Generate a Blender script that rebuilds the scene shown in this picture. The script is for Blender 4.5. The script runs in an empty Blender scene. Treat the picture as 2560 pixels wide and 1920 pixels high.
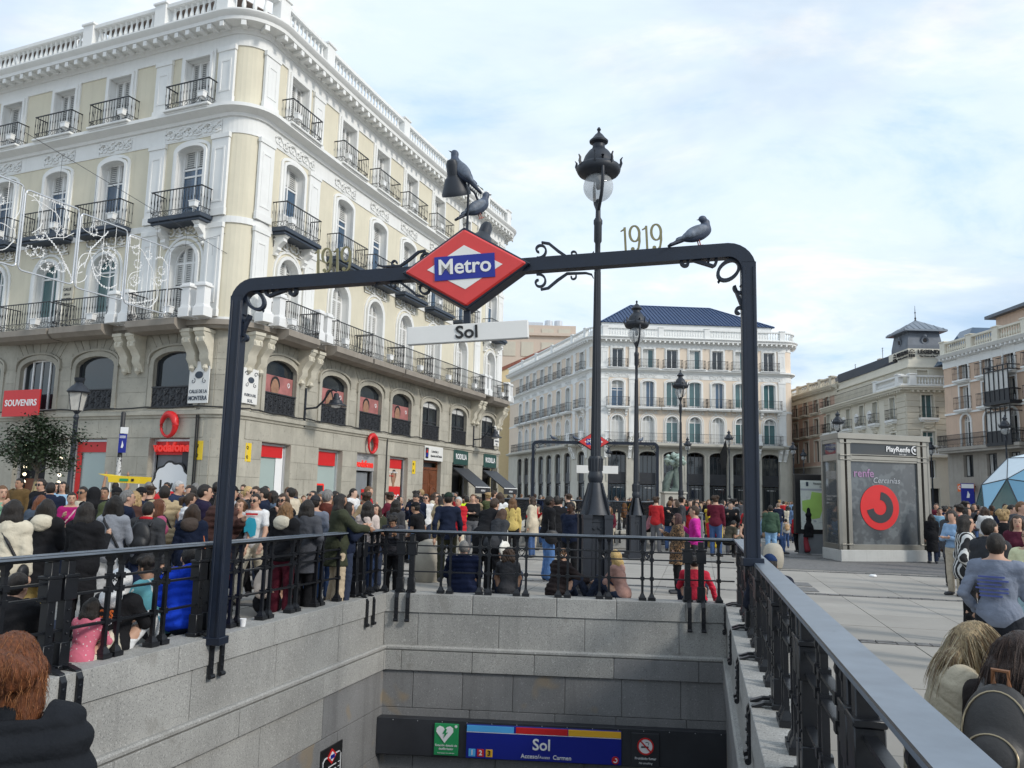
import bpy, bmesh, math, random
import numpy as np
from mathutils import Vector, Matrix
random.seed(7); rng = np.random.default_rng(7)
R = math.radians; PI = math.pi
sc = bpy.context.scene; col = sc.collection
# ---------------------------------------------------------------- camera, sky, sun, exposure
cd = bpy.data.cameras.new('camera'); cam = bpy.data.objects.new('camera', cd); col.objects.link(cam)
cd.sensor_width = 36; cd.lens = 36 * 2040 / 2560; cd.clip_start = .05; cd.clip_end = 3000
PITCH = math.atan(278 / 2040); ROLL = .024
cam.matrix_world = Matrix.Translation((0, 0, 1.70)) @ Matrix.Rotation(PI / 2 + PITCH, 4, 'X') @ Matrix.Rotation(ROLL, 4, 'Z')
sc.camera = cam
W = bpy.data.worlds.new('World'); sc.world = W; W.use_nodes = True
nt = W.node_tree; nt.nodes.clear(); N = nt.nodes.new; LK = nt.links.new
SUN_EL, SUN_AZ = R(33), R(124)          # azimuth clockwise from +Y
sky = N('ShaderNodeTexSky'); sky.sky_type = 'NISHITA'; sky.sun_disc = False
sky.sun_elevation = SUN_EL; sky.sun_rotation = SUN_AZ; sky.dust_density = 1.5; sky.ozone_density = 1.5
b1 = N('ShaderNodeBackground'); b1.inputs[1].default_value = .11; LK(sky.outputs[0], b1.inputs[0])
geo = N('ShaderNodeNewGeometry'); sep = N('ShaderNodeSeparateXYZ'); LK(geo.outputs['Incoming'], sep.inputs[0])
def mth(op, a, b=None, c=None):
    m = N('ShaderNodeMath'); m.operation = op
    for i, q in enumerate((a, b, c)):
        if q is None: continue
        if isinstance(q, (int, float)): m.inputs[i].default_value = q
        else: LK(q, m.inputs[i])
    return m.outputs[0]
tc = N('ShaderNodeTexCoord'); LK(tc.outputs['Generated'], sep.inputs[0])
zz = mth('ADD', mth('MAXIMUM', sep.outputs[2], 0), .22)
cmb = N('ShaderNodeCombineXYZ'); LK(mth('DIVIDE', sep.outputs[0], zz), cmb.inputs[0]); LK(mth('DIVIDE', sep.outputs[1], zz), cmb.inputs[1])
def noise(scale, det, rough, vec=None, dist=0.):
    n = N('ShaderNodeTexNoise'); n.inputs['Scale'].default_value = scale; n.inputs['Detail'].default_value = det
    n.inputs['Roughness'].default_value = rough; n.inputs['Distortion'].default_value = dist
    LK(vec or cmb.outputs[0], n.inputs['Vector']); return n.outputs[0]
def ramp(src, stops, mode='EASE'):
    r = N('ShaderNodeValToRGB'); r.color_ramp.interpolation = mode
    e = r.color_ramp.elements
    while len(e) < len(stops): e.new(.5)
    for i, (p, c) in enumerate(stops): e[i].position = p; e[i].color = (*c, 1)
    LK(src, r.inputs[0]); return r.outputs[0]
mp = N('ShaderNodeMapping'); mp.inputs['Rotation'].default_value = (0, 0, R(35)); mp.inputs['Scale'].default_value = (1, 1.45, 1); mp.inputs['Location'].default_value = (3.1, 1.7, 0)
LK(cmb.outputs[0], mp.inputs[0])
mask = ramp(noise(.75, 6, .58, mp.outputs[0], .6), [(.30, (.55,) * 3), (.62, (1,) * 3)])
tone = ramp(noise(1.7, 7, .6, mp.outputs[0], .4), [(.28, (.52, .71, .95)), (.50, (.74, .86, .98)), (.72, (.97, .99, 1.0))])
b2 = N('ShaderNodeBackground'); b2.inputs[1].default_value = .80; LK(tone, b2.inputs[0])
mix = N('ShaderNodeMixShader'); LK(mask, mix.inputs[0]); LK(b1.outputs[0], mix.inputs[1]); LK(b2.outputs[0], mix.inputs[2])
out = N('ShaderNodeOutputWorld'); LK(mix.outputs[0], out.inputs[0])
sl = bpy.data.lights.new('sun', 'SUN'); so = bpy.data.objects.new('sun', sl); col.objects.link(so)
sl.energy = 1.5; sl.angle = R(10); sl.color = (1, .95, .87)
sd = Vector((math.sin(SUN_AZ) * math.cos(SUN_EL), math.cos(SUN_AZ) * math.cos(SUN_EL), math.sin(SUN_EL)))
so.rotation_euler = sd.to_track_quat('Z', 'Y').to_euler(); so.location = sd * 60
sc.view_settings.view_transform = 'Standard'; sc.view_settings.look = 'None'
sc.view_settings.exposure = .52; sc.view_settings.gamma = 1; sc.view_settings.use_curve_mapping = False
sc.cycles.max_bounces = 6; sc.cycles.transparent_max_bounces = 12; sc.cycles.use_denoising = True
sc.cycles.sample_clamp_indirect = 6

# ---------------------------------------------------------------- materials
MATS = {}
def mat(name, c, rough=.6, metal=0., var=.12, vs=3., bump=0., bs=60., streak=0., objcol=False, rand=0., emit=None, trans=0., speck=None, spec=.5, stripes=None, coat=0., strand=False):
    if name in MATS: return MATS[name]
    m = bpy.data.materials.new(name); MATS[name] = m; m.use_nodes = True
    T = m.node_tree; B = T.nodes['Principled BSDF']; nn = T.nodes.new; lk = T.links.new
    def tex(kind, scale, **k):
        n = nn('ShaderNodeTex' + kind); n.inputs['Scale'].default_value = scale
        for a, b in k.items(): n.inputs[a].default_value = b
        lk(SM.outputs[0] if strand else G.outputs['Position'] if not objcol else TCo.outputs['Object'], n.inputs['Vector']); return n
    G = nn('ShaderNodeNewGeometry'); TCo = nn('ShaderNodeTexCoord')
    if strand:
        SM = nn('ShaderNodeMapping'); SM.inputs['Scale'].default_value = (3.2, 3.2, .16); lk(TCo.outputs['Object'], SM.inputs[0])
    def mixc(f, a, b, mode='MIX'):
        n = nn('ShaderNodeMix'); n.data_type = 'RGBA'; n.blend_type = mode
        for s, q in ((0, f), (6, a), (7, b)):
            if isinstance(q, (int, float)): n.inputs[s].default_value = q
            elif isinstance(q, tuple): n.inputs[s].default_value = (*q, 1) if len(q) == 3 else q
            else: lk(q, n.inputs[s])
        return n.outputs[2]
    if objcol:
        oi = nn('ShaderNodeObjectInfo'); base = oi.outputs['Color']
    else:
        r = nn('ShaderNodeRGB'); r.outputs[0].default_value = (*c, 1); base = r.outputs[0]
    if stripes:
        wv = nn('ShaderNodeTexWave'); wv.bands_direction = stripes[0]; wv.inputs['Scale'].default_value = stripes[1]; wv.inputs['Distortion'].default_value = stripes[3] if len(stripes) > 3 else 0
        lk(TCo.outputs['Object'], wv.inputs['Vector']); rp = nn('ShaderNodeValToRGB'); rp.color_ramp.elements[0].position = .42; rp.color_ramp.elements[1].position = .58
        lk(wv.outputs['Color'], rp.inputs[0]); base = mixc(rp.outputs[0], base, stripes[2])
    if var:
        n = tex('Noise', vs, Detail=5, Roughness=.62); rp = nn('ShaderNodeMapRange'); lk(n.outputs[0], rp.inputs[0])
        rp.inputs[1].default_value = .25; rp.inputs[2].default_value = .75; rp.inputs[3].default_value = 1 - var; rp.inputs[4].default_value = 1 + var * .6
        h = nn('ShaderNodeVectorMath'); h.operation = 'SCALE'; lk(base, h.inputs[0]); lk(rp.outputs[0], h.inputs['Scale']); base = h.outputs[0]
    if rand:
        oi2 = nn('ShaderNodeObjectInfo'); rp = nn('ShaderNodeMapRange'); lk(oi2.outputs['Random'], rp.inputs[0]); rp.inputs[3].default_value = 1 - rand; rp.inputs[4].default_value = 1 + rand
        h = nn('ShaderNodeVectorMath'); h.operation = 'SCALE'; lk(base, h.inputs[0]); lk(rp.outputs[0], h.inputs['Scale']); base = h.outputs[0]
    if streak:
        mpn = nn('ShaderNodeMapping'); mpn.inputs['Scale'].default_value = (2.2, 2.2, .16); lk(G.outputs['Position'], mpn.inputs[0])
        n = nn('ShaderNodeTexNoise'); n.inputs['Scale'].default_value = 1.6; n.inputs['Detail'].default_value = 6; n.inputs['Roughness'].default_value = .7; lk(mpn.outputs[0], n.inputs['Vector'])
        rp = nn('ShaderNodeMapRange'); lk(n.outputs[0], rp.inputs[0]); rp.inputs[1].default_value = .5; rp.inputs[2].default_value = .75; rp.inputs[3].default_value = 0; rp.inputs[4].default_value = streak
        base = mixc(rp.outputs[0], base, tuple(q * .45 for q in c))
    if speck:
        for (s, th, cc, am) in speck:
            v = tex('Noise', s, Detail=2, Roughness=.8); rp = nn('ShaderNodeMapRange'); lk(v.outputs[0], rp.inputs[0]); rp.inputs[1].default_value = th; rp.inputs[2].default_value = th + .07; rp.inputs[4].default_value = am
            base = mixc(rp.outputs[0], base, cc)
    lk(base, B.inputs['Base Color'])
    B.inputs['Roughness'].default_value = rough; B.inputs['Metallic'].default_value = metal; B.inputs['Specular IOR Level'].default_value = spec
    if coat: B.inputs['Coat Weight'].default_value = coat
    if trans: B.inputs['Transmission Weight'].default_value = trans; B.inputs['IOR'].default_value = 1.1
    if emit: B.inputs['Emission Color'].default_value = (*c, 1); B.inputs['Emission Strength'].default_value = emit
    if bump:
        n = tex('Noise', bs, Detail=4, Roughness=.6); bn = nn('ShaderNodeBump'); bn.inputs['Strength'].default_value = bump; bn.inputs['Distance'].default_value = .02
        lk(n.outputs[0], bn.inputs['Height']); lk(bn.outputs[0], B.inputs['Normal'])
    return m
mat('cream', (.69, .64, .505), .85, var=.06, vs=1.2, streak=.16, bump=.15, bs=40)
mat('peach', (.78, .655, .53), .85, var=.06, vs=.8, streak=.15)
mat('peach_stucco', (.64, .47, .355), .85, var=.10, vs=.8, streak=.3)
mat('pink_stucco', (.56, .385, .30), .85, var=.1, vs=.8, streak=.25)
mat('ivory', (.72, .68, .58), .85, var=.06, vs=.8, streak=.12)
mat('ivory_dark', (.60, .555, .46), .85, var=.08, vs=.8, streak=.15)
mat('white_trim', (.80, .80, .78), .7, var=.05, vs=1.5, streak=.14)
mat('white_paint', (.80, .80, .79), .5, var=.04)
mat('granite_wall', (.42, .395, .33), .8, var=.22, vs=1.1, streak=.3, rand=.07, bump=.2, bs=50, speck=[(9., .63, (.16, .15, .13), .55)])
mat('granite_pale', (.52, .495, .43), .8, var=.12, vs=1.1, streak=.2, rand=.05)
mat('granite_warm', (.36, .33, .29), .8, var=.2, vs=1.1, streak=.35)  # warm mid-grey granite of low storeys and long balconies
mat('granite', (.35, .345, .325), .75, var=.24, vs=.9, streak=.35, rand=.09, bump=.15, bs=90, speck=[(75., .56, (.10, .10, .105), .75), (38., .60, (.64, .63, .60), .5), (2.3, .62, (.20, .19, .17), .35)])
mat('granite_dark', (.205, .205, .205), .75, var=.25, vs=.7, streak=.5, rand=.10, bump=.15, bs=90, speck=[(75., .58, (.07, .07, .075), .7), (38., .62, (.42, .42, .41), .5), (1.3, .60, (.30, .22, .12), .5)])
mat('mortar', (.52, .50, .45), .9, var=.15)
mat('stone_brown', (.30, .265, .225), .85, var=.2, vs=1.5, streak=.3)
mat('stone_carved', (.60, .56, .46), .8, var=.15, vs=4)
mat('paving', (.335, .312, .278), .8, var=.16, vs=.9, rand=.10, bump=.1, bs=60, speck=[(60., .60, (.26, .25, .23), .4), (1.1, .60, (.30, .28, .25), .35), (11., .70, (.20, .19, .18), .5)])
mat('paving_joint', (.26, .245, .22), .9, var=.2)
mat('setts', (.17, .165, .16), .8, var=.25, vs=9, speck=[(7., .52, (.09, .09, .09), .6)], bump=.5, bs=9)
mat('iron', (.012, .014, .019), .42, var=.3, vs=9, bump=.05)
mat('iron_gantry', (.005, .011, .026), .42, var=.25, vs=6, bump=.06, bs=30, speck=[(16., .74, (.20, .22, .24), .35)])
mat('iron_lamp', (.018, .023, .033), .5, var=.25, vs=6, bump=.06, bs=30)
mat('iron_rail', (.008, .009, .012), .36, var=.3, vs=6, bump=.05, bs=30, speck=[(24., .74, (.16, .17, .18), .35)])
mat('rail_sky_sheen', (.16, .19, .23), .34, var=.25, vs=5, speck=[(9., .70, (.02, .02, .02), .5)])  # sky reflection on the handrail top, put into a paler blue-grey colour
mat('slab_navy', (.045, .06, .085), .6)
mat('glass_dark', (.018, .024, .030), .06, var=.3, vs=.8, spec=.9)
mat('glass_blue', (.05, .10, .17), .06, var=.3, vs=.7, spec=.9)
mat('glass_teal', (.07, .15, .16), .10, var=.3, vs=.6, spec=.8)
mat('glass_pale', (.38, .46, .44), .2, var=.08, vs=.5, spec=.7)
mat('louver', (.60, .60, .58), .7, var=.1); mat('louver_dark', (.22, .23, .24), .7)
mat('dark_void', (.014, .014, .016), .7); mat('metal_dark', (.035, .037, .042), .5, var=.2)
mat('room_grey', (.20, .215, .23), .7)
mat('roof_blue', (.022, .055, .14), .5, metal=.15, var=.15, vs=.6)
mat('slate', (.15, .17, .20), .6, var=.25, vs=1.5); mat('zinc', (.22, .25, .29), .45, metal=.3, var=.15)
mat('tile_red', (.25, .09, .06), .8, var=.3, vs=2); mat('shade_brown', (.19, .145, .12), .8, var=.15)
mat('red', (.62, .018, .02), .4, var=.06); mat('red_sign', (.64, .035, .03), .35, var=.10, vs=4, coat=.3, speck=[(9., .70, (.40, .02, .03), .5)])
mat('red_glow', (.75, .03, .02), .4, emit=.25)
mat('blue_sign', (.008, .018, .26), .35, var=.06); mat('white_sign', (.76, .75, .72), .4, var=.05, speck=[(14., .72, (.25, .2, .15), .4)])
mat('white', (.82, .82, .82), .5, var=.02); mat('black', (.012, .012, .013), .5, var=.1); mat('charcoal', (.028, .030, .036), .5, var=.3, vs=2)
mat('green_sign', (.02, .30, .10), .4, var=.04); mat('sky_blue', (.09, .42, .82), .4, var=.02); mat('amber', (.85, .46, .03), .4, var=.02)
mat('green_dark', (.018, .065, .055), .5, var=.1); mat('wood_door', (.17, .055, .022), .45, var=.35, vs=5)
mat('gold', (.27, .235, .13), .35, metal=.85, var=.2, vs=9); mat('silver', (.62, .63, .65), .35, metal=.6, var=.1)
mat('bronze_champ', (.34, .325, .29), .35, metal=.7, var=.12, vs=2); mat('concrete', (.50, .50, .48), .85, var=.15, vs=1.5, streak=.3, speck=[(14., .66, (.28, .27, .26), .5)])
mat('bollard_stone', (.40, .365, .30), .75, var=.22, vs=3, speck=[(60., .6, (.2, .19, .17), .5), (5., .66, (.16, .13, .10), .6)], bump=.2, bs=40)
mat('yellow', (.80, .56, .02), .5, var=.05); mat('orange', (.80, .16, .02), .5, var=.05); mat('purple_grey', (.36, .20, .36), .5); mat('grey_text', (.42, .44, .47), .5)
mat('poster_pink', (.42, .16, .15), .5, var=.5, vs=1.1); mat('poster_cream', (.62, .50, .40), .5, var=.1); mat('skin_print', (.35, .19, .12), .6, var=.3, vs=6)
mat('magenta_text', (.75, .22, .50), .4); mat('lime', (.42, .66, .16), .5); mat('map_paper', (.70, .74, .68), .5, var=.12, vs=14)
mat('verdigris', (.12, .16, .14), .6, var=.5, vs=5); mat('beige_block', (.62, .51, .42), .85, var=.06); mat('yellow_wall', (.70, .56, .33), .85, var=.06)
mat('leaf', (.035, .06, .025), .55, var=.5, vs=5, rand=.2); mat('bark', (.16, .13, .10), .85, var=.3, vs=12); mat('stake', (.42, .33, .18), .8)
mat('dome_blue', (.20, .42, .58), .25, var=.06, rand=.25, vs=.4); mat('dome_white', (.66, .76, .82), .25, var=.06, rand=.12); mat('frame_dark', (.05, .06, .07), .5)
def glassy(name, alpha, c=(.9, .95, 1), rough=.02):
    m = bpy.data.materials.new(name); MATS[name] = m; m.use_nodes = True; T = m.node_tree
    B = T.nodes['Principled BSDF']; B.inputs['Base Color'].default_value = (*c, 1); B.inputs['Roughness'].default_value = rough; B.inputs['Alpha'].default_value = alpha; B.inputs['Specular IOR Level'].default_value = .8
    n = T.nodes.new('ShaderNodeTexNoise'); n.inputs['Scale'].default_value = 3; r = T.nodes.new('ShaderNodeMapRange'); r.inputs[3].default_value = alpha * .7; r.inputs[4].default_value = min(1, alpha * 1.4)
    T.links.new(n.outputs[0], r.inputs[0]); T.links.new(r.outputs[0], B.inputs['Alpha']); return m
glassy('globe', .42, (.55, .57, .58)); glassy('kiosk_glass', .62, (.11, .12, .125), .03); glassy('lantern_glass', .75, (.62, .60, .55), .3); glassy('shop_glass', .22, (.5, .55, .55), .03)
mat('cloth', (1, 1, 1), .9, objcol=True, var=.20, vs=9, bump=.9, bs=11, spec=.2)
mat('leather', (1, 1, 1), .5, objcol=True, var=.15, vs=9, bump=.15, bs=40)
mat('skin', (1, 1, 1), .55, objcol=True, var=.06, vs=14, spec=.35)
mat('hair', (1, 1, 1), .5, objcol=True, var=.62, vs=26, bump=.6, bs=60, spec=.4, strand=True)
mat('kiosk_pane', (.075, .085, .095), .12, var=.35, vs=.9, streak=.0, spec=.9, speck=[(2.2, .50, (.16, .18, .19), .5), (14., .66, (.26, .27, .27), .35)])

# ---------------------------------------------------------------- mesh builder
class MB:
    def __init__(s): s.v = []; s.f = []; s.m = []
    def add(s, vs, fs, mi=0, M=None):
        k = len(s.v); s.v += [tuple(M @ Vector(p)) if M is not None else tuple(p) for p in vs]
        s.f += [tuple(k + i for i in f) for f in fs]; s.m += [mi] * len(fs)
    def box(s, c, d, mi=0, rz=0, M=None):
        x, y, z = d[0] / 2, d[1] / 2, d[2] / 2; cr, sr = math.cos(rz), math.sin(rz)
        vs = [(c[0] + a * x * cr - b * y * sr, c[1] + a * x * sr + b * y * cr, c[2] + e * z) for e in (-1, 1) for (a, b) in ((-1, -1), (1, -1), (1, 1), (-1, 1))]
        s.add(vs, [(3, 2, 1, 0), (4, 5, 6, 7), (0, 1, 5, 4), (1, 2, 6, 5), (2, 3, 7, 6), (3, 0, 4, 7)], mi, M)
    def prism(s, poly, y0, y1, mi=0, M=None):          # polygon in x-z, extruded along y
        n = len(poly); a = sum(poly[i][0] * poly[(i + 1) % n][1] - poly[(i + 1) % n][0] * poly[i][1] for i in range(n))
        if a < 0: poly = poly[::-1]
        vs = [(p[0], y0, p[1]) for p in poly] + [(p[0], y1, p[1]) for p in poly]
        s.add(vs, [tuple(range(n)), tuple(range(2 * n - 1, n - 1, -1))] + [(i, i + n, (i + 1) % n + n, (i + 1) % n) for i in range(n)], mi, M)
    def quad(s, a, b, c, d, mi=0): s.add([a, b, c, d], [(0, 1, 2, 3)], mi)
    def tube(s, pts, r, n=6, mi=0, closed=False, flat=None, M=None):
        pts = [Vector(p) for p in pts]; m = len(pts); vs = []
        up = Vector((0, 0, 1)) if flat is None else Vector(flat)
        for i, p in enumerate(pts):
            t = (pts[(i + 1) % m] - pts[i - 1]) if closed else (pts[min(i + 1, m - 1)] - pts[max(i - 1, 0)])
            if t.length < 1e-9: t = Vector((0, 0, 1))
            t.normalize(); u = t.cross(up)
            if u.length < .05: u = t.cross(Vector((0, 1, 0)) if abs(t.y) < .9 else Vector((1, 0, 0)))
            u.normalize(); w = u.cross(t); rr = r[i] if isinstance(r, (list, tuple)) else r
            vs += [p + (u * math.cos(2 * PI * (j + .5) / n) + w * math.sin(2 * PI * (j + .5) / n)) * rr for j in range(n)]
        fs = []
        for i in range(m if closed else m - 1):
            a, b = i * n, ((i + 1) % m) * n
            fs += [(a + j, a + (j + 1) % n, b + (j + 1) % n, b + j) for j in range(n)]
        if not closed: fs += [tuple(range(n - 1, -1, -1)), tuple(range((m - 1) * n, m * n))]
        s.add(vs, fs, mi, M)
    def lathe(s, prof, n=12, mi=0, c=(0, 0, 0), M=None, a0=0.):
        vs = [(c[0] + r * math.cos(2 * PI * j / n + a0), c[1] + r * math.sin(2 * PI * j / n + a0), c[2] + z) for (r, z) in prof for j in range(n)]
        fs = [(i * n + j, i * n + (j + 1) % n, (i + 1) * n + (j + 1) % n, (i + 1) * n + j) for i in range(len(prof) - 1) for j in range(n)]
        fs += [tuple(range(n - 1, -1, -1)), tuple(range((len(prof) - 1) * n, len(prof) * n))]
        s.add(vs, fs, mi, M)
    def ribbon(s, pts, ws, y0, y1, mi=0, M=None):      # flat stroke in x-z with varying width
        L = []; Rr = []; m = len(pts)
        for i in range(m):
            ax, az = pts[max(i - 1, 0)]; bx, bz = pts[min(i + 1, m - 1)]; l = math.hypot(bx - ax, bz - az) or 1
            nx, nz = -(bz - az) / l, (bx - ax) / l; w = (ws[i] if isinstance(ws, (list, tuple)) else ws) / 2
            L.append((pts[i][0] + nx * w, pts[i][1] + nz * w)); Rr.append((pts[i][0] - nx * w, pts[i][1] - nz * w))
        vs = [(x, y, z) for y in (y0, y1) for (x, z) in L + Rr]; q = 2 * m; fs = []
        for i in range(m - 1):
            fs += [(i, i + 1, m + i + 1, m + i), (q + m + i, q + m + i + 1, q + i + 1, q + i), (i + 1, i, q + i, q + i + 1), (m + i, m + i + 1, q + m + i + 1, q + m + i)]
        fs += [(0, m, q + m, q), (m - 1, q + m - 1, q + 2 * m - 1, 2 * m - 1)]
        s.add(vs, fs, mi, M)
    def mesh(s, name, mats, smooth=None, bevel=0., merge=False):
        me = bpy.data.meshes.new(name); me.from_pydata(s.v, [], s.f)
        for m in ([mats] if isinstance(mats, str) else mats): me.materials.append(MATS[m])
        if any(s.m): me.polygons.foreach_set('material_index', s.m)
        if bevel or merge:
            b = bmesh.new(); b.from_mesh(me)
            if merge: bmesh.ops.remove_doubles(b, verts=b.verts, dist=1e-5)
            if bevel: bmesh.ops.bevel(b, geom=b.edges[:], offset=bevel, segments=1, affect='EDGES', clamp_overlap=True)
            b.to_mesh(me); b.free()
        if smooth:
            me.polygons.foreach_set('use_smooth', [True] * len(me.polygons)); me.set_sharp_from_angle(angle=R(smooth))
        me.update(); return me
def obj(name, me, parent=None, loc=(0, 0, 0), rz=0., scale=None, color=None, **pr):
    o = bpy.data.objects.new(name, me); col.objects.link(o)
    if parent is not None: o.parent = parent
    o.location = loc; o.rotation_euler = (0, 0, rz) if not isinstance(rz, tuple) else rz
    if scale is not None: o.scale = scale
    if color is not None: o.color = (*color, 1)
    for k, v in pr.items(): o[k] = v
    return o
def thing(name, label, cat, loc=(0, 0, 0), rz=0., group=None, me=None):
    o = obj(name, me, None, loc, rz, label=label, category=cat)
    if group: o['group'] = group
    return o
def copy_tree(o, parent=None):
    c = o.copy(); col.objects.link(c); c.parent = parent
    for ch in o.children: copy_tree(ch, c)
    return c
TXT = {}
def text_mesh(t, size, mats, bold=0., ext=.01, al='CENTER', xs=1., shear=0.):
    k = (t, size, mats, bold, ext, al, xs, shear)
    if k in TXT: return TXT[k]
    cu = bpy.data.curves.new('lettering', 'FONT'); cu.body = t; cu.size = size; cu.offset = bold * size; cu.extrude = ext; cu.align_x = al; cu.align_y = 'CENTER'; cu.resolution_u = 3; cu.shear = shear
    ob = bpy.data.objects.new('lettering', cu); me = bpy.data.meshes.new_from_object(ob)
    me.transform(Matrix.Scale(xs, 4, (1, 0, 0))); me.transform(Matrix.Rotation(PI / 2, 4, 'X'))
    me.materials.clear(); me.materials.append(MATS[mats]); bpy.data.objects.remove(ob); TXT[k] = me; return me
def spiral(c, r0, r1, a0, a1, n=14): return [(c[0] + (r0 + (r1 - r0) * i / n) * math.cos(a0 + (a1 - a0) * i / n), c[1] + (r0 + (r1 - r0) * i / n) * math.sin(a0 + (a1 - a0) * i / n)) for i in range(n + 1)]
def circ(c, rx, rz, n=24, a0=0, a1=2 * PI): return [(c[0] + rx * math.cos(a0 + (a1 - a0) * i / n), c[1] + rz * math.sin(a0 + (a1 - a0) * i / n)) for i in range(n + (0 if abs(a1 - a0 - 2 * PI) < 1e-6 else 1))]
UNIT = None
def unit_block(mname, bev=.02):
    k = 'unit_' + mname
    if k in TXT: return TXT[k]
    b = MB(); b.box((0, 0, 0), (1, 1, 1)); TXT[k] = b.mesh('block', mname, bevel=bev); return TXT[k]

# ---------------------------------------------------------------- facades: (s along the wall, o outwards, z up)
def fillet(A, B, C, rad, n=10):
    A, B, C = Vector(A), Vector(B), Vector(C); u = (A - B).normalized(); v = (C - B).normalized(); ang = u.angle(v)
    d = rad / math.tan(ang / 2); c = B + (u + v).normalized() * rad / math.sin(ang / 2); p = B + u * d; q = B + v * d
    a0 = math.atan2(p.y - c.y, p.x - c.x); a1 = math.atan2(q.y - c.y, q.x - c.x); da = (a1 - a0 + PI) % (2 * PI) - PI
    return [(c.x + rad * math.cos(a0 + da * i / n), c.y + rad * math.sin(a0 + da * i / n)) for i in range(n + 1)]
class Fac:
    def __init__(s, pts, root):
        s.p = [Vector(q) for q in pts]; s.root = root; s.L = root.location.copy(); s.c = [0.]
        for a, b in zip(s.p, s.p[1:]): s.c.append(s.c[-1] + (b - a).length)
    def seg(s, u):
        i = 0
        while i < len(s.p) - 2 and u > s.c[i + 1] + 1e-7: i += 1
        return i
    def tan(s, u): i = s.seg(u); return (s.p[i + 1] - s.p[i]).normalized()
    def nrm(s, u):
        for i in range(1, len(s.p) - 1):
            if abs(u - s.c[i]) < 1e-5:
                t1 = (s.p[i] - s.p[i - 1]).normalized(); t2 = (s.p[i + 1] - s.p[i]).normalized()
                n1 = Vector((t1.y, -t1.x)); n2 = Vector((t2.y, -t2.x)); return (n1 + n2) / (1 + n1.dot(n2))
        t = s.tan(u); return Vector((t.y, -t.x))
    def P(s, u, o, z):
        i = s.seg(u); q = s.p[i] + (s.p[i + 1] - s.p[i]) * ((u - s.c[i]) / (s.c[i + 1] - s.c[i])) + s.nrm(u) * o
        return Vector((q.x - s.L.x, q.y - s.L.y, z - s.L.z))
    def st(s, a, b): return [a] + [c for c in s.c if a + 1e-4 < c < b - 1e-4] + [b]
    def sweep(s, mb, prof, a, b, mi=0):
        S = s.st(a, b); n = len(prof); vs = [s.P(u, o, z) for u in S for (o, z) in prof]; fs = []
        for i in range(len(S) - 1): fs += [(i * n + j, (i + 1) * n + j, (i + 1) * n + (j + 1) % n, i * n + (j + 1) % n) for j in range(n)]
        fs += [tuple(range(n)), tuple(range(len(S) * n - 1, (len(S) - 1) * n - 1, -1))]
        mb.add(vs, fs, mi)
    def slab(s, mb, a, b, o0, o1, z0, z1, mi=0): s.sweep(mb, [(o0, z0), (o0, z1), (o1, z1), (o1, z0)], a, b, mi)
    def arch(s, sc_, w, zt, rise, n=10):
        return [(sc_ - w / 2 * math.cos(PI * i / n), zt - rise + rise * math.sin(PI * i / n)) for i in range(n + 1)] if rise > .01 else [(sc_ - w / 2, zt), (sc_ + w / 2, zt)]
    def panel(s, mb, a, b, z0, z1, hole=None, dep=.4, mi=0, o=0., mir=None):
        def q(u0, u1, y0, y1):
            if y1 - y0 < 1e-4 or u1 - u0 < 1e-4: return
            S = s.st(u0, u1); vs = [s.P(u, o, z) for u in S for z in (y0, y1)]
            mb.add(vs, [(2 * i, 2 * i + 2, 2 * i + 3, 2 * i + 1) for i in range(len(S) - 1)], mi)
        if hole is None: q(a, b, z0, z1); return
        c, w, zb, zt, rise = hole; A = s.arch(c, w, zt, rise)
        q(a, c - w / 2, z0, z1); q(c + w / 2, b, z0, z1); q(c - w / 2, c + w / 2, z0, zb)
        for p, r in zip(A, A[1:]): mb.add([s.P(p[0], o, p[1]), s.P(r[0], o, r[1]), s.P(r[0], o, z1), s.P(p[0], o, z1)], [(0, 1, 2, 3)], mi)
        L = [(c - w / 2, zb)] + A + [(c + w / 2, zb)]; L = [p for i, p in enumerate(L) if i == 0 or abs(p[0] - L[i - 1][0]) + abs(p[1] - L[i - 1][1]) > 1e-6]
        vs = [s.P(u, oo, z) for (u, z) in L for oo in (o, o - dep)]; n = len(L)
        mb.add(vs, [(2 * i, 2 * ((i + 1) % n), 2 * ((i + 1) % n) + 1, 2 * i + 1) for i in range(n)], mi if mir is None else mir)
    def band(s, mb, hole, wd, o0, o1, mi=0, sill=True):   # moulding round an opening
        c, w, zb, zt, rise = hole; A = s.arch(c, w, zt, rise); B = s.arch(c, w + 2 * wd, zt + wd, rise + (wd if rise > .01 else 0))
        A = [(c - w / 2, zb)] + A + [(c + w / 2, zb)]; B = [(c - w / 2 - wd, zb)] + B + [(c + w / 2 + wd, zb)]; n = len(A)
        vs = [s.P(u, o, z) for (pa, pb) in zip(A, B) for (u, z, o) in ((*pa, o0), (*pa, o1), (*pb, o1), (*pb, o0))]
        fs = []
        for i in range(n - 1):
            k = 4 * i; fs += [(k + 1, k + 5, k + 6, k + 2), (k, k + 4, k + 5, k + 1), (k + 2, k + 6, k + 7, k + 3)]
        fs += [(0, 1, 2, 3), (4 * n - 1, 4 * n - 2, 4 * n - 3, 4 * n - 4)]; mb.add(vs, fs, mi)
    def rz(s, u): t = s.tan(u); return math.atan2(t.y, t.x)
    def put(s, name, me, u, z, o=0., parent=None, scale=None, **pr):
        r = obj(name, me, parent or s.root, s.P(u, o, z), s.rz(u), scale, **pr); return r
    def world(s, u, o, z): return s.P(u, o, z) + s.L
    def sign(s, name, me, u, z, o, label, cat='sign', group=None):
        return thing(name, label, cat, s.world(u, o, z), s.rz(u), group, me)

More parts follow.
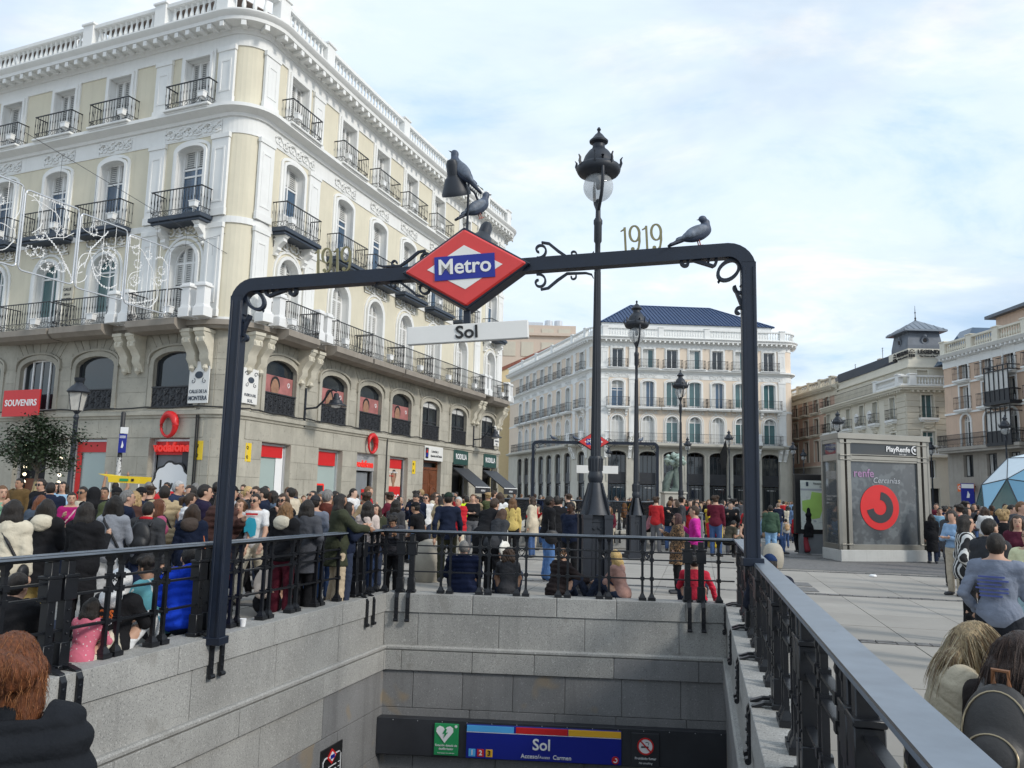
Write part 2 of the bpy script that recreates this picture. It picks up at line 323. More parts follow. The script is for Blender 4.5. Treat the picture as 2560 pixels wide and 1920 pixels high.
def grid_window(w, h, rise, cols, rows, key, bar=.075, arch='l', fr='white_paint', glass='glass_dark', dep=.06):
    """joinery for an opening: frame, panes and louvred leaves as three shared meshes"""
    if key in TXT: return TXT[key]
    F, G, S = MB(), MB(), MB(); hs = h - rise if rise > .35 else h
    x0 = -w / 2
    F.box((-w / 2 + bar / 2, 0, hs / 2), (bar, dep, hs)); F.box((w / 2 - bar / 2, 0, hs / 2), (bar, dep, hs))
    cw = (w - bar) / cols; z = 0.
    for ri, (fr_, kinds) in enumerate(rows):
        rh = fr_ * hs; F.box((0, .004, z + bar / 2), (w, dep * .8, bar))
        for c in range(cols):
            k = kinds[c % len(kinds)]; cx = x0 + bar / 2 + cw * (c + .5); xa, xb = cx - cw / 2 + bar * .45, cx + cw / 2 - bar * .45; za, zb = z + bar, z + rh
            if c: F.box((x0 + bar / 2 + cw * c, -.004, z + rh / 2), (bar, dep, rh))
            if k in 'gp': G.quad((xa, .015, za), (xb, .015, za), (xb, .015, zb), (xa, .015, zb))
            if k == 'v': pass
            if k == 'l':
                S.quad((xa, .03, za), (xb, .03, za), (xb, .03, zb), (xa, .03, zb), 1)
                e = min(.11, (xb - xa) * .22); za += .05; n = max(2, int((zb - za) / .085))
                S.box((xa + e / 2, .0, (za + zb) / 2), (e, .04, zb - za)); S.box((xb - e / 2, .0, (za + zb) / 2), (e, .04, zb - za))
                for i in range(n):
                    zc = za + (i + .5) * (zb - za) / n; t = (zb - za) / n * .42
                    S.quad((xa + e, -.015, zc - t), (xb - e, -.015, zc - t), (xb - e, .02, zc + t), (xa + e, .02, zc + t))
            if k == 'd': S.box((cx, .0, (za + zb) / 2), (xb - xa, .03, zb - za)); S.box((cx, -.02, (za + zb) / 2), (xb - xa - .2, .02, zb - za - .25))
        z += rh
    if rise > .35:
        pts = [(w / 2 * math.cos(PI * i / 12), hs + rise * math.sin(PI * i / 12)) for i in range(13)]
        F.box((0, .002, hs + bar / 2), (w, dep, bar))
        F.ribbon([(p[0] * .96, hs + (p[1] - hs) * .96) for p in pts], bar, -dep / 2, dep / 2)
        for k in range(1, cols + 1):
            if k < cols: F.box((x0 + bar / 2 + cw * k, -.003, hs + rise * .42), (bar, dep, rise * .86))
        if arch == 'l':
            S.add([(p[0], .03, p[1]) for p in pts], [tuple(range(12, -1, -1))], 1)
            for k in range(cols):
                cx = x0 + bar / 2 + cw * (k + .5); top = hs + rise * math.sqrt(max(0, 1 - (abs(cx) * 2 / w + .12) ** 2)); n = max(2, int((top - hs - .2) / .085))
                S.box((cx - cw * .36, 0, (hs + top) / 2), (cw * .2, .04, top - hs)); S.box((cx + cw * .36, 0, (hs + top) / 2), (cw * .2, .04, (top - hs) * .9))
                for i in range(n):
                    zc = hs + .12 + i * .085; S.quad((cx - cw * .27, -.015, zc - .035), (cx + cw * .27, -.015, zc - .035), (cx + cw * .27, .02, zc + .035), (cx - cw * .27, .02, zc + .035))
        else: G.add([(p[0], .015, p[1]) for p in pts], [tuple(range(12, -1, -1))])
    else: F.box((0, 0, hs - bar / 2), (w, dep, bar))
    TXT[key] = (F.mesh('window_frame', fr), G.mesh('pane', glass) if G.v else None, S.mesh('shutter', ['louver', 'louver_dark']) if S.v else None); return TXT[key]
def put_window(fc, tr, u, z, o, parent=None):
    f = fc.put('window', tr[0], u, z, o, parent)
    if tr[1]: obj('pane', tr[1], f)
    if tr[2]: obj('shutter', tr[2], f)
    return f
def railing_mesh(w, d, h=1.0, key=None, step=.14, orn=True, bar=.011, m='iron'):
    key = key or ('rail', w, d, h, step)
    if key in TXT: return TXT[key]
    b = MB(); zt = h; zl = .24 if orn else .08
    def run(a, c):
        a, c = Vector(a), Vector(c); l = (c - a).length; n = max(1, int(l / step)); mid = (a + c) / 2; rz = math.atan2(c.y - a.y, c.x - a.x)
        b.box((mid.x, mid.y, zt), (l + .05, .05, .035), rz=rz)
        for zz_ in ((.02, zl) if orn else (zl,)): b.box((mid.x, mid.y, zz_), (l, .026, .022), rz=rz)
        for i in range(n + 1):
            p = a + (c - a) * i / n; k = (zl + zt) / 2
            b.tube([(p.x, p.y, zl), (p.x, p.y, k - .09), (p.x, p.y, k), (p.x, p.y, k + .09), (p.x, p.y, zt)], [bar, bar, bar * 2, bar, bar], 4)
        if orn:
            k = max(2, int(l / .30)); u = (c - a).normalized()
            for i in range(k):
                p = a + (c - a) * (i + .5) / k; M = Matrix.Translation((p.x, p.y, .13)) @ Matrix.Rotation(rz, 4, 'Z'); q = l / k * .44
                if i % 2: b.tube([(x, 0, z) for x, z in circ((0, 0), .075, .075, 8)], .012, 3, closed=True, M=M)
                else: b.tube([(-q, 0, -.07), (q, 0, -.07), (q, 0, .07), (-q, 0, .07)], .014, 3, closed=True, M=M); b.tube([(x, 0, z) for x, z in circ((0, 0), q * .45, .035, 8)], .012, 3, closed=True, M=M)
    run((-w / 2, -d), (w / 2, -d)); run((-w / 2, 0), (-w / 2, -d)); run((w / 2, -d), (w / 2, 0))
    TXT[key] = b.mesh('railing', m); return TXT[key]
def bal_slab(w, d, t, key, m):
    if key in TXT: return TXT[key]
    b = MB(); b.box((0, -d / 2, -t / 2), (w, d, t)); b.box((0, -d / 2 + .04, -t * 1.35), (w - .16, d - .08, t * .7 - .004)); TXT[key] = b.mesh('balcony', m, bevel=.02); return TXT[key]
def planter_mesh():
    if 'planter' in TXT: return TXT['planter']
    b = MB(); b.prism([(-.22, 0), (.22, 0), (.27, .34), (-.27, .34)], -.2, .12); b.box((0, -.04, .36), (.60, .38, .05)); b.box((0, .02, -.06), (.1, .3, .09)); TXT['planter'] = b.mesh('floodlight_box', 'white_paint', bevel=.008); return TXT['planter']
def relief_mesh(w, h, seed, key, m='white_trim'):
    if key in TXT: return TXT[key]
    r = random.Random(seed); b = MB(); n = max(2, int(w / h * 1.1))
    b.tube([(-w / 2, 0, -h / 2), (w / 2, 0, -h / 2), (w / 2, 0, h / 2), (-w / 2, 0, h / 2)], .025, 4, closed=True)
    for i in range(n):
        x = -w / 2 + w * (i + .5) / n; sg = 1 if i % 2 else -1
        for e in (1, -1):
            b.tube([(p[0], -.02, p[1]) for p in spiral((x + e * w / n * .2, e * sg * h * .08), h * .36, .03, e * 1.2, e * 1.2 + sg * 6.5, 12)], [.05 - .003 * k for k in range(13)], 4)
        b.lathe([(.02, -.04), (.09, 0), (.02, .05)], 6, c=(x, -.03, -sg * h * .25)); b.tube([(x - .2, -.02, -sg * h * .3), (x, -.04, -sg * h * .42), (x + .2, -.02, -sg * h * .3)], .04, 4)
    TXT[key] = b.mesh('relief', m, smooth=60); return TXT[key]
def corbel_mesh(key, w, d, h, m, double=False):
    if key in TXT: return TXT[key]
    b = MB(); pr = [(0, 0), (-d, 0), (-d, -h * .14), (-d * .86, -h * .2), (-d * .9, -h * .34), (-d * .62, -h * .46), (-d * .40, -h * .6), (-d * .42, -h * .74), (-d * .22, -h * .84), (-d * .10, -h), (0, -h)]
    b.prism(pr, -w / 2, w / 2, M=Matrix(((0, 1, 0, 0), (1, 0, 0, 0), (0, 0, 1, 0), (0, 0, 0, 1))))
    b.box((0, -d / 2, -h * .04), (w + .08, d + .08, h * .08))
    for e in (-1, 1): b.lathe([(.01, -w * .2), (h * .07, -w * .1), (h * .07, w * .1), (.01, w * .2)], 8, M=Matrix.Translation((e * w * .32, -d * .80, -h * .27)) @ Matrix.Rotation(PI / 2, 4, 'Y'))
    b.lathe([(.02, -h * .09), (w * .3, 0), (w * .2, h * .08), (.02, h * .1)], 7, c=(0, -d * .2, -h * .98))
    TXT[key] = b.mesh('corbel', m, smooth=45); return TXT[key]
def baluster_mesh(h, key, m, n=8, k=1.):
    if key in TXT: return TXT[key]
    pf = [(.075, 0), (.075, .06), (.05, .08), (.085, .22), (.095, .34), (.075, .48), (.045, .66), (.04, .78), (.06, .84), (.045, .86), (.075, .93), (.075, 1)]
    b = MB(); b.lathe([(r_ * k, z * h) for r_, z in pf], n); TXT[key] = b.mesh('baluster', m, smooth=50); return TXT[key]
def rails(fc, a, b, z, h, m, root, step=.30, ped=(), o=.0, k=1., every=None, bw=.30):
    """stone balustrade: pedestals, plinth, top rail and single balusters"""
    w = MB(); fc.slab(w, a, b, o - bw / 2, o + bw / 2, z, z + .16); fc.slab(w, a, b, o - bw / 2 - .03, o + bw / 2 + .03, z + h - .15, z + h); obj('balustrade_rail', w.mesh('balustrade_rail', m), root)
    for p in ped:
        if not a <= p <= b: continue
        d = MB(); d.box((0, 0, h / 2 + .04), (.62 * k, .46, h + .08)); d.box((0, 0, h + .09), (.74 * k, .58, .10)); fc.put('pedestal', TXT.setdefault(('ped', h, k, m), d.mesh('pedestal', m, bevel=.015)), p, z, o)
    me = baluster_mesh(h - .31, ('bal', h, m, k), m, k=k); n = int((b - a) / step)
    for i in range(n):
        u = a + (i + .5) * (b - a) / n
        if any(abs(u - p) < .42 * k for p in ped): continue
        fc.put('baluster', me, u, z + .16, o)
def pier_blocks(fc, spans, zs, m, parent, o=.018, gap=.014, th=.05, maxw=1.1, stag=True):
    me = unit_block(m)
    for a, b in spans:
        for i, (z0, z1) in enumerate(zip(zs, zs[1:])):
            n = max(1, int(round((b - a) / maxw))); cuts = [a + (b - a) * k / n for k in range(n + 1)]
            if stag and n > 1 and i % 2: cuts = [a] + [(p + q) / 2 for p, q in zip(cuts, cuts[1:])] + [b]
            for p, q in zip(cuts, cuts[1:]):
                if q - p < .08: continue
                c = (p + q) / 2; fc.put('stone_block', me, c, (z0 + z1) / 2, o - th / 2, parent, scale=(q - p - gap, th, z1 - z0 - gap))

# ---------------------------------------------------------------- the two plaza blocks of the same order
def plaza_block(root, fc, bays, pil, wallm, win, ends, corner_bays, gfront, ped1, rail1, frieze_all, roof_pts, wm, gm):
    wall, trim, cor, strg, gran, slabs = MB(), MB(), MB(), MB(), MB(), MB()
    s0, s1 = ends
    edges = [s0] + [(a[1] if a[1] else None) for a in bays] + [s1]
    bnd = []; prev = s0
    cs = [b[0] for b in bays]
    B = [s0] + [b[1] for b in bays]                    # bays: (centre, right boundary)
    for i, c in enumerate(cs):
        a, b = B[i], B[i + 1]
        if c is None: fc.panel(wall, a, b, 8., 20.); continue
        h1, h2, h3 = (c, 1.45, 8.12, 11.3, .725), (c, 1.42, 12.32, 15.4, .26), (c, 1.32, 16.9, 19.22, 0)
        for (z0, z1, h) in ((8., 12.2, h1), (12.2, 16.5, h2), (16.5, 20., h3)): fc.panel(wall, a, b, z0, z1, h, .36, 0, mir=1)
        t = MB(); fc.band(t, h1, .14, -.02, .12); fc.band(t, (c, 1.9, 8.1, 11.55, .95), .1, -.02, .06)
        fc.put('window_surround', local(fc, t, c), c, 0)
        t = MB(); fc.band(t, h2, .13, -.02, .13); fc.band(t, (c, 1.68, 12.32, 15.55, .28), .13, -.02, .07); fc.put('window_surround', local(fc, t, c), c, 0)
        t = MB(); fc.band(t, h3, .13, -.02, .13); fc.band(t, (c, 1.58, 16.9, 19.36, 0), .12, -.02, .07); fc.put('window_surround', local(fc, t, c), c, 0)
        k = win(i, c)
        for tr, z in zip(k, (8.12, 12.32, 16.9)): put_window(fc, tr, c, z, -.29)
        big = i in corner_bays
        fc.put('relief', relief_mesh(2.3, .62, 3, 'relief_low' + wm), c, 11.93 - .05, .04)
        fc.put('relief', relief_mesh(3.0 if big else 1.9, .52, 5 if big else 8, ('relief_big' if big else 'relief_small') + wm), c, 16.05, .03)
        sl2 = bal_slab(2.75, .72, .17, 'slab2' + wm, 'slab_navy' if wm == 'a' else 'white_trim')
        p = fc.put('balcony', sl2, c, 12.3); obj('railing', railing_mesh(2.6, .66, 1.08, step=.155), p)
        if wm == 'a': obj('floodlight_box', planter_mesh(), p, (1.12 if c < 21 else -1.1, -.80, .16), 0., (.62,) * 3)
        p = fc.put('balcony', bal_slab(2.4, .62, .10, 'slab3' + wm, 'white_trim'), c, 16.9); obj('railing', railing_mesh(2.25, .55, 1.02, step=.155), p)
        if wm == 'a': obj('floodlight_box', planter_mesh(), p, (.98 if c < 21 else -.95, -.68, .14), 0., (.62,) * 3)
        for e in (-1, 1):
            if big: fc.put('bracket', corbel_mesh('brk' + wm, .26, .55, .85, 'white_trim'), c + e * 1.0, 12.06, .0)
    if bays[-1][1] < s1: fc.panel(wall, bays[-1][1], s1, 8., 20.)
    obj('wall', wall.mesh('wall', [wallm, 'white_trim']), root)
    fc.slab(trim, s0, s1, -.02, .06, 12.02, 12.28); fc.slab(trim, s0, s1, -.02, .035, 15.72, 16.42); fc.slab(trim, s0, s1, -.02, .05, 19.42, 19.98); fc.slab(trim, s0, s1, -.02, .07, 8.02, 8.24)
    obj('frieze_band', trim.mesh('frieze_band', 'white_trim'), root)
    fc.sweep(strg, [(-.05, 16.4), (.12, 16.4), (.16, 16.52), (.30, 16.58), (.5, 16.66), (.5, 16.8), (.42, 16.84), (-.05, 16.9)], s0, s1)
    obj('string_course', strg.mesh('string_course', 'white_trim', smooth=30), root)
    fc.sweep(cor, [(-.3, 19.9), (.10, 19.9), (.14, 20.02), (.22, 20.06), (.22, 20.13), (.72, 20.16), (.74, 20.3), (.84, 20.38), (.9, 20.47), (.9, 20.53), (-.3, 20.58)], s0, s1)
    obj('cornice', cor.mesh('cornice', 'white_trim', smooth=30), root)
    d = MB(); d.box((0, -.24, 0), (.2, .46, .15)); d.box((0, -.46, -.04), (.2, .06, .22)); mo = d.mesh('modillion', 'white_trim', bevel=.012)
    n = int((s1 - s0) / .58)
    for i in range(n): fc.put('modillion', mo, s0 + (i + .5) * (s1 - s0) / n, 20.07, .22)
    for u in pil:
        for (z0, z1) in ((8.24, 12.0), (12.3, 15.7), (16.92, 19.4)):
            h = z1 - z0; key = ('pil', round(h, 2), wm)
            if key not in TXT:
                d = MB(); d.box((0, -.05, h / 2), (.86, .12, h)); d.box((0, -.07, .15), (.94, .14, .3)); d.box((0, -.075, h - .1), (.94, .15, .2))
                for x in (-.24, .24): d.box((x, -.118, h / 2), (.09, .03, h - 1.1))
                for z in (.6, h - .6): d.box((0, -.116, z), (.48, .03, .09))
                d.box((0, -.095, h / 2), (.40, .02, h - 1.2), 1); TXT[key] = d.mesh('pilaster', ['white_trim', 'white_trim' if wm == 'a' else wallm], bevel=.006)
            fc.put('pilaster', TXT[key], u, z0)
    # balcony ledge over the stone storeys, on carved corbels
    fc.sweep(slabs, [(-.05, 7.72), (.34, 7.74), (.42, 7.84), (.50, 7.86), (.50, 8.06), (-.05, 8.1)], s0, s1)
    obj('ledge', slabs.mesh('ledge', gm[0], smooth=30), root)
    for (a, b) in rail1:
        d = MB(); fc.sweep(d, [(.3, 7.62), (.86, 7.66), (1.0, 7.78), (1.06, 7.82), (1.06, 8.07), (.3, 8.12)], a, b); p = obj('balcony', d.mesh('balcony', gm[0], smooth=30), root)
        c = (a + b) / 2; w = b - a - .1; L = obj('railing', railing_mesh(round(w, 1), 1.0, 1.1, step=.15), p, fc.P(c, .0, 8.1), fc.rz(c))
        if wm == 'a' and w < 4: obj('floodlight_box', planter_mesh(), p, fc.P(c + (1.0 if c < 21 else -.2 if c > 30 else -1.1), 1.1, 8.22), fc.rz(c), (.68,) * 3)
    for u in ped1:
        key = ('ped1', wm)
        if key not in TXT:
            d = MB(); d.box((0, 0, .18), (.52, .5, .36)); d.prism([(-.26, .36), (.26, .36), (.19, .46), (-.19, .46)], -.2, .2); d.box((0, 0, .8), (.38, .36, .72)); d.box((0, 0, 1.2), (.50, .48, .09)); d.box((0, 0, 1.28), (.42, .4, .09)); TXT[key] = d.mesh('pedestal', 'white_paint', bevel=.01)
        fc.put('pedestal', TXT[key], u, 8.09, .72)
    rails(fc, s0 + .1, s1 - .1, 20.56, 1.12, 'white_trim', root, step=.31, ped=[u for u in pil] + [cs[i] + (B[i + 1] - cs[i]) for i in range(0, len(cs), 2) if cs[i] and all(abs(B[i + 1] - u) > 1.2 for u in pil)], o=.34)
    r = MB(); P = [(p.x - root.location.x, p.y - root.location.y, 20.45) for p in [Vector(fc.world(u, -.1, 0)) for u in fc.st(s0, s1)]] + [(x - root.location.x, y - root.location.y, 20.45) for x, y in roof_pts]
    n = len(P); r.add(P, [tuple(range(n))]); Q = [(x, y, 0) for x, y, z in P]; k = len(fc.st(s0, s1))
    r.add(P + Q, [(i, (i + 1) % n, n + (i + 1) % n, n + i) for i in range(k - 1, n)], 1); obj('roof', r.mesh('roof', ['concrete', wallm]), root)
def local(fc, mb, c, m='white_trim'):                                   # mesh built in root space -> space of the element placed at (c, z=0)
    p = fc.P(c, 0, 0); M = Matrix.Rotation(-fc.rz(c), 4, 'Z') @ Matrix.Translation(-p)
    mb.v = [tuple(M @ Vector(q)) for q in mb.v]; return mb.mesh('surround', m, smooth=30)

wA1 = grid_window(1.45, 3.18, .725, 3, [(.62, 'lll'), (.38, 'lll')], 'wA1')
wA1b = grid_window(1.45, 3.18, .725, 2, [(.3, 'dd'), (.7, 'gg')], 'wA1b', arch='g', glass='glass_teal')
wA2 = grid_window(1.42, 3.08, .26, 2, [(.62, 'gg'), (.10, 'gg'), (.28, 'll')], 'wA2', glass='glass_blue')
wA2b = grid_window(1.42, 3.08, .26, 2, [(.30, 'dd'), (.40, 'gg'), (.30, 'll')], 'wA2b', glass='glass_blue')
wA3 = grid_window(1.32, 2.32, 0, 3, [(1., 'lll')], 'wA3')
wA3b = grid_window(1.32, 2.32, 0, 2, [(1., 'lg')], 'wA3b', glass='glass_blue')
root = thing('corner_building', 'large cream stucco corner block with white trim, iron balconies and stone shop storeys', 'building', (-10.5, 30.4, 0))
LBP = [(-30.78, 39.24)] + fillet((-30.78, 39.24), (-10.56, 30.44), (-9.64, 33.28), 1.1) + [(-9.64, 33.28), (-8.97, 35.29), (-8.29, 37.29), (-7.58, 39.30), (-6.86, 41.31), (-6.13, 43.31), (-5.38, 45.32), (-4.61, 47.32), (-3.82, 49.33), (-3.02, 51.34), (-2.20, 53.34), (-1.37, 55.35)] + fillet((-1.37, 55.35), (-.56, 57.3), (-5.56, 61.3), 1.3) + [(-5.52, 61.35)]
fA = Fac(LBP, root); SA1 = fA.c[-2]
baysA = [(4.5, 6.2), (7.95, 9.7), (11.42, 13.1), (14.83, 17.35), (19.2, 20.6), (None, 22.72), (24.65, 26.2), (28.87, 30.55), (32.27, 33.9), (35.6, 37.35), (39.15, 41.05), (42.98, 45.3), (47.5, 49.1)]
def winA(i, c): return ((wA1b if c < 16 else wA1), (wA2 if i % 3 else wA2b), (wA3b if i in (1,) else wA3))
plaza_block(root, fA, baysA, [17.35, 20.72, 22.62, 26.2, 45.3, 49.0], 'cream', winA, (2.5, SA1), (4, 6, 12), None, [16.5, 17.2, 20.35, 21.0, 22.45, 23.15, 26.05, 26.75, 45.0, 45.7, 48.95, 49.6],
            [(9.8, 13.05), (13.2, 16.2), (17.5, 20.05), (23.45, 25.8), (27.2, 30.5), (30.65, 33.85), (34.0, 37.3), (37.5, 41.), (41.2, 44.7), (46.0, 48.7)], True, [(-22, 62), (-36, 50)], 'a', ('stone_brown',))
# stone storeys of the corner building
g = MB(); gl = MB(); hood = MB(); b2_ = MB(); st = MB()
mez = [b for b in baysA if b[0]]; prev = 2.5
for (c, e) in baysA:
    if c is None: fA.panel(g, prev, e, 0, 7.9); prev = e; continue
    cs_ = c + (.45 if c > 38 else 0); wsh = 2.05 if c < 37 else 2.3
    fA.panel(g, prev, e, 4.4, 7.9, (c, 2.2, 4.78, 6.98, .42), .2); fA.panel(g, prev, e, 0, 4.4, (cs_, wsh, .22, 3.58, 0), .32)
    prev = e
fA.panel(g, prev, SA1, 0, 7.9); obj('stone_wall', g.mesh('stone_wall', 'granite_wall'), root)
fA.sweep(st, [(-.03, 4.34), (.05, 4.36), (.07, 4.44), (.14, 4.48), (.14, 4.62), (.06, 4.70), (-.03, 4.72)], 2.5, SA1); obj('string_course', st.mesh('string_course', 'granite_wall', smooth=30), root)
pl = MB(); fA.slab(pl, 2.5, SA1, -.02, .10, 0, .22); obj('plinth', pl.mesh('plinth', 'granite_wall'), root)
prevr = None
spans_m, spans_g, band = [], [], []
for i, (c, e) in enumerate(baysA):
    if c is None: continue
    spans_m.append((c - 1.1, c + 1.1)); spans_g.append((c + (.45 if c > 38 else 0) - (1.03 if c < 37 else 1.15), c + (.45 if c > 38 else 0) + (1.03 if c < 37 else 1.15)))
gaps = lambda sp, pad: [(a[1] + pad, b[0] - pad) for a, b in zip(sp, sp[1:])] + [(sp[-1][1] + pad, SA1 - .05)]
zr = [.24, .86, 1.5, 2.15, 2.85, 3.56]
def split_corner(sp):
    r_ = []
    for a, b in sp:
        if a < 20.8 < b or a < 49.1 < b: 
            cuts = [a] + [c for c in fA.c if a + .05 < c < b - .05][::2] + [b]
            r_ += [(p, q) for p, q in zip(cuts, cuts[1:]) if q - p > .2]
        else: r_.append((a, b))
    return r_
pier_blocks(fA, [q for q in split_corner(gaps(spans_g, .0)) if q[0] > 9], zr, 'granite_wall', root, maxw=1.0)
pier_blocks(fA, [q for q in split_corner(gaps(spans_m, .30)) if q[0] > 9], [4.78, 5.4, 6.0, 6.6, 7.15], 'granite_wall', root, maxw=1.5, stag=False)
pier_blocks(fA, [q for q in split_corner([(9.8, 20.9), (22.5, 33.9), (33.9, SA1)])], [3.60, 4.33], 'granite_wall', root, maxw=1.7)
for (c, e) in baysA:
    if c is None or c < 6: continue
    t = MB(); fA.band(t, (c, 2.2, 4.78, 6.98, .42), .22, -.02, .06); fA.band(t, (c, 2.62, 6.5, 7.2, .42), .09, -.02, .12); fA.put('arch_hood', local(fA, t, c, 'granite_wall'), c, 0)
    if c > 10:
        for k in range(8):
            f = lambda q: (1.36 * math.sin(R(-62 + 15.5 * q)), 6.66 + .62 * math.cos(R(-62 + 15.5 * q)) + .02); h_ = lambda q: (1.9 * math.sin(R(-62 + 15.5 * q)), 7.68)
            p, q = f(k + .04), f(k + .96); r_, v_ = h_(k + .96), h_(k + .04)
            d = MB(); d.prism([p, q, r_, v_], -.03, .02); key = ('vous', k)
            fA.put('voussoir', TXT.setdefault(key, d.mesh('voussoir', 'granite_wall')), c, 0)
co = corbel_mesh('corbelA', .42, .62, 1.5, 'stone_carved')
for u in (16.65, 17.35, 20.2, 20.85, 22.4, 23.05, 26.0, 26.7, 44.95, 45.6, 48.95, 49.5): fA.put('corbel', co, u, 7.7, .02)

# mezzanine windows, iron fronts and shop fronts of the corner building
def iron_front(w, h, key):
    if key in TXT: return TXT[key]
    b = MB(); b.box((0, .03, h / 2), (w, .01, h), 1); b.box((0, 0, h), (w, .06, .05)); b.box((0, 0, .03), (w, .05, .05))
    nx, nz = 7, 3
    for i in range(nx):
        for j in range(nz):
            x, z = -w / 2 + w * (i + .5) / nx, .06 + (h - .1) * (j + .5) / nz; e = 1 if (i + j) % 2 else -1
            b.tube([(p[0], 0, p[1]) for p in spiral((x, z), w / nx * .52, .015, e * .7, e * .7 + e * 8, 12)], .014, 3); b.tube([(x - .1, 0, z - .12), (x, -.01, z), (x + .1, 0, z + .12)], .012, 3)
    TXT[key] = b.mesh('iron_front', ['metal_dark', 'charcoal']); return TXT[key]
def flat(w, h, m, t=.02, key=None):
    k = ('flat', w, h, m, t)
    if k not in TXT: b = MB(); b.box((0, 0, h / 2), (w, t, h)); TXT[k] = b.mesh('panel', m)
    return TXT[k]
def mezz_poster():
    if 'mzp' in TXT: return TXT['mzp']
    b = MB(); b.box((0, 0, .62), (2.06, .015, 1.24)); TXT['mzp'] = b.mesh('poster', 'poster_pink'); return TXT['mzp']
def face_print(k):
    key = ('fp', k)
    if key not in TXT:
        b = MB(); b.add([(x * .23 * k, -.012, z * .33 * k) for x, z in circ((0, 0), 1, 1, 16)], [tuple(range(15, -1, -1))], 0); b.add([(x * .27 * k + .02, -.010, z * .3 * k + .12 * k) for x, z in circ((0, 0), 1, 1, 16)], [tuple(range(15, -1, -1))], 1)
        b.add([(-.1 * k, -.010, -.5 * k), (.12 * k, -.010, -.5 * k), (.1 * k, -.010, -.2 * k), (-.08 * k, -.010, -.2 * k)], [(0, 1, 2, 3)], 0)
        TXT[key] = b.mesh('portrait', ['skin_print', 'black'])
    return TXT[key]
for (c, e) in baysA:
    if c is None or c < 6: continue
    if c < 13: tr = grid_window(2.2, 2.2, .3, 4, [(1., 'gggg')], 'mzw', glass='glass_dark')
    elif c > 38: tr = grid_window(2.2, 2.2, .3, 2, [(.45, 'gg'), (.35, 'gg'), (.2, 'dd')], 'mzo', glass='glass_dark', fr='metal_dark')
    else: tr = grid_window(2.2, 2.2, .3, 1, [(1., 'g')], 'mzg', glass='glass_dark', fr='metal_dark', bar=.06)
    f = put_window(fA, tr, c, 4.78, -.16)
    if 22 < c < 37:
        p = obj('poster', mezz_poster(), f, (0, -.05, .32)); obj('portrait', face_print(1.2), p, (-.25, -.02, .72)); obj('lettering', text_mesh('clientes de todo', .2, 'magenta_text', .01, .004), p, (-.1, -.03, .36)); obj('lettering', text_mesh('conexion total', .13, 'white', .01, .004), p, (-.2, -.03, .18))
        r_ = MB(); r_.tube([(x, -.02, z) for x, z in circ((.72, .95), .07, .09, 14)], .018, 4, closed=True); obj('emblem', r_.mesh('emblem', 'white'), p)
    if 13 < c < 21:
        b = MB(); b.box((.15, .9, 1.1), (1.5, 1.6, 2.1)); obj('room_backdrop', TXT.setdefault('rb', b.mesh('room_backdrop', 'room_grey')), f, (0, .4, 0))
        b = MB(); b.box((.25, .05, 1.75), (1.3, .02, .5)); b.box((.72, .06, .9), (.5, .02, 1.2), 1); obj('blind', TXT.setdefault('bl', b.mesh('blind', ['slab_navy', 'dark_void'])), f)
    if c > 13: fA.put('iron_front', iron_front(2.24, .82, 'iron_front'), c, 4.76, .03)
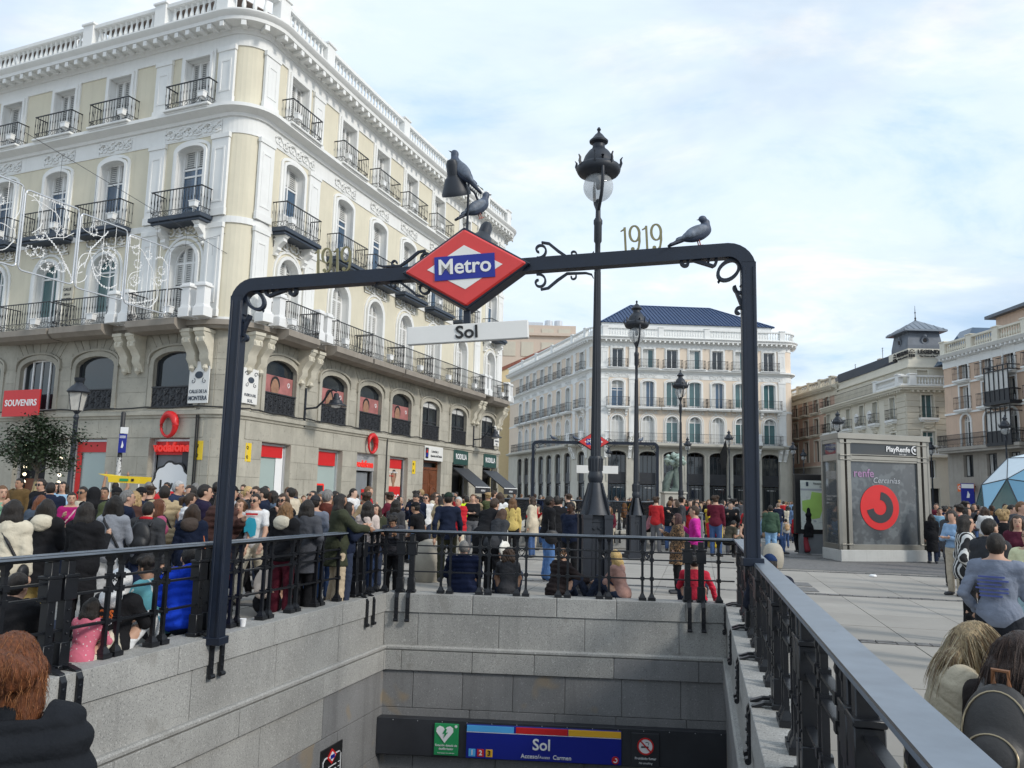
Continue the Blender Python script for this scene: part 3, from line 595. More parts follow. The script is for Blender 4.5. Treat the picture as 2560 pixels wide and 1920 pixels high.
# shop openings (centre, width, kind)
shops = [(7.95, 2.05, 'dark'), (11.42, 2.05, 'dark'), (14.83, 2.05, 'frost'), (19.2, 2.05, 'door'), (24.65, 2.05, 'mint'), (28.87, 2.05, 'screen'), (32.27, 2.05, 'entry'), (35.6, 2.05, 'poster'), (39.6, 2.3, 'wood'), (43.43, 2.3, 'cafe'), (47.95, 2.3, 'cafe')]
for (c, w, k) in shops:
    o = -.27; h = 3.34
    b = MB()
    for x in (-w / 2 + .05, w / 2 - .05): b.box((x, 0, h / 2), (.09, .09, h))
    b.box((0, 0, h - .05), (w - .182, .09, .09)); sf = fA.put('shop_front', TXT.setdefault(('sf', w, k == 'wood'), b.mesh('shop_front', 'wood_door' if k == 'wood' else 'silver')), c, .22, o)
    def inn(name, me, x=0, y=0, z=0): return obj(name, me, sf, (x, y, z))
    inn('interior', flat(w, h, 'dark_void' if k in ('dark', 'cafe', 'entry') else 'room_grey'), 0, .35)
    if k == 'frost':
        inn('pane', flat(w - .2, h - .1, 'glass_pale'), 0, .06); inn('red_band', flat(w - .2, .42, 'red'), 0, 0, 2.82); inn('red_band', flat(.26, 2.8, 'red'), -.78, 0)
    elif k == 'mint': inn('pane', flat(w - .2, h - .1, 'glass_pale'), 0, .06); inn('red_band', flat(w - .3, .5, 'red'), -.08, -.02, 2.78); b = MB(); b.box((.66, .02, 1.6), (.5, .02, 3.2)); inn('side_panel', b.mesh('side_panel', 'white'))
    elif k == 'screen':
        inn('pane', flat(w - .2, h - .1, 'glass_pale'), .1, .06); inn('red_band', flat(w - .3, .62, 'red'), -.08, -.02, 2.62); inn('screen', flat(.9, 1.2, 'charcoal'), -.5, .02, .5); inn('red_edge', flat(.95, .08, 'red_glow'), -.5, 0, 1.72); inn('red_edge', flat(.07, 1.3, 'red_glow'), -.02, 0, .45)
    elif k == 'entry':
        inn('pane', flat(w * .62, h - .9, 'room_grey'), .05, .1); inn('poster', flat(.42, .5, 'red'), .35, .07, 1.1); b = MB(); b.box((0, -.04, 2.93), (w + .04, .10, .84)); inn('header', b.mesh('header', 'silver'))
        b = MB(); b.box((-.8, .02, 1.2), (.07, .05, 2.4)); b.box((.8, .02, 1.2), (.07, .05, 2.4)); inn('door_frame', b.mesh('door_frame', 'metal_dark'))
    elif k == 'poster':
        inn('poster', flat(w - .3, h - .1, 'poster_cream'), -.1, .02); inn('red_band', flat(w - .3, .55, 'red'), -.1, -.005, 2.75); inn('red_band', flat(1.25, 1.9, 'red'), .1, -.005, -.1); p = inn('portrait', face_print(1.0), -.05, -.01, 1.72 + .55)
        inn('lettering', text_mesh('75\u20ac', .5, 'white', .02, .004), .2, -.03, 1.15); inn('lettering', text_mesh('La Nueva Vodafone', .15, 'white', .01, .004), -.25, -.03, 2.55); inn('lettering', text_mesh('Black Friday', .11, 'red', .01, .004), -.35, -.03, 2.35)
    elif k == 'wood':
        b = MB()
        for x in (-.54, .54):
            b.box((x, 0, 1.42), (1.05, .07, 2.8))
            for z, hh in ((.5, .7), (1.45, .95), (2.35, .6)): b.box((x, -.05, z), (.72, .04, hh)); b.box((x, -.075, z), (.5, .04, hh - .24))
        b.lathe([(.42, 0), (.42, .05), (.34, .07), (.30, .04), (.18, .06), (.05, .08)], 18, M=Matrix.Translation((.54, -.07, 1.45)) @ Matrix.Rotation(PI / 2, 4, 'X')); b.box((0, -.02, 2.9), (2.2, .12, .14)); inn('door', b.mesh('door', 'wood_door', smooth=30))
    elif k == 'door':
        inn('pane', flat(w - .2, h - .1, 'room_grey'), 0, .12); inn('red_band', flat(w - .2, .55, 'red'), 0, .02, 2.72); b = MB(); b.box((.72, -.03, 1.6), (.5, .02, 3.0)); inn('red_strip', b.mesh('side_panel', 'charcoal'))
    elif k == 'dark': inn('display_panel', flat(w - .5, 1.4, 'wood_door'), 0, .2, .3)  # plain brown panel set before the near-black interior
T2 = lambda *a, **k: text_mesh(*a, **k)
def lettered(name, w, h, m, lines, u, z, o, label, t=.06, cat='sign', fc=None, group=None):
    fc = fc or fA; b = MB(); b.box((0, 0, 0), (w, t, h)); s = fc.sign(name, b.mesh(name, m, bevel=.006), u, z, o, label, cat, group)
    for (txt, size, mm, x, zz_, bold, *r) in lines: obj('lettering', text_mesh(txt, size, mm, bold, .006, xs=r[0] if r else 1.), s, (x, -t / 2 - .008, zz_))
    return s
lettered('shop_sign', 2.25, 1.12, 'red', [('SOUVENIRS', .38, 'white', 0, 0, .02)], 11.3, 5.05, .55, 'red box sign reading SOUVENIRS over the shop behind the small tree')
def ring_logo(u, z, o, label, k=1.):
    b = MB(); pts = [(x, 0, zz_) for x, zz_ in circ((0, 0), .36 * k, .43 * k, 24)]; b.tube(pts, [(.10 + .05 * math.cos(2 * PI * i / 24 - .9)) * k for i in range(24)], 8, closed=True)
    return fA.sign('ring_sign', b.mesh('ring_sign', 'red', smooth=60), u, z, o, label, 'sign')
ring_logo(19.3, 4.05, .22, 'red ring emblem over the shop door beside the stone corner'); ring_logo(32.3, 4.05, .22, 'red ring emblem over the silver shop header near the middle of the facade')
def word_sign(txt, size, m, u, z, o, label, bold=.035):
    return fA.sign('word_sign', text_mesh(txt, size, m, bold, .04), u, z, o, label, 'sign')
word_sign('vodafone', .50, 'red_glow', 19.25, 3.22, -.1, 'red lettering vodafone above the doorway with the white cloud sticker'); word_sign('vodafone', .46, 'red_glow', 32.3, 3.05, -.19, 'red lettering vodafone on the silver header of the shop entrance')
# cloud sticker
b = MB()
def cloud(k): 
    pts = []
    for i in range(9):
        a = 2 * PI * i / 9 + .35; cx, cz = math.cos(a) * .62, math.sin(a) * .58; pts += [(cx * k + math.cos(a + t) * .30 * k, cz * k + math.sin(a + t) * .30 * k) for t in (-.9, -.45, 0, .45, .9)]
    return pts
b.prism(cloud(1.12), -.005, .01, 1); b.prism(cloud(1.02), -.018, -.006, 0); cs_ = fA.sign('cloud_sticker', b.mesh('cloud_sticker', ['white', 'black']), 19.25, 1.75, -.18, 'white cloud shaped sticker reading Lowi on the shop door glass', 'sticker')
obj('lettering', text_mesh('Low', .46, 'black', .045, .004), cs_, (-.15, -.03, .02)); obj('lettering', text_mesh('i', .46, 'red', .045, .004), cs_, (.48, -.03, .02)); obj('lettering', text_mesh('Fibra + M\u00f3vil', .19, 'charcoal', .005, .004), cs_, (0, -.03, -.34))
lettered('lottery_sign', 2.3, .82, 'white_sign', [('Loter\u00edas y', .22, 'charcoal', .1, .12, .005), ('Apuestas del Estado', .20, 'charcoal', .28, -.14, .005, .9)], 39.6, 3.98, .08, 'white sign of the state lottery above the wooden door')
b = MB(); b.prism([(-.16, -.3), (.16, -.3), (.19, .3), (-.19, .3)], -.05, -.04, 0); b.prism([(-.12, .02), (.12, .02), (.0, .22)], -.06, -.05, 1); b.prism([(-.12, -.22), (.12, -.22), (.12, -.02), (-.12, -.02)], -.06, -.05, 2); obj('emblem', b.mesh('emblem', ['charcoal', 'red', 'blue_sign']), bpy.data.objects['lottery_sign'], (-.92, 0, 0))
for u, lb in ((43.43, 'green sign RODILLA over the black awning beside the wooden door'), (47.95, 'green sign RODILLA over the black awning at the far end of the facade')):
    lettered('cafe_sign', 2.1, .95, 'green_dark', [('RODILLA', .46, 'white', 0, 0, .02, .85)], u, 3.98, .03, lb)
    b = MB(); w = 2.25
    pr = [(-.02, 3.3), (-1.55, 2.15), (-1.55, 1.75), (-1.52, 1.75), (-1.52, 2.1), (-.02, 3.2)]
    b.prism(pr, -w / 2, w / 2, M=Matrix(((0, 1, 0, 0), (1, 0, 0, 0), (0, 0, 1, 0), (0, 0, 0, 1)))); a = fA.sign('awning', b.mesh('awning', 'charcoal'), u, 0, .05, 'black canvas awning under the green sign ' + ('beside the wooden door' if u < 45 else 'at the far corner'), 'awning')
    b = MB(); b.box((0, -1.56, 2.14), (w, .02, .05)); obj('trim', b.mesh('trim', 'white'), a); obj('lettering', text_mesh('RODILLA', .16, 'white', .01, .004), a, (0, -1.57, 1.93))
def tile_sign(u, z, lines, label, big=1.):
    s = lettered('street_tile', 1.0 * big, 1.62 * big, 'white_sign', lines, u, z, .08, label, .04)
    b = MB(); b.lathe([(.0, -.02), (.2 * big, -.01), (.2 * big, .01), (0, .02)], 10, M=Matrix.Translation((0, -.03, .28 * big)) @ Matrix.Rotation(PI / 2, 4, 'X') @ Matrix.Scale(.7, 4, (0, 1, 0)))
    for e in (-1, 1): b.tube([(e * p[0], -.03, p[1]) for p in spiral((.3 * big, .55 * big), .14 * big, .02, 0, 6, 10)], .014, 4); b.tube([(e * p[0], -.03, p[1]) for p in spiral((.28 * big, .05 * big), .12 * big, .02, 2, 8, 10)], .012, 4)
    obj('drawing', b.mesh('drawing', 'slab_navy'), s); return s
tile_sign(20.55, 5.7, [('CALLE DE LA', .19, 'slab_navy', 0, -.36, .01, .8), ('MONTERA', .24, 'slab_navy', 0, -.62, .015, .8)], 'white tile street sign CALLE DE LA MONTERA with a blue drawing, by the stone corner')
tile_sign(22.55, 5.65, [('PUERTA DEL', .15, 'slab_navy', 0, -.36, .01, .8), ('SOL', .17, 'slab_navy', 0, -.58, .01)], 'white tile street sign PUERTA DEL SOL just past the rounded stone corner', .85)
tile_sign(48.85, 5.7, [('PUERTA DEL', .15, 'slab_navy', 0, -.36, .01, .8), ('SOL', .17, 'slab_navy', 0, -.58, .01)], 'white tile street sign PUERTA DEL SOL at the far end of the stone facade', .85)
lettered('plaque', .72, .78, 'stone_carved', [('CALLE', .17, 'charcoal', 0, .22, .01), ('DE LA', .13, 'charcoal', 0, .0, .01), ('MONTERA', .16, 'charcoal', 0, -.22, .01, .8)], 12.75, 9.75, .03, 'small stone plaque CALLE DE LA MONTERA between the two arched windows', .04)
for u, lb in ((20.75, 'beside the cables of the shop door'), (22.75, 'on the first stone pier after the corner'), (37.3, 'on the pier left of the wooden door')):
    s = lettered('notice', .36, .72, 'yellow', [('Q', .16, 'black', -.08, .18, .02), ('Q', .16, 'black', -.08, -.18, .02)], u, 3.1, .03, 'small yellow parking notice ' + lb, .02, 'notice')
for u, lb in ((26.5, 'black bracket street lamp on the stone pier after the second shop window'), (45.2, 'black bracket street lamp near the far end of the stone facade')):
    L = fA.sign('bracket_lamp', None, u, 5.0, .05, lb, 'street lamp', 'wall bracket lamps on the stone storey')
    b = MB(); b.box((0, 0, .25), (.09, .06, 1.7)); b.tube([(0, -.03, .2), (.1, -.5, .25), (.1, -.85, .55), (.1, -1.1, .95), (.1, -1.3, 1.02), (.1, -1.45, .95)], .045, 8); obj('bracket', TXT.setdefault('wlb', b.mesh('bracket', 'iron_lamp', smooth=40)), L)
    b = MB(); b.lathe([(.03, .28), (.10, .25), (.12, .1), (.16, .08), (.17, -.02), (.26, -.05), (.30, -.18), (.46, -.24), (.47, -.28), (.2, -.28)], 18, c=(.1, -1.45, .6)); obj('lamp_shade', TXT.setdefault('wls', b.mesh('lamp_shade', 'iron_lamp', smooth=40)), L)
    b = MB(); b.lathe([(.22, 0), (.18, -.08), (.02, -.11)], 14, c=(.1, -1.45, .34)); obj('diffuser', TXT.setdefault('wld', b.mesh('diffuser', 'white', smooth=60)), L)
# cables along the stone storey
b = MB()
for a, e, z in ((2.5, 22.6, 4.76), (22.6, 37., 4.74), (37., 49., 4.76)):
    pts = [fA.P(a + (e - a) * i / 30, .16 + .02 * math.sin(i), z + .03 * math.sin(i * 1.7)) for i in range(31)]; b.tube(pts, .03, 5)
for u in (20.55, 20.65, 34.1): b.tube([fA.P(u, .08, 4.7), fA.P(u + .02, .07, 2.4), fA.P(u, .06, .3)], .03, 5)
obj('cable', b.mesh('cable', 'black', smooth=60), root)
# roof terraces behind the balustrade
for (a, e, lb) in ((1.5, 9.9, 'brown terrace awning on a white frame, farthest along the roof'), (11.6, 19.6, 'brown terrace awning on a white frame, next to the rounded roof corner')):
    t = fA.sign('roof_awning', None, (a + e) / 2, 20.5, -2.5, lb, 'awning'); w = e - a
    b = MB(); b.add([(-w / 2, -1.2, 2.3), (w / 2, -1.2, 2.3), (w / 2, 2.6, 3.0), (-w / 2, 2.6, 3.0), (-w / 2, -1.2, 2.25), (w / 2, -1.2, 2.25), (w / 2, 2.6, 2.95), (-w / 2, 2.6, 2.95)], [(0, 1, 2, 3), (7, 6, 5, 4), (0, 4, 5, 1), (1, 5, 6, 2), (3, 2, 6, 7), (0, 3, 7, 4)]); obj('canopy', b.mesh('canopy', 'shade_brown'), t)
    b = MB()
    for x in (-w / 2, 0, w / 2): b.box((x, -1.2, 1.15), (.1, .1, 2.3)); b.box((x, 2.6, 1.45), (.1, .1, 2.9))
    b.box((0, -1.2, 2.32), (w + .1, .12, .12)); b.box((0, 2.6, 3.0), (w + .1, .12, .12)); obj('frame', b.mesh('frame', 'white_paint'), t)
    b = MB(); b.box((0, 1.5, .9), (w - .3, .05, 1.8)); obj('screen', b.mesh('screen', 'shade_brown'), t)
b = MB()
for i in range(26): b.lathe([(.02, -.1), (.16, 0), (.02, .2)], 5, c=(rng.uniform(-.9, .9), rng.uniform(-.2, .2), .5 + rng.uniform(-.35, .5)))
b.box((0, 0, .15), (1.9, .5, .3)); fA.sign('roof_plant', b.mesh('roof_plant', 'leaf'), 10.7, 20.55, -1.2, 'dark shrub in a trough behind the roof balustrade between two awnings', 'plant')
t = fA.sign('roof_hedge', None, 45.6, 20.6, -1.0, 'long dark green hedge screen on the roof at the far end of the corner block', 'hedge'); b = MB(); b.box((0, 0, 1.0), (5.6, .35, 2.0))
for i in range(260): b.lathe([(.01, -.12), (.14, 0), (.01, .16)], 4, c=(rng.uniform(-2.9, 2.9), -.2 + rng.uniform(-.1, .1), rng.uniform(.1, 2.25)))
obj('foliage', b.mesh('foliage', 'leaf'), t, kind='stuff'); 

# ---------------------------------------------------------------- peach block with the blue hipped roof
rootM = thing('hotel_block', 'long peach and white block with a blue hipped roof behind the tall street lamps', 'building', (10., 95., 0))
MBP = [(-.3, 128.9)] + fillet((.73, 125.32), (9.55, 94.77), (33.34, 95.97), 1.5, 8) + fillet((9.55, 94.77), (33.34, 95.97), (35.3, 108), 1.5, 6) + [(35.05, 107.96)]
fM = Fac(MBP, rootM); dS = fM.c[1] - 30.59
Lc = [2.63, 5.92, 9.24, 12.71, 16.11, 19.73, 23.27, 28.11]; Rc = [34.26, 37.9, 40.75, 43.47, 46.19, 48.97, 52.39]
baysM = [(c + dS, b + dS) for c, b in zip(Lc, [4.3, 7.6, 11, 14.4, 17.9, 21.5, 25.6, 30.2])] + [(None, 32.6 + dS)] + [(c + dS, b + dS) for c, b in zip(Rc, [36.04, 39.3, 42.1, 44.8, 47.6, 50.6, 53.8])]
sideL = None
wM1 = grid_window(1.45, 3.18, .725, 3, [(1., 'ddd')], 'wM1'); wM1b = grid_window(1.45, 3.18, .725, 2, [(.06, 'dd'), (.94, 'gg')], 'wM1b', glass='glass_teal')
wM2 = grid_window(1.42, 3.08, .26, 2, [(.06, 'dd'), (.94, 'gg')], 'wM2', glass='glass_teal'); wM2b = grid_window(1.42, 3.08, .26, 3, [(1., 'dgg')], 'wM2b', glass='glass_blue')
wM3 = grid_window(1.32, 2.32, 0, 2, [(1., 'dg')], 'wM3', glass='glass_teal'); wM3b = grid_window(1.32, 2.32, 0, 2, [(1., 'gg')], 'wM3b', glass='glass_dark')
def winM(i, c): return (wM1b if i in (0, 2, 4, 11, 12, 14, 15) else wM1, (wM2, wM2b, wM2)[i % 3] if i != 9 else wA2, (wM3, wM3b)[i % 2])
SM1 = fM.c[-2]
plaza_block(rootM, fM, baysM, [25.6 + dS, 30.1 + dS, 32.7 + dS, 36.04 + dS, 50.6 + dS, 53.9 + dS], 'peach', winM, (.2, SM1 + 2), (7, 9, 15), None, [q + dS for q in (25.3, 26., 29.8, 32.9, 35.7, 36.4, 50.3, 50.9, 53.7)],
            [(1. + dS, 25.0 + dS), (26.3 + dS, 29.6 + dS), (33.0 + dS, 35.5 + dS), (36.6 + dS, 50.1 + dS), (51.1 + dS, 53.6 + dS)], True, [(36, 122), (4, 131)], 'm', ('granite_pale',))
g = MB(); prev = .2
for (c, e) in baysM:
    if c is None: fM.panel(g, prev, e, 0, 7.8); prev = e; continue
    w = 2.15 if c - dS > 30 else 2.2
    fM.panel(g, prev, e, 0, 7.8, (c, w, .02, 7.15, .5), .5 if c - dS > 30 else .22); prev = e
fM.panel(g, prev, SM1 + 2, 0, 7.8); obj('stone_wall', g.mesh('stone_wall', 'granite_pale'), rootM)
for i, (c, e) in enumerate(baysM):
    if c is None: continue
    w = 2.15 if c - dS > 30 else 2.2
    tr = grid_window(w, 7.1, .5, 4, [(.46, 'v'), (.16, 'dddd'), (.38, 'gggg')], ('mg', w), fr='metal_dark', glass='glass_dark', bar=.07)
    F = fM.put('window', tr[0], c, .02, -.42 if c - dS > 30 else -.16); obj('pane', tr[1], F)
    b = MB(); b.box((0, -.03, 4.0), (w, .06, 1.3)); obj('spandrel', TXT.setdefault(('spd', w), b.mesh('spandrel', 'slab_navy' if 0 else 'charcoal')), F); b = MB(); b.box((0, .1, 1.6), (w, .02, 3.3)); b.box((.2, .06, 2.9), (1.0, .02, .05), 1); obj('pane', TXT.setdefault(('gp', w), b.mesh('pane', ['glass_dark', 'white'])), F)
    t = MB(); fM.band(t, (c, w, 3.6, 7.15, .5), .22, -.02, .08); fM.put('arch_hood', local(fM, t, c, 'granite_pale'), c, 0)
sp = [(a[0] + 1.1 if a[0] else None, 0) for a in baysM]
cc = [(c, 1.08 if c - dS > 30 else .95) for c, e in baysM if c]
spans = [(a[0] + a[1], b[0] - b[1]) for a, b in zip(cc, cc[1:])] + [(cc[-1][0] + cc[-1][1], 54 + dS)]
pier_blocks(fM, [q for q in spans if q[0] > 21 + dS and q[1] - q[0] < 2.2], [.05, .9, 1.75, 2.6, 3.45, 4.3], 'granite_pale', rootM, o=.03, maxw=2.2, stag=False)
co = corbel_mesh('corbelM', .4, .6, 1.4, 'white_trim')
for u in (25.4, 26.1, 29.9, 32.9, 35.7, 36.3, 50.4, 50.9, 53.5, 54.1): fM.put('corbel', co, u + dS, 7.7, .02)
# attic and blue roof (built in plan coordinates)
b = MB(); L = rootM.location
def pt(x, y, z): return (x - L.x, y - L.y, z)
a0, a1, a2, a3 = (11.0, 97.2), (31.3, 98.3), (33, 119), (6, 117.5)
for p, q in ((a0, a1), (a1, a2), (a3, a0)): b.add([pt(*p, 20.4), pt(*q, 20.4), pt(*q, 22.6), pt(*p, 22.6)], [(0, 1, 2, 3)])
obj('attic', b.mesh('attic', 'white_trim'), rootM)
b = MB(); e = .25
for z0, z1, x in ((22.2, 22.75, .3),): b.box(((a0[0] + a1[0]) / 2 - L.x, (a0[1] + a1[1]) / 2 - L.y, (z0 + z1) / 2), (20.9, .5, z1 - z0), rz=.054)
obj('eaves', b.mesh('eaves', 'white_trim'), rootM)
e0, e1, r0, r1 = Vector((10.6, 96.7, 22.76)), Vector((31.9, 97.9, 22.76)), Vector((15.4, 105.5, 26.9)), Vector((26.0, 106.1, 26.9)); bk0, bk1 = Vector((9, 116, 22.76)), Vector((32, 117, 22.76))
b = MB(); LL = Vector(L); b.add([tuple(v - LL) for v in (e0, e1, r1, r0, bk0, bk1)], [(0, 1, 2, 3), (1, 5, 2), (5, 4, 3, 2), (4, 0, 3)])
def ribs(p0, p1, q0, q1, n):
    for i in range(n + 1):
        f = i / n; base = p0.lerp(p1, f); k = (q1 - q0).length / (p1 - p0).length
        # rib runs up the slope, clipped at the hips
        u = (p1 - p0).normalized(); s_ = (base - p0).dot(u); a = (q0 - p0).dot(u); c = (q1 - p0).dot(u); l = (p1 - p0).length
        up = (q0 - p0) - u * a; h = min(1, s_ / a if a > .1 else 1, (l - s_) / (l - c) if l - c > .1 else 1)
        if h > .02: b.tube([tuple(base - LL + Vector((0, 0, .03))), tuple(base + up * h - LL + Vector((0, 0, .05)))], .075, 4)
ribs(e0, e1, r0, r1, 46); ribs(e1, bk1, r1, r1 + (bk1 - e1) * .01, 24)
b.tube([tuple(v - LL) for v in (e0, r0, r1, e1)], .12, 6); obj('roof_tiles', b.mesh('roof_tiles', 'roof_blue'), rootM, kind='stuff')
for u, o_, lb in ((38.0 + dS, -.3, 0),):
    s = fM.sign('window_lettering', text_mesh('16 Pro', 1.05, 'charcoal', .01, .01), 35.3 + dS, 1.3, -.2, 'large dim lettering 16 Pro in the tall dark shop window', 'sign')
t = fM.sign('flag', None, 46.1 + dS, 6.2, .3, 'dark hanging flag on a slanted pole on the peach block', 'flag'); b = MB(); b.tube([(0, 0, 0), (.5, -1.5, 2.6)], .05, 6); obj('pole', b.mesh('pole', 'iron'), t); b = MB(); b.add([(.48, -1.45, 2.4), (.02, -.5, .9), (.1, -.6, -.9), (.5, -1.3, -.8), (.62, -1.45, .5)], [(0, 1, 2, 3, 4)]); obj('cloth', b.mesh('cloth', 'black'), t)
# ---------------------------------------------------------------- cream corner house with the slate turret
rootL = thing('turret_house', 'cream corner house with a slate turret and a banded facade', 'building', (35.7, 73.4, 0))
fL = Fac([(35.98, 92.83), (35.71, 73.36), (41.52, 73.2)], rootL); cS = fL.c[1]
w, tr_, pan, st = MB(), MB(), MB(), MB()
lw = [(.5, .0), (3.51, 2.), (6.53, 5.), (9.94, 8.25), (13.1, 11.5), (16.9, 15.)]
bL = [(2.0, 3.5), (5.0, 6.53), (8.2, 9.94), (11.5, 13.1), (15.0, 16.9), (cS, None)]
wl = grid_window(1.05, 2.35, 0, 2, [(1., 'gg')], 'wL', glass='glass_teal', fr='white_paint'); wl2 = grid_window(.95, 1.5, 0, 2, [(1., 'dg')], 'wL2', glass='glass_dark', fr='white_paint')
cl = [.9, 3.5, 6.53, 9.94, 13.1, 16.9]; bl = [2.2, 5., 8.2, 11.5, 15., cS]; prev = 0.
for c, e in list(zip(cl, bl)) + [(21.37 + cS - 19.47, fL.c[-1])]:
    R_ = c > cS
    for (z0, z1, h) in ((0, 3.9, (c, 1.6 if R_ else 1.7, .05, 3.2, 0)), (3.9, 6.2, (c, 1.1, 4.1, 5.75, 0)), (6.2, 9.2, (c, 1.1, 6.55, 8.3, 0)), (9.2, 12.2, (c, 1.05, 9.5, 11.6, 0))):
        fL.panel(w, prev, e, z0, z1, h, .35)
    for z, t_ in ((9.5, wl), (6.55, grid_window(1.1, 1.75, 0, 2, [(.7, 'gg'), (.3, 'gg')], 'wL3', glass='glass_teal')), (4.1, grid_window(1.1, 1.65, 0, 2, [(1., 'gg')], 'wL4', glass='glass_dark'))): put_window(fL, t_, c, z, -.3)
    fL.put('shop_front', flat(1.7, 3.2, 'dark_void'), c, .05, -.34)
    for h in ((c, 1.05, 9.5, 11.6, 0), (c, 1.1, 6.55, 8.3, 0)): t = MB(); fL.band(t, h, .16, -.02, .1); fL.put('surround', local(fL, t, c, 'ivory'), c, 0)
    p = fL.put('balcony', bal_slab(1.7, .5, .22, 'slabL', 'white_trim'), c, 9.5); obj('railing', railing_mesh(1.55, .45, .95, step=.16), p)
    fL.put('bracket', corbel_mesh('brkL', .9, .4, .7, 'ivory'), c, 9.25)
    if not R_: fL.put('wreath', TXT.setdefault('wreath', (lambda m: (m.lathe([(.1, -.05), (.55, 0), (.45, .12), (.1, .08)], 10, M=Matrix.Rotation(PI / 2, 4, 'X')), m.mesh('wreath', 'white_trim', smooth=50))[1])(MB())), c - 1.4, 10.4, .02) if 3 < c < 14 else None
    # set back attic storey
    at = (c, .95, 12.5, 13.95, 0); fL.panel(w, prev, e, 12.2, 14.6, at, .2, 0, o=-.7); put_window(fL, wl2, c, 12.5, -.85); t = MB(); fL.band(t, at, .12, -.72, -.62); fL.put('surround', local(fL, t, c, 'ivory'), c, 0)
    prev = e
obj('wall', w.mesh('wall', 'ivory'), rootL)
for k in range(10):                                     # banded courses near the corner
    z = 6.35 + k * .52
    if z > 11.2: break
    for a, e in ((15.1, 16.3), (17.5, cS - .02), (cS + .02, cS + 1.35), (cS + 2.5, fL.c[-1])):
        d = MB(); fL.slab(d, a, e, -.02, .06, z, z + .46); obj('stone_course', d.mesh('stone_course', 'ivory_dark', bevel=.02), rootL)
    for a, e in ((0.2, 1.0),): pass
fL.sweep(tr_, [(-.02, 11.75), (.12, 11.8), (.15, 11.95), (.6, 12.0), (.64, 12.15), (.8, 12.2), (.8, 12.32), (-.02, 12.36)], 0, fL.c[-1]); fL.slab(tr_, 0, fL.c[-1], -.02, .08, 6.1, 6.4); fL.slab(tr_, 0, fL.c[-1], -.02, .5, 5.95, 6.15); fL.sweep(tr_, [(-.9, 14.2), (-.5, 14.2), (-.5, 14.35), (-.9, 14.4)], 0, fL.c[-1])
obj('cornice', tr_.mesh('cornice', 'ivory', smooth=30), rootL)
for i in range(52): fL.put('modillion', TXT.setdefault('modL', (lambda m: (m.box((0, -.2, 0), (.16, .4, .16)), m.mesh('modillion', 'ivory'))[1])(MB())), .2 + i * (fL.c[-1] - .3) / 52, 11.9, .14)
d = MB(); fL.panel(d, 0, fL.c[-1], 14.4, 15.3, o=-.75); fL.panel(d, 14.8, fL.c[-1], 15.3, 16.0, o=-.72); obj('parapet', d.mesh('parapet', 'ivory'), rootL)
rails(fL, 14.4, fL.c[-1], 12.36, .95, 'white_trim', rootL, step=.27, ped=(14.6, cS - .1, cS + .4), o=.5); rails(fL, cS + .2, fL.c[-1], 6.15, .85, 'white_trim', rootL, step=.27, ped=(cS + .3,), o=.3, k=.9)
d = MB(); L_ = railing_mesh(13.6, .4, .95, step=.3, orn=False); fL.put('railing', L_, 7.2, 12.38, .15)
for (u, z, xs) in ((cS + 2.35, 15.68, 1.), (cS - 1.9, 15.62, .8)):
    s = fL.sign('roof_sign', text_mesh('LEGENDS', .50, 'black', .03, .05, xs=1.05), u + .3, z, -.62, 'black sign LEGENDS The Home of Football on the ' + ('front' if u > cS else 'side') + ' parapet under the turret'); obj('lettering', text_mesh('The Home of Football', .21, 'black', .02, .03), s, (0, 0, -.40))
    b = MB()
    for k in range(3): b.box((-1.85 + k * .2, 0, -.36), (.14, .08, .28)); b.box((-1.82 + k * .2, 0, -.06), (.1, .08, .11)); b.box((-1.75 + k * .15, 0, .12 + .08 * (k == 1)), (.09, .08, .09))
    obj('emblem', b.mesh('emblem', 'black'), s)
# turret
tu = Vector((38.2, 75.95, 0)) - rootL.location
b = MB(); k = 2.7
def ringq(h0, r0_, h1, r1_, mi=0):
    q = lambda h, r_: [(tu.x + a * r_, tu.y + c * r_, h) for a, c in ((-1, -1), (1, -1), (1, 1), (-1, 1))]
    b.add(q(h0, r0_) + q(h1, r1_), [(i, (i + 1) % 4, 4 + (i + 1) % 4, 4 + i) for i in range(4)], mi)
ringq(15.0, 1.66, 16.4, 1.62); ringq(16.4, 1.62, 17.7, 1.42); obj('turret', b.mesh('turret', 'slate'), rootL)
b = MB(); E_ = 1.98; ringq(17.68, E_, 17.84, E_); ringq(17.84, E_, 19.05, .08); b.add([(tu.x + a, tu.y + c, 17.68) for a, c in ((-E_, -E_), (E_, -E_), (E_, E_), (-E_, E_))], [(0, 1, 2, 3)])
for f in range(-3, 4):
    for ax in (0, 1):
        p = Vector((tu.x + (f * .56 if ax == 0 else -E_), tu.y + (-E_ if ax == 0 else f * .56), 17.86)); t = 1 - abs(f * .56) / E_; q = p.lerp(Vector((p.x if ax == 0 else tu.x, tu.y if ax == 0 else p.y, 19.08)), t); b.tube([tuple(p), tuple(q)], .04, 4)
obj('turret_roof', b.mesh('turret_roof', 'zinc'), rootL)
b = MB(); b.lathe([(.12, 0), (.06, .2), (.1, .28), (.04, .4), (.035, .75), (.09, .82), (.03, .9), (.015, 1.5)], 8, c=(tu.x, tu.y, 19.0)); obj('finial', b.mesh('finial', 'metal_dark'), rootL)
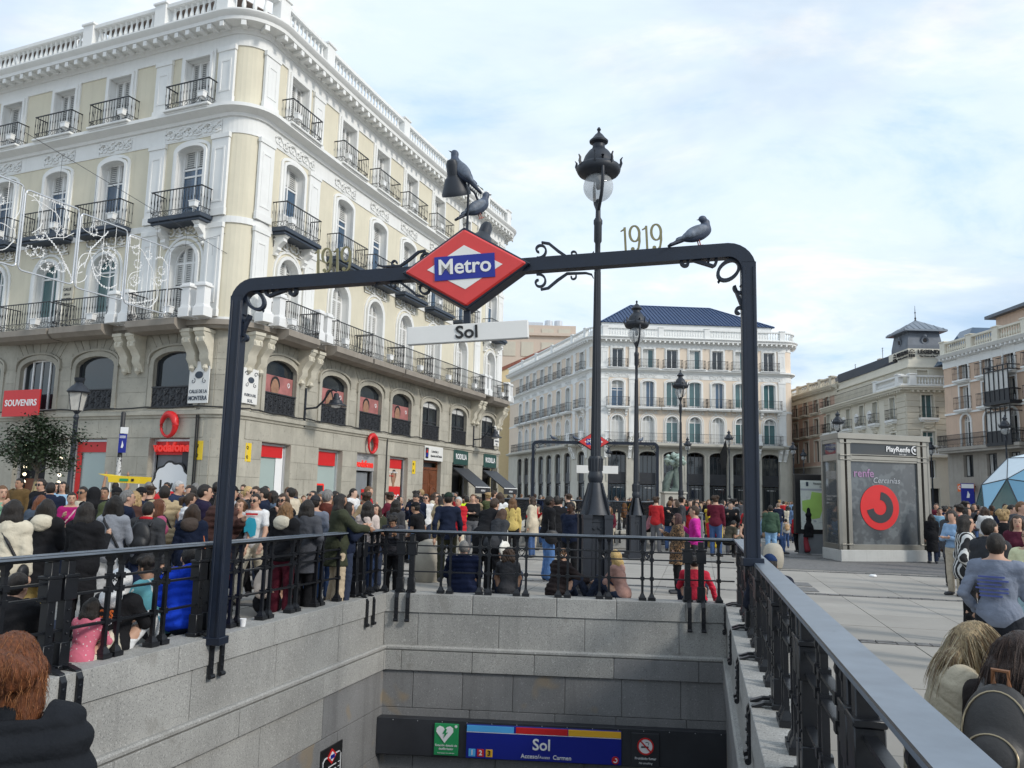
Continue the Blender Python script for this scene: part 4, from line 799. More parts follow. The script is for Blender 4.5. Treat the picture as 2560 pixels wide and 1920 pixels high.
for (x, y, rz_) in ((tu.x, tu.y - 1.56, 0), (tu.x - 1.56, tu.y, -PI / 2)):
    b = MB(); M = Matrix.Translation((x, y, 16.85)) @ Matrix.Rotation(rz_, 4, 'Z') @ Matrix.Rotation(PI / 2 + .13, 4, 'X') @ Matrix.Scale(.62, 4); b.lathe([(.36, -.1), (.62, .05), (.55, .2), (.36, .14), (.34, .06), (.0, .06)], 18, M=M); b.lathe([(.1, 0), (.28, .1), (.1, .24)], 8, M=M @ Matrix.Translation((0, .66, 0))); b.lathe([(.3, .1), (.3, .12)], 14, 1, M=M); obj('round_window', b.mesh('round_window', ['slate', 'dark_void'], smooth=40), rootL)
b = MB(); y0, y1 = 75.5, 93; b.add([pt_ for pt_ in [(x - 35.7, y - 73.4, z) for x, y, z in ((36.4, 76.2, 15.2), (36.8, 93, 15.2), (40, 93, 16.9), (40, 76.2, 16.9), (46, 93, 15.2), (46, 76.2, 15.2))]], [(0, 3, 2, 1), (3, 5, 4, 2)]); obj('tiled_roof', b.mesh('tiled_roof', 'tile_red'), rootL)
b = MB(); b.box((.9, 9.5, 15.5), (.2, 15, .9)); obj('glass_rail', b.mesh('glass_rail', 'slab_navy'), rootL); b = MB(); b.box((5.2, 10.2, 7), (9, 19, 14)); b.box((3.5, 12, 16), (.7, .7, 2.0)); b.box((3.6, 16, 16.2), (.9, .9, 1.2)); obj('core', b.mesh('core', 'ivory_dark'), rootL)
for (u, z, h) in ((9.5, 15.4, 2.4), (16.2, 15.3, 2.2), (2.5, 15.2, 2.)):
    b = MB(); b.tube([(0, 0, 0), (0, 0, h)], .03, 4); b.box((0, 0, h - .1), (.6, .02, .02)); b.box((0, 0, h - .35), (.4, .02, .02)); fL.put('aerial', b.mesh('aerial', 'metal_dark'), u, z, -2.5)
# ---------------------------------------------------------------- peach stucco house at the right, pink house between, blocks behind
def simple_house(root, fc, floors, cols, wallm, trimm, ends, zlip, lowz, lowm, key, glassm='glass_dark', rail_h=1.0, arch=0, kind='slat'):
    w = MB(); t = MB(); bnd = [ends[0]] + [(a + b) / 2 for a, b in zip(cols, cols[1:])] + [ends[1]]
    for i, c in enumerate(cols):
        for j, (z0, z1, zb, zt, ww, rise, bal) in enumerate(floors):
            h = (c, ww, zb, zt, rise); fc.panel(w, bnd[i], bnd[i + 1], z0, z1, h, .35, 1 if z1 <= lowz + .01 else 0)
            tr = grid_window(ww, zt - zb, rise, 2 if kind != 'slat' else 3, [(1., 'ggg' if kind != 'slat' else 'lgl')], (key, j), glass=glassm, fr=trimm if z0 > lowz - .01 else 'metal_dark'); put_window(fc, tr, c, zb, -.28)
            if z0 >= lowz - .01:
                bb = MB(); fc.band(bb, h, .16, -.02, .08); fc.put('surround', local(fc, bb, c, trimm), c, 0)
            if bal:
                p = fc.put('balcony', bal_slab(ww + .55, .5, .14, ('slab', key), trimm), c, zb); obj('railing', railing_mesh(ww + .45, .45, rail_h, step=.15, orn=False), p)
            if j > 1: fc.put('cornice_cap', TXT.setdefault((key, 'cap', ww), (lambda m: (m.box((0, -.12, 0), (ww + .7, .26, .12)), m.lathe([(.05, -.1), (.2, 0), (.05, .12)], 6, c=(0, -.1, .15)), m.mesh('cornice_cap', trimm))[1])(MB())), c, zt + .3)
    obj('wall', w.mesh('wall', [wallm, lowm]), root)
    fc.sweep(t, [(-.02, zlip - .5), (.1, zlip - .45), (.14, zlip - .3), (.5, zlip - .22), (.6, zlip - .1), (.68, zlip), (-.02, zlip + .05)], *ends); fc.slab(t, *ends, -.02, .07, zlip - 1.05, zlip - .5)
    for f in floors:
        if f[0] >= lowz - .01: fc.slab(t, *ends, -.02, .09, f[0] - .1, f[0] + .06)
    obj('cornice', t.mesh('cornice', trimm, smooth=30), root)
    for i in range(int((ends[1] - ends[0]) / .5)): fc.put('modillion', TXT.setdefault((key, 'mod'), (lambda m: (m.box((0, -.2, 0), (.15, .4, .16)), m.mesh('modillion', trimm))[1])(MB())), ends[0] + .25 + i * .5, zlip - .34, .12)
rootP = thing('balcony_house', 'peach stucco house with dark iron balconies and a glazed bay at the right', 'building', (36.4, 67.4, 0))
fP = Fac([(36.30, 67.93), (38.87, 39.96)], rootP)
simple_house(rootP, fP, [(0, 3.8, .1, 3.3, 1.5, 0, 0), (3.8, 6.2, 4.0, 5.75, 1.2, 0, 0), (6.2, 9.2, 6.4, 9.0, 1.15, .57, 0), (9.2, 11.6, 9.4, 11.3, 1.15, 0, 1), (11.6, 13.9, 11.8, 13.5, 1.15, 0, 1)], [2.7, 5.5, 8.0, 10.6, 13.3, 16.], 'peach_stucco', 'white_trim', (.1, 18), 14.1, 6.2, 'granite_warm', 'hp')
rails(fP, .3, 18, 14.15, 1.05, 'ivory', rootP, step=.27, ped=(.5, 3.9, 7.0, 10.1, 13.2), o=.1)
p = fP.put('balcony', bal_slab(9.6, .9, .26, 'slabPlong', 'granite_warm'), 4.9, 6.36); obj('railing', railing_mesh(9.5, .85, 1.0, step=.13, bar=.017), p); p = fP.put('balcony', bal_slab(7, .9, .26, 'slabPlong2', 'granite_warm'), 14, 6.36); obj('railing', railing_mesh(6.9, .85, 1.0, step=.13, bar=.017), p)
bw = thing('glazed_bay', 'black iron glazed bay two storeys high hung on the peach house', 'bay window', fP.world(7.75, 0, 6.4), fP.rz(7.75)); b = MB(); g2 = MB()
for z0 in (0, 3.05):
    for x in np.linspace(-1.3, 1.3, 6): b.box((x, -.95, z0 + 1.35), (.06, .06, 2.7))
    for z in (.0, .85, 2.3, 2.65): b.box((0, -.95, z0 + z), (2.66, .08, .07)); b.box((-1.3, -.48, z0 + z), (.07, .95, .07)); b.box((1.3, -.48, z0 + z), (.07, .95, .07))
    b.box((0, -.93, z0 + .42), (2.6, .03, .8)); g2.box((0, -.9, z0 + 1.6), (2.56, .02, 1.45)); g2.box((-1.27, -.46, z0 + 1.6), (.02, .88, 1.45)); b.box((0, -.48, z0 - .12), (2.8, 1.05, .2))
obj('frame', b.mesh('frame', 'iron'), bw); obj('pane', g2.mesh('pane', 'louver'), bw)
lettered('shop_sign', 2.0, .62, 'orange', [('CHAA', .42, 'white', -.3, 0, .03), ('ria', .2, 'white', .55, .08, 0)], 2.75, 3.15, .35, 'orange sign reading CHAA over a narrow shop door', fc=fP)
rt = MB(); rt.box((5.6, -8, 15.6), (5, 12, 2.9)); rt.box((5.6, -8, 17.15), (6, 13.5, .25), 1); rt.box((8.2, -11, 7), (9, 25, 14)); obj('penthouse', rt.mesh('penthouse', ['peach_stucco', 'slate'], ), rootP)
d = MB(); d.add([(2, 2, 14.2), (8, 2, 14.2), (8, 6, 14.2), (2, 6, 14.2), (4, 3, 17.3), (7.5, 3, 17.3), (7.5, 5, 17.3), (4, 5, 17.3)], [(0, 1, 5, 4), (1, 2, 6, 5), (2, 3, 7, 6), (3, 0, 4, 7), (4, 5, 6, 7)]); obj('skylight', d.mesh('skylight', 'glass_blue'), rootP)
rootK = thing('pink_house', 'narrow pink house with dark doors and iron balconies between two larger blocks', 'building', (36, 93, 0))
fK = Fac([(35.46, 109.4), (36.44, 90.5)], rootK)
simple_house(rootK, fK, [(0, 5.9, .1, 4.8, 1.6, 0, 0), (5.9, 9.4, 6.4, 8.9, 1.3, 0, 0), (9.4, 12.0, 9.6, 11.5, 1.3, 0, 1), (12.0, 14.4, 12.2, 14.0, 1.3, .6, 1)], [1.2, 4.1, 7.1, 10.2, 13.2, 16.2], 'pink_stucco', 'ivory_dark', (0, 18.8), 14.8, 5.9, 'granite_warm', 'hk', kind='plain')
rails(fK, .3, 18.7, 14.85, 1., 'ivory_dark', rootK, step=.42, ped=(2.4, 5.5, 8.6, 11.8, 14.9, 17.8), o=.1); d = MB(); d.box((5.6, 7.5, 7), (9.4, 17, 14)); d.box((5.5, 8, 15.4), (7, 14, 2.0), 1); obj('core', d.mesh('core', ['pink_stucco', 'slate']), rootK)
rb = thing('tower_block', 'beige plastered tower block rising behind the peach block', 'building', (3, 150, 0)); d = MB(); d.box((1., 0, 16), (14.5, 12, 32.2)); d.box((1., -.1, 30.4), (15.4, 12.8, .5)); obj('wall', d.mesh('wall', 'beige_block'), rb)
for x in (-3.6, -.4, 3.2, 6.2):
    for z, hh in ((27.7, 2.6), (31.0, .9)):
        d = MB(); d.box((0, -6.05, z), (2.2, .12, hh)); obj('recess', d.mesh('recess', 'ivory_dark'), rb, (x, 0, 0))
d = MB(); d.box((2.7, -6.1, 26.2), (2.6, .1, 2.0)); obj('window', d.mesh('window', 'room_grey'), rb); d = MB()
for x in (3.6, 5.4): d.lathe([(.75, 0), (.75, 2.1)], 10, c=(x, 0, 32.1))
d.box((1., 0, 33), (3, 2, 1.4)); obj('rooftop_plant', d.mesh('rooftop_plant', 'silver', smooth=30), rb)
rg = thing('gabled_house', 'yellow rendered gable wall with a sloping tiled edge behind the long peach block', 'building', (0, 132, 0)); d = MB(); M = Matrix.Identity(4); d.prism([(-6, 0), (8.2, 0), (8.2, 26.5), (-6, 19.8)], 0, 4); obj('wall', d.mesh('wall', 'yellow_wall'), rg); d = MB(); d.prism([(-6, 19.8), (8.4, 26.6), (8.4, 27.1), (-6, 20.4)], -.3, 4.2); obj('roof_edge', d.mesh('roof_edge', 'tile_red'), rg)

# ---------------------------------------------------------------- plaza, stairwell walls and railings (axis A along the stairs, Bv across)
A = Vector((.225, .974)); Bv = Vector((.974, -.225)); AX = math.atan2(.974, .225) - PI / 2
def fr(al, la, z=0): p = A * al + Bv * la; return Vector((p.x, p.y, z))
BL, BR = Vector((-1.93, 13.30)), Vector((3.38, 12.87)); L0 = BL - Vector((.278, .961)) * 14.6; R0 = BR - A * 14.2
def plaza_mat():
    m = bpy.data.materials.new('plaza'); MATS['plaza'] = m; m.use_nodes = True; T = m.node_tree; Bs = T.nodes['Principled BSDF']; g = T.nodes.new('ShaderNodeNewGeometry'); mp = T.nodes.new('ShaderNodeMapping'); mp.inputs['Rotation'].default_value = (0, 0, R(13))
    T.links.new(g.outputs['Position'], mp.inputs[0]); b = T.nodes.new('ShaderNodeTexBrick'); b.inputs['Scale'].default_value = 1; b.inputs['Brick Width'].default_value = 1.12; b.inputs['Row Height'].default_value = 1.27; b.inputs['Mortar Size'].default_value = .012; b.offset = 0
    b.inputs['Color1'].default_value = (.275, .256, .228, 1); b.inputs['Color2'].default_value = (.31, .288, .255, 1); b.inputs['Mortar'].default_value = (.2, .19, .17, 1); T.links.new(mp.outputs[0], b.inputs['Vector'])
    n = T.nodes.new('ShaderNodeTexNoise'); n.inputs['Scale'].default_value = .35; n.inputs['Detail'].default_value = 6; T.links.new(g.outputs['Position'], n.inputs['Vector']); r = T.nodes.new('ShaderNodeMapRange'); r.inputs[1].default_value = .3; r.inputs[2].default_value = .7; r.inputs[3].default_value = .8; r.inputs[4].default_value = 1.08; T.links.new(n.outputs[0], r.inputs[0])
    h = T.nodes.new('ShaderNodeVectorMath'); h.operation = 'SCALE'; T.links.new(b.outputs[0], h.inputs[0]); T.links.new(r.outputs[0], h.inputs['Scale']); T.links.new(h.outputs[0], Bs.inputs['Base Color']); Bs.inputs['Roughness'].default_value = .8
plaza_mat()
hole = [L0 + Vector((-.3, 0)), BL + Vector((-.32, .3)), BR + Vector((.36, .27)), R0 + Vector((.35, 0))]; out_ = [Vector((-1400, -1400)), Vector((-1400, 1400)), Vector((1400, 1400)), Vector((1400, -1400))]
b = MB(); b.add([(p.x, p.y, -.012) for p in hole + out_], [(i, (i + 1) % 4, 4 + (i + 1) % 4, 4 + i)[::-1] for i in range(4)]); plaza = obj('plaza', b.mesh('plaza', 'plaza'), kind='structure')
ub = unit_block('paving', .004)
def inhole(al, la): return al < 13.75 and -5.95 - (13 - al) * .055 < la < 1.15
rows = []
for k in range(4):
    base = 5.8 + 5.33 * k
    for j in range(4): rows.append((base + .22 + j * 1.277, base + .22 + (j + 1) * 1.277))
for (a0_, a1_) in rows:
    for k in range(-11, 7):
        l0_, l1_ = 2.55 + 1.12 * k, 2.55 + 1.12 * (k + 1); ac, lc_ = (a0_ + a1_) / 2, (l0_ + l1_) / 2
        if lc_ < -8.6 or (22.5 < ac and 1.4 < lc_): continue
        if inhole(ac, lc_): continue
        ll0, ll1 = l0_, l1_
        if inhole(ac, ll0 + .01) and not inhole(ac, ll1): ll0 = 1.16
        if inhole(ac, ll1 - .01) and not inhole(ac, ll0): ll1 = -5.97 - (13 - ac) * .055
        if ll1 - ll0 < .15 or (a0_ < 13.75 < a1_ and inhole(a0_ + .1, lc_)): continue
        o = obj('paving_slab', ub, plaza, fr(ac, (ll0 + ll1) / 2, -.028 + .0025 * rng.uniform(-1, 1)), AX, (ll1 - ll0 - .012, a1_ - a0_ - .012, .056))
sm = MB(); rr_ = random.Random(3)
for k in range(5):
    base = 5.8 + 5.33 * k; la = -8.6
    while la < 9.6:
        w = .16 + rr_.random() * .08
        if not inhole(base, la) and not (-6.4 < la < 1.3 and base < 13.7):
            for q in (0, 1):
                p = fr(base + .055 + q * .105, la + w / 2, -.014 + rr_.random() * .012); sm.box(tuple(p), (w - .02, .09, .03), rz=AX)
        la += w
obj('sett_strip', sm.mesh('sett_strip', 'setts'), plaza, kind='stuff')
b = MB(); b.add([tuple(fr(22.5, 1.4, -.006)), tuple(fr(22.5, 12, -.006)), tuple(fr(31, 12, -.006)), tuple(fr(31, 1.4, -.006))], [(0, 1, 2, 3)]); obj('sett_paving', b.mesh('sett_paving', 'setts'), plaza)
for al in (17.3, 18.3):
    b = MB(); b.box((0, 0, 0), (.95, .75, .02)); obj('cover_plate', b.mesh('cover_plate', 'metal_dark' if 0 else 'setts'), plaza, fr(al, 1.75, .003), AX)
# stairwell walls: courses of granite blocks
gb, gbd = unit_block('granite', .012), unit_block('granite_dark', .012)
COURSES = [(.12, -.17, .02), (-.17, -.74, 0), (-.74, -1.04, .07), (-1.04, -1.6, .03), (-1.6, -2.3, .03), (-2.3, -2.9, .03), (-2.9, -3.6, .03)]
def stair_wall(label, p0, p1, joints, tone=lambda t, k: False):
    p0, p1 = Vector(p0), Vector(p1); d = (p1 - p0); l = d.length; d.normalize(); nin = Vector((d.y, -d.x)); rz = math.atan2(d.y, d.x)
    w = thing('stairwell_wall', label, 'wall', (p0.x, p0.y, 0), rz); core = MB(); core.box((l / 2, .20, -1.8), (l + .3, .34, 3.55)); obj('mortar_bed', core.mesh('mortar_bed', 'mortar'), w)
    for k, (zt, zb, pr) in enumerate(COURSES):
        js = [0] + [j for j in joints[k % len(joints)] if 0 < j < l] + [l]
        for a, e in zip(js, js[1:]):
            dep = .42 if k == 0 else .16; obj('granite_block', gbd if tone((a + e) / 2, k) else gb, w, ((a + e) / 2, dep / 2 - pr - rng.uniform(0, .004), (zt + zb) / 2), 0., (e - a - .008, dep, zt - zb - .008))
        if k == 2:
            b = MB(); b.prism([(0, 0), (l, 0), (l, .07), (0, .07)], -.07, .03); # sloping weathering of the ledge
            me = b.mesh('ledge', 'granite', bevel=.02); obj('ledge', me, w, (0, 0, -.74))
    return w
tj = lambda px: [(p - 966) / 857 * 5.33 for p in px]
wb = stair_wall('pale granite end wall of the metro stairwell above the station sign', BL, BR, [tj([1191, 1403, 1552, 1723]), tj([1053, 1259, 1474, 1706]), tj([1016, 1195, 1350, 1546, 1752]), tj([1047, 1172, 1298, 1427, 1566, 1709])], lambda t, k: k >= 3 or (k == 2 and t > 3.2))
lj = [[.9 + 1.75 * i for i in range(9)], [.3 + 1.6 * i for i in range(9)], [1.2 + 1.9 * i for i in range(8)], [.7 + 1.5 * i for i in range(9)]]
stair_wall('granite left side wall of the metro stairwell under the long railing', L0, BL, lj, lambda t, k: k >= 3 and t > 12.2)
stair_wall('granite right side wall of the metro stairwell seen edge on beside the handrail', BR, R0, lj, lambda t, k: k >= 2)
st_ = thing('metro_stairs', 'granite stairs going down between the stairwell walls', 'stairs', tuple(fr(1.2, -2.4, 0)), AX)
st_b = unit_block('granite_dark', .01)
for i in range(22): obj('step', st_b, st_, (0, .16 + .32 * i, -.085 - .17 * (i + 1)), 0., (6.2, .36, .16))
b = MB(); b.add([(*((L0 + A * 0)[:]), -.05), (*R0[:], -.05), (*(R0 + A * 2.3)[:], -.05), (*(L0 + A * 2.3)[:], -.05)], [(0, 1, 2, 3)]); obj('landing', b.mesh('landing', 'paving'), kind='structure')
b = MB(); b.add([(*fr(7.5, -6, -3.58)[:],), (*fr(7.5, 2, -3.58)[:],), (*fr(13.5, 2, -3.58)[:],), (*fr(13.5, -6, -3.58)[:],)], [(0, 1, 2, 3)]); obj('passage_floor', b.mesh('passage_floor', 'granite_dark'), kind='structure')
# station sign board on the end wall
dW = (BR - BL).normalized(); rzW = math.atan2(dW.y, dW.x); sb = thing('station_board', 'long dark board with the blue Sol station panel on the stairwell end wall', 'sign', (BL.x, BL.y, 0), rzW)
def plate(name, x0, x1, z0, z1, m, y, t=.03, par=sb): b = MB(); b.box(((x0 + x1) / 2, y, (z0 + z1) / 2), (x1 - x0, t, z1 - z0)); return obj(name, b.mesh(name, m, bevel=.004), par)
plate('backing', .0, 5.33, -2.25, -1.72, 'charcoal', -.10, .2)
def wtxt(t, s, m, x, z, par, y=-.235, bold=.0, **k): return obj('lettering', text_mesh(t, s, m, bold, .003, **k), par, (x, y, z))
g_ = plate('defibrillator_sign', .90, 1.27, -2.22, -1.765, 'green_sign', -.213); b = MB()
hp = [(0, -.14)] + [(.115 * math.sin(t), .0) for t in ()] + [(.13, .02), (.125, .075), (.08, .105), (.03, .09), (0, .055), (-.03, .09), (-.08, .105), (-.125, .075), (-.13, .02)]
b.prism(hp, -.004, .004, 0); b.prism([(.005, .07), (-.035, -.01), (.0, 0), (-.02, -.075), (.05, .015), (.015, .01), (.035, .06)], -.010, -.005, 1); b.prism([(.15, .09), (.19, .09), (.19, .115), (.15, .115)], -.004, .004, 0); b.prism([(.158, .082), (.182, .082), (.182, .123), (.158, .123)], -.005, .003, 0)
obj('heart_emblem', b.mesh('heart_emblem', ['white', 'green_sign']), g_, (1.06, -.235, -1.90)); wtxt('Estaci\u00f3n dotada de', .044, 'white', 1.085, -2.075, g_, bold=.01); wtxt('desfibrilador', .044, 'white', 1.085, -2.125, g_, bold=.01); wtxt('Station equipped with a defibrillator', .018, 'white', 1.085, -2.185, g_)
bp = plate('line_panel', 1.39, 3.72, -2.24, -1.755, 'blue_sign', -.213)
for i, (m, x0, x1) in enumerate((('sky_blue', 1.395, 2.11), ('red', 2.14, 2.92), ('amber', 2.93, 3.715))): plate('colour_bar', x0, x1, -1.858, -1.765, m, -.229, .006, bp)
plate('divider', 1.395, 3.715, -1.868, -1.860, 'white', -.229, .005, bp)
wtxt('Sol', .225, 'white', 2.53, -2.01, bp, bold=.018); wtxt('Acceso/', .085, 'white', 2.36, -2.175, bp, bold=.012); wtxt('Access', .058, 'white', 2.575, -2.18, bp, shear=.2); wtxt('Carmen', .085, 'white', 2.84, -2.175, bp, bold=.012)
for i, m in enumerate(('sky_blue', 'red', 'amber')): q = plate('line_badge', 1.43 + .13 * i, 1.535 + .13 * i, -2.215, -2.105, m, -.229, .006, bp); wtxt(str(i + 1), .10, 'white' if i < 2 else 'black', 1.4825 + .13 * i, -2.16, q, bold=.03)
b = MB(); b.lathe([(.055, -.004), (.055, .004)], 18, M=Matrix.Rotation(PI / 2, 4, 'X')); c_ = obj('round_badge', b.mesh('round_badge', 'red'), bp, (3.63, -.233, -2.17)); b = MB(); b.ribbon(circ((0, 0), .026, .026, 12, -2.6, 1.6), .014, -.012, -.006); obj('arc', b.mesh('arc', 'white'), c_)
ns = plate('no_smoking_sign', 3.87, 4.28, -2.25, -1.77, 'charcoal', -.213); b = MB(); b.lathe([(.115, -.004), (.115, .004)], 24, M=Matrix.Rotation(PI / 2, 4, 'X')); q = obj('disc', b.mesh('disc', 'white'), ns, (4.075, -.232, -1.95)); b = MB(); b.ribbon(circ((0, 0), .112, .112, 25, 0, 6.2832 - .02), .022, -.012, -.005, 0); b.ribbon([(-.08, .08), (.08, -.08)], .02, -.014, -.007, 0); b.box((-.01, -.008, -.01), (.11, .004, .02), 1); b.ribbon([(.04, .02), (.05, .05), (.02, .06), (.0, .05)], .008, -.010, -.006, 1); obj('symbol', b.mesh('symbol', ['red', 'black']), q)
wtxt('Prohibido fumar', .048, 'white', 4.075, -2.125, ns, bold=.01); wtxt('No smoking', .04, 'white', 4.075, -2.19, ns, shear=.2)
b = MB()
for i in range(14): b.lathe([(.008, 0), (.006, .008)], 6, M=Matrix.Translation((.25 + i * .38, -.20, -1.745)) @ Matrix.Rotation(PI / 2, 4, 'X'))
obj('screws', b.mesh('screws', 'silver'), sb)
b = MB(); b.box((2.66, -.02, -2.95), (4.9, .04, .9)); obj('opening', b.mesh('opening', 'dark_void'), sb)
# vertical map plate on the left wall
d = (BL - L0).normalized(); rzL = math.atan2(d.y, d.x); p = BL - d * 1.62; lp = thing('line_map_plate', 'small black plate with station lines and a red badge on the stairwell left wall', 'sign', (p.x, p.y, -1.75), rzL)
q = MB(); q.box((0, -.03, -.62), (.62, .03, 1.25)); obj('plate', q.mesh('plate', 'black', bevel=.006), lp); q = MB(); q.tube([(-.25, -.05, -1.2), (-.25, -.05, -.16), (-.2, -.05, -.12), (.2, -.05, -.12), (.25, -.05, -.16), (.25, -.05, -1.2)], .008, 4)
for i in range(9): q.box((.02, -.048, -.26 - .06 * i), (.22, .004, .012)); q.box((.21, -.048, -.26 - .06 * i), (.05, .004, .008))
obj('line_drawing', q.mesh('line_drawing', 'white'), lp); q = MB(); q.prism([(-.13, 0), (0, -.1), (.13, 0), (0, .1)], -.06, -.05, 0); q.prism([(-.085, 0), (0, -.065), (.085, 0), (0, .065)], -.066, -.061, 1); q.box((0, -.07, 0), (.11, .006, .05), 2); obj('badge', q.mesh('badge', ['red', 'white', 'blue_sign']), lp, (-.02, 0, -.13))
# ------------------------------------------------ wrought railing pieces
def piece(key, fn, m='iron_rail', smooth=40, bevel=0.):
    if key not in TXT: b = MB(); fn(b); TXT[key] = b.mesh(key, m, smooth=smooth, bevel=bevel)
    return TXT[key]
def f_bal(b):
    b.box((0, 0, .022), (.115, .115, .044)); b.lathe([(.062, 0), (.05, .03), (.03, .055), (.03, .07)], 4, c=(0, 0, .044), a0=PI / 4); b.tube([(0, 0, .1), (0, 0, .86)], .026, 4)
    b.lathe([(.03, 0), (.036, .02), (.03, .04), (.052, .07), (.052, .09)], 4, c=(0, 0, .84), a0=PI / 4)
    for z in (.33, .62, .74): b.box((0, 0, z), (.062, .062, .055))
def f_post(b):
    b.box((0, 0, .46), (.085, .085, .92)); b.box((0, 0, .02), (.15, .13, .04)); b.box((0, 0, .68), (.15, .11, .19)); b.box((0, 0, .79), (.17, .12, .03)); b.box((0, 0, .12), (.115, .10, .22))
    for z in (.2, .3, .4, .5): b.lathe([(.014, 0), (.008, .012)], 6, M=Matrix.Translation((0, -.043, z)) @ Matrix.Rotation(PI / 2, 4, 'X'))
def f_strap(b):
    pr = [(.0, .03), (-.12, .028), (-.20, .0), (-.232, -.06), (-.232, -.40)]
    for (y0, z0), (y1, z1) in zip(pr, pr[1:]):
        l = math.hypot(y1 - y0, z1 - z0); M = Matrix.Translation((0, (y0 + y1) / 2, (z0 + z1) / 2)) @ Matrix.Rotation(math.atan2(z1 - z0, y1 - y0), 4, 'X'); b.box((0, 0, 0), (.062, l + .012, .022), M=M)
    b.lathe([(.026, -.036), (.026, .036)], 8, M=Matrix.Translation((0, -.247, -.405)) @ Matrix.Rotation(PI / 2, 4, 'Y'))
    for z in (-.12, -.22, -.32): b.lathe([(.018, 0), (.012, .010)], 7, M=Matrix.Translation((0, -.243, z)) @ Matrix.Rotation(PI / 2, 4, 'X'))
def f_heart(b):
    for e in (-1, 1): b.tube([(0, 0, -.05), (e * .035, 0, -.01), (e * .045, 0, .025), (e * .025, 0, .045), (e * .008, 0, .025), (e * .02, 0, .01)], .010, 5)
    b.box((0, 0, -.05), (.02, .02, .02))
def iron_run(label, p0, p1, zc, items, inward, group='iron railings round the near stairwell', straps=True):
    """items: list of (distance, 'b' baluster / 'p' post)"""
    p0, p1 = Vector(p0), Vector(p1); d = p1 - p0; l = d.length; d.normalize(); rz = math.atan2(d.y, d.x); n = Vector((d.y, -d.x)); flip = PI if n.dot(inward) < 0 else 0
    t = thing('stair_railing', label, 'railing', (p0.x, p0.y, zc), rz, group)
    b = MB(); b.box((l / 2, 0, .945), (l + .12, .085, .03)); b.box((l / 2, 0, .97), (l + .16, .17, .03), 1); obj('handrail', b.mesh('handrail', ['iron_rail', 'rail_sky_sheen'], bevel=.006), t)
    for z in (.33, .62, .74): b = MB(); b.box((l / 2, 0, z), (l, .048, .020)); obj('rail', b.mesh('rail', 'iron_rail'), t)
    pb = [x for x, k in items if k == 'b']
    for x, k in items:
        if k == 'b': obj('baluster', piece('baluster', f_bal), t, (x, 0, 0))
        else:
            q = obj('post', piece('post', f_post, bevel=.005), t, (x, 0, 0), flip)
            if straps: obj('strap', piece('strap', f_strap), q)
    for x, y in zip(pb, pb[1:]):
        if y - x < .2: obj('heart_ornament', piece('heart', f_heart), t, ((x + y) / 2, 0, .68))
    return t
CL, CR = BL + Vector((-.15, .19)), BR + Vector((.16, .14))
Lr0 = L0 + Vector((-.961, .278)) * .19; Ld = (CL - Lr0).length
def pairs(a, e, st, gap=.145, posts=()): 
    r_ = []; x = a
    while x < e:
        if all(abs(x - q) > .33 for q in posts): r_ += [(x, 'b'), (x + gap, 'b')]
        x += st
    for q in posts: r_ += [(q - .09, 'p'), (q + .09, 'p')]
    return sorted(r_)
iron_run('black wrought iron railing along the back edge of the stairwell', CL, CR, .12, [(.1, 'b'), (.36, 'p'), (.54, 'p')] + [(x + e, 'b') for x in (1.02, 1.64, 2.24, 2.9, 3.55, 4.22) for e in (0, .145)] + [(4.92, 'p'), (5.13, 'p'), (5.4, 'b')], Vector((0, -1)))
iron_run('black wrought iron railing along the left side of the stairwell with a padlock', Lr0, CL, .12, pairs(1.1, Ld - 1.2, .645, posts=(4.2, 6.2, 8.25, 10.25)) + [(Ld - .85, 'p'), (Ld - .62, 'p'), (Ld - .3, 'b'), (Ld - .1, 'b')], Vector((1, 0)))
CR2 = CR + Bv * .075; rr0 = CR2 - A * 13.0; iron_run('black wrought iron railing with a broad grey handrail running towards the viewer on the right', CR2, rr0, .12, pairs(.5, 12.6, .645, posts=(.28, 2.6, 4.55, 6.5, 8.3, 10.0, 11.4)), Vector((-1, 0)))
pk = thing('padlock', 'steel padlock hanging from the railing post under the gantry', 'padlock', (*(Lr0 + (CL - Lr0).normalized() * 10.34 + Vector((.06, -.03)))[:], .84), rzL); b = MB(); b.box((0, 0, 0), (.07, .03, .075)); obj('body', b.mesh('body', 'silver', bevel=.006), pk); b = MB(); b.tube([(-.024, 0, .03), (-.024, 0, .08), (0, 0, .105), (.024, 0, .08), (.024, 0, .03)], .008, 6); obj('shackle', b.mesh('shackle', 'silver'), pk)
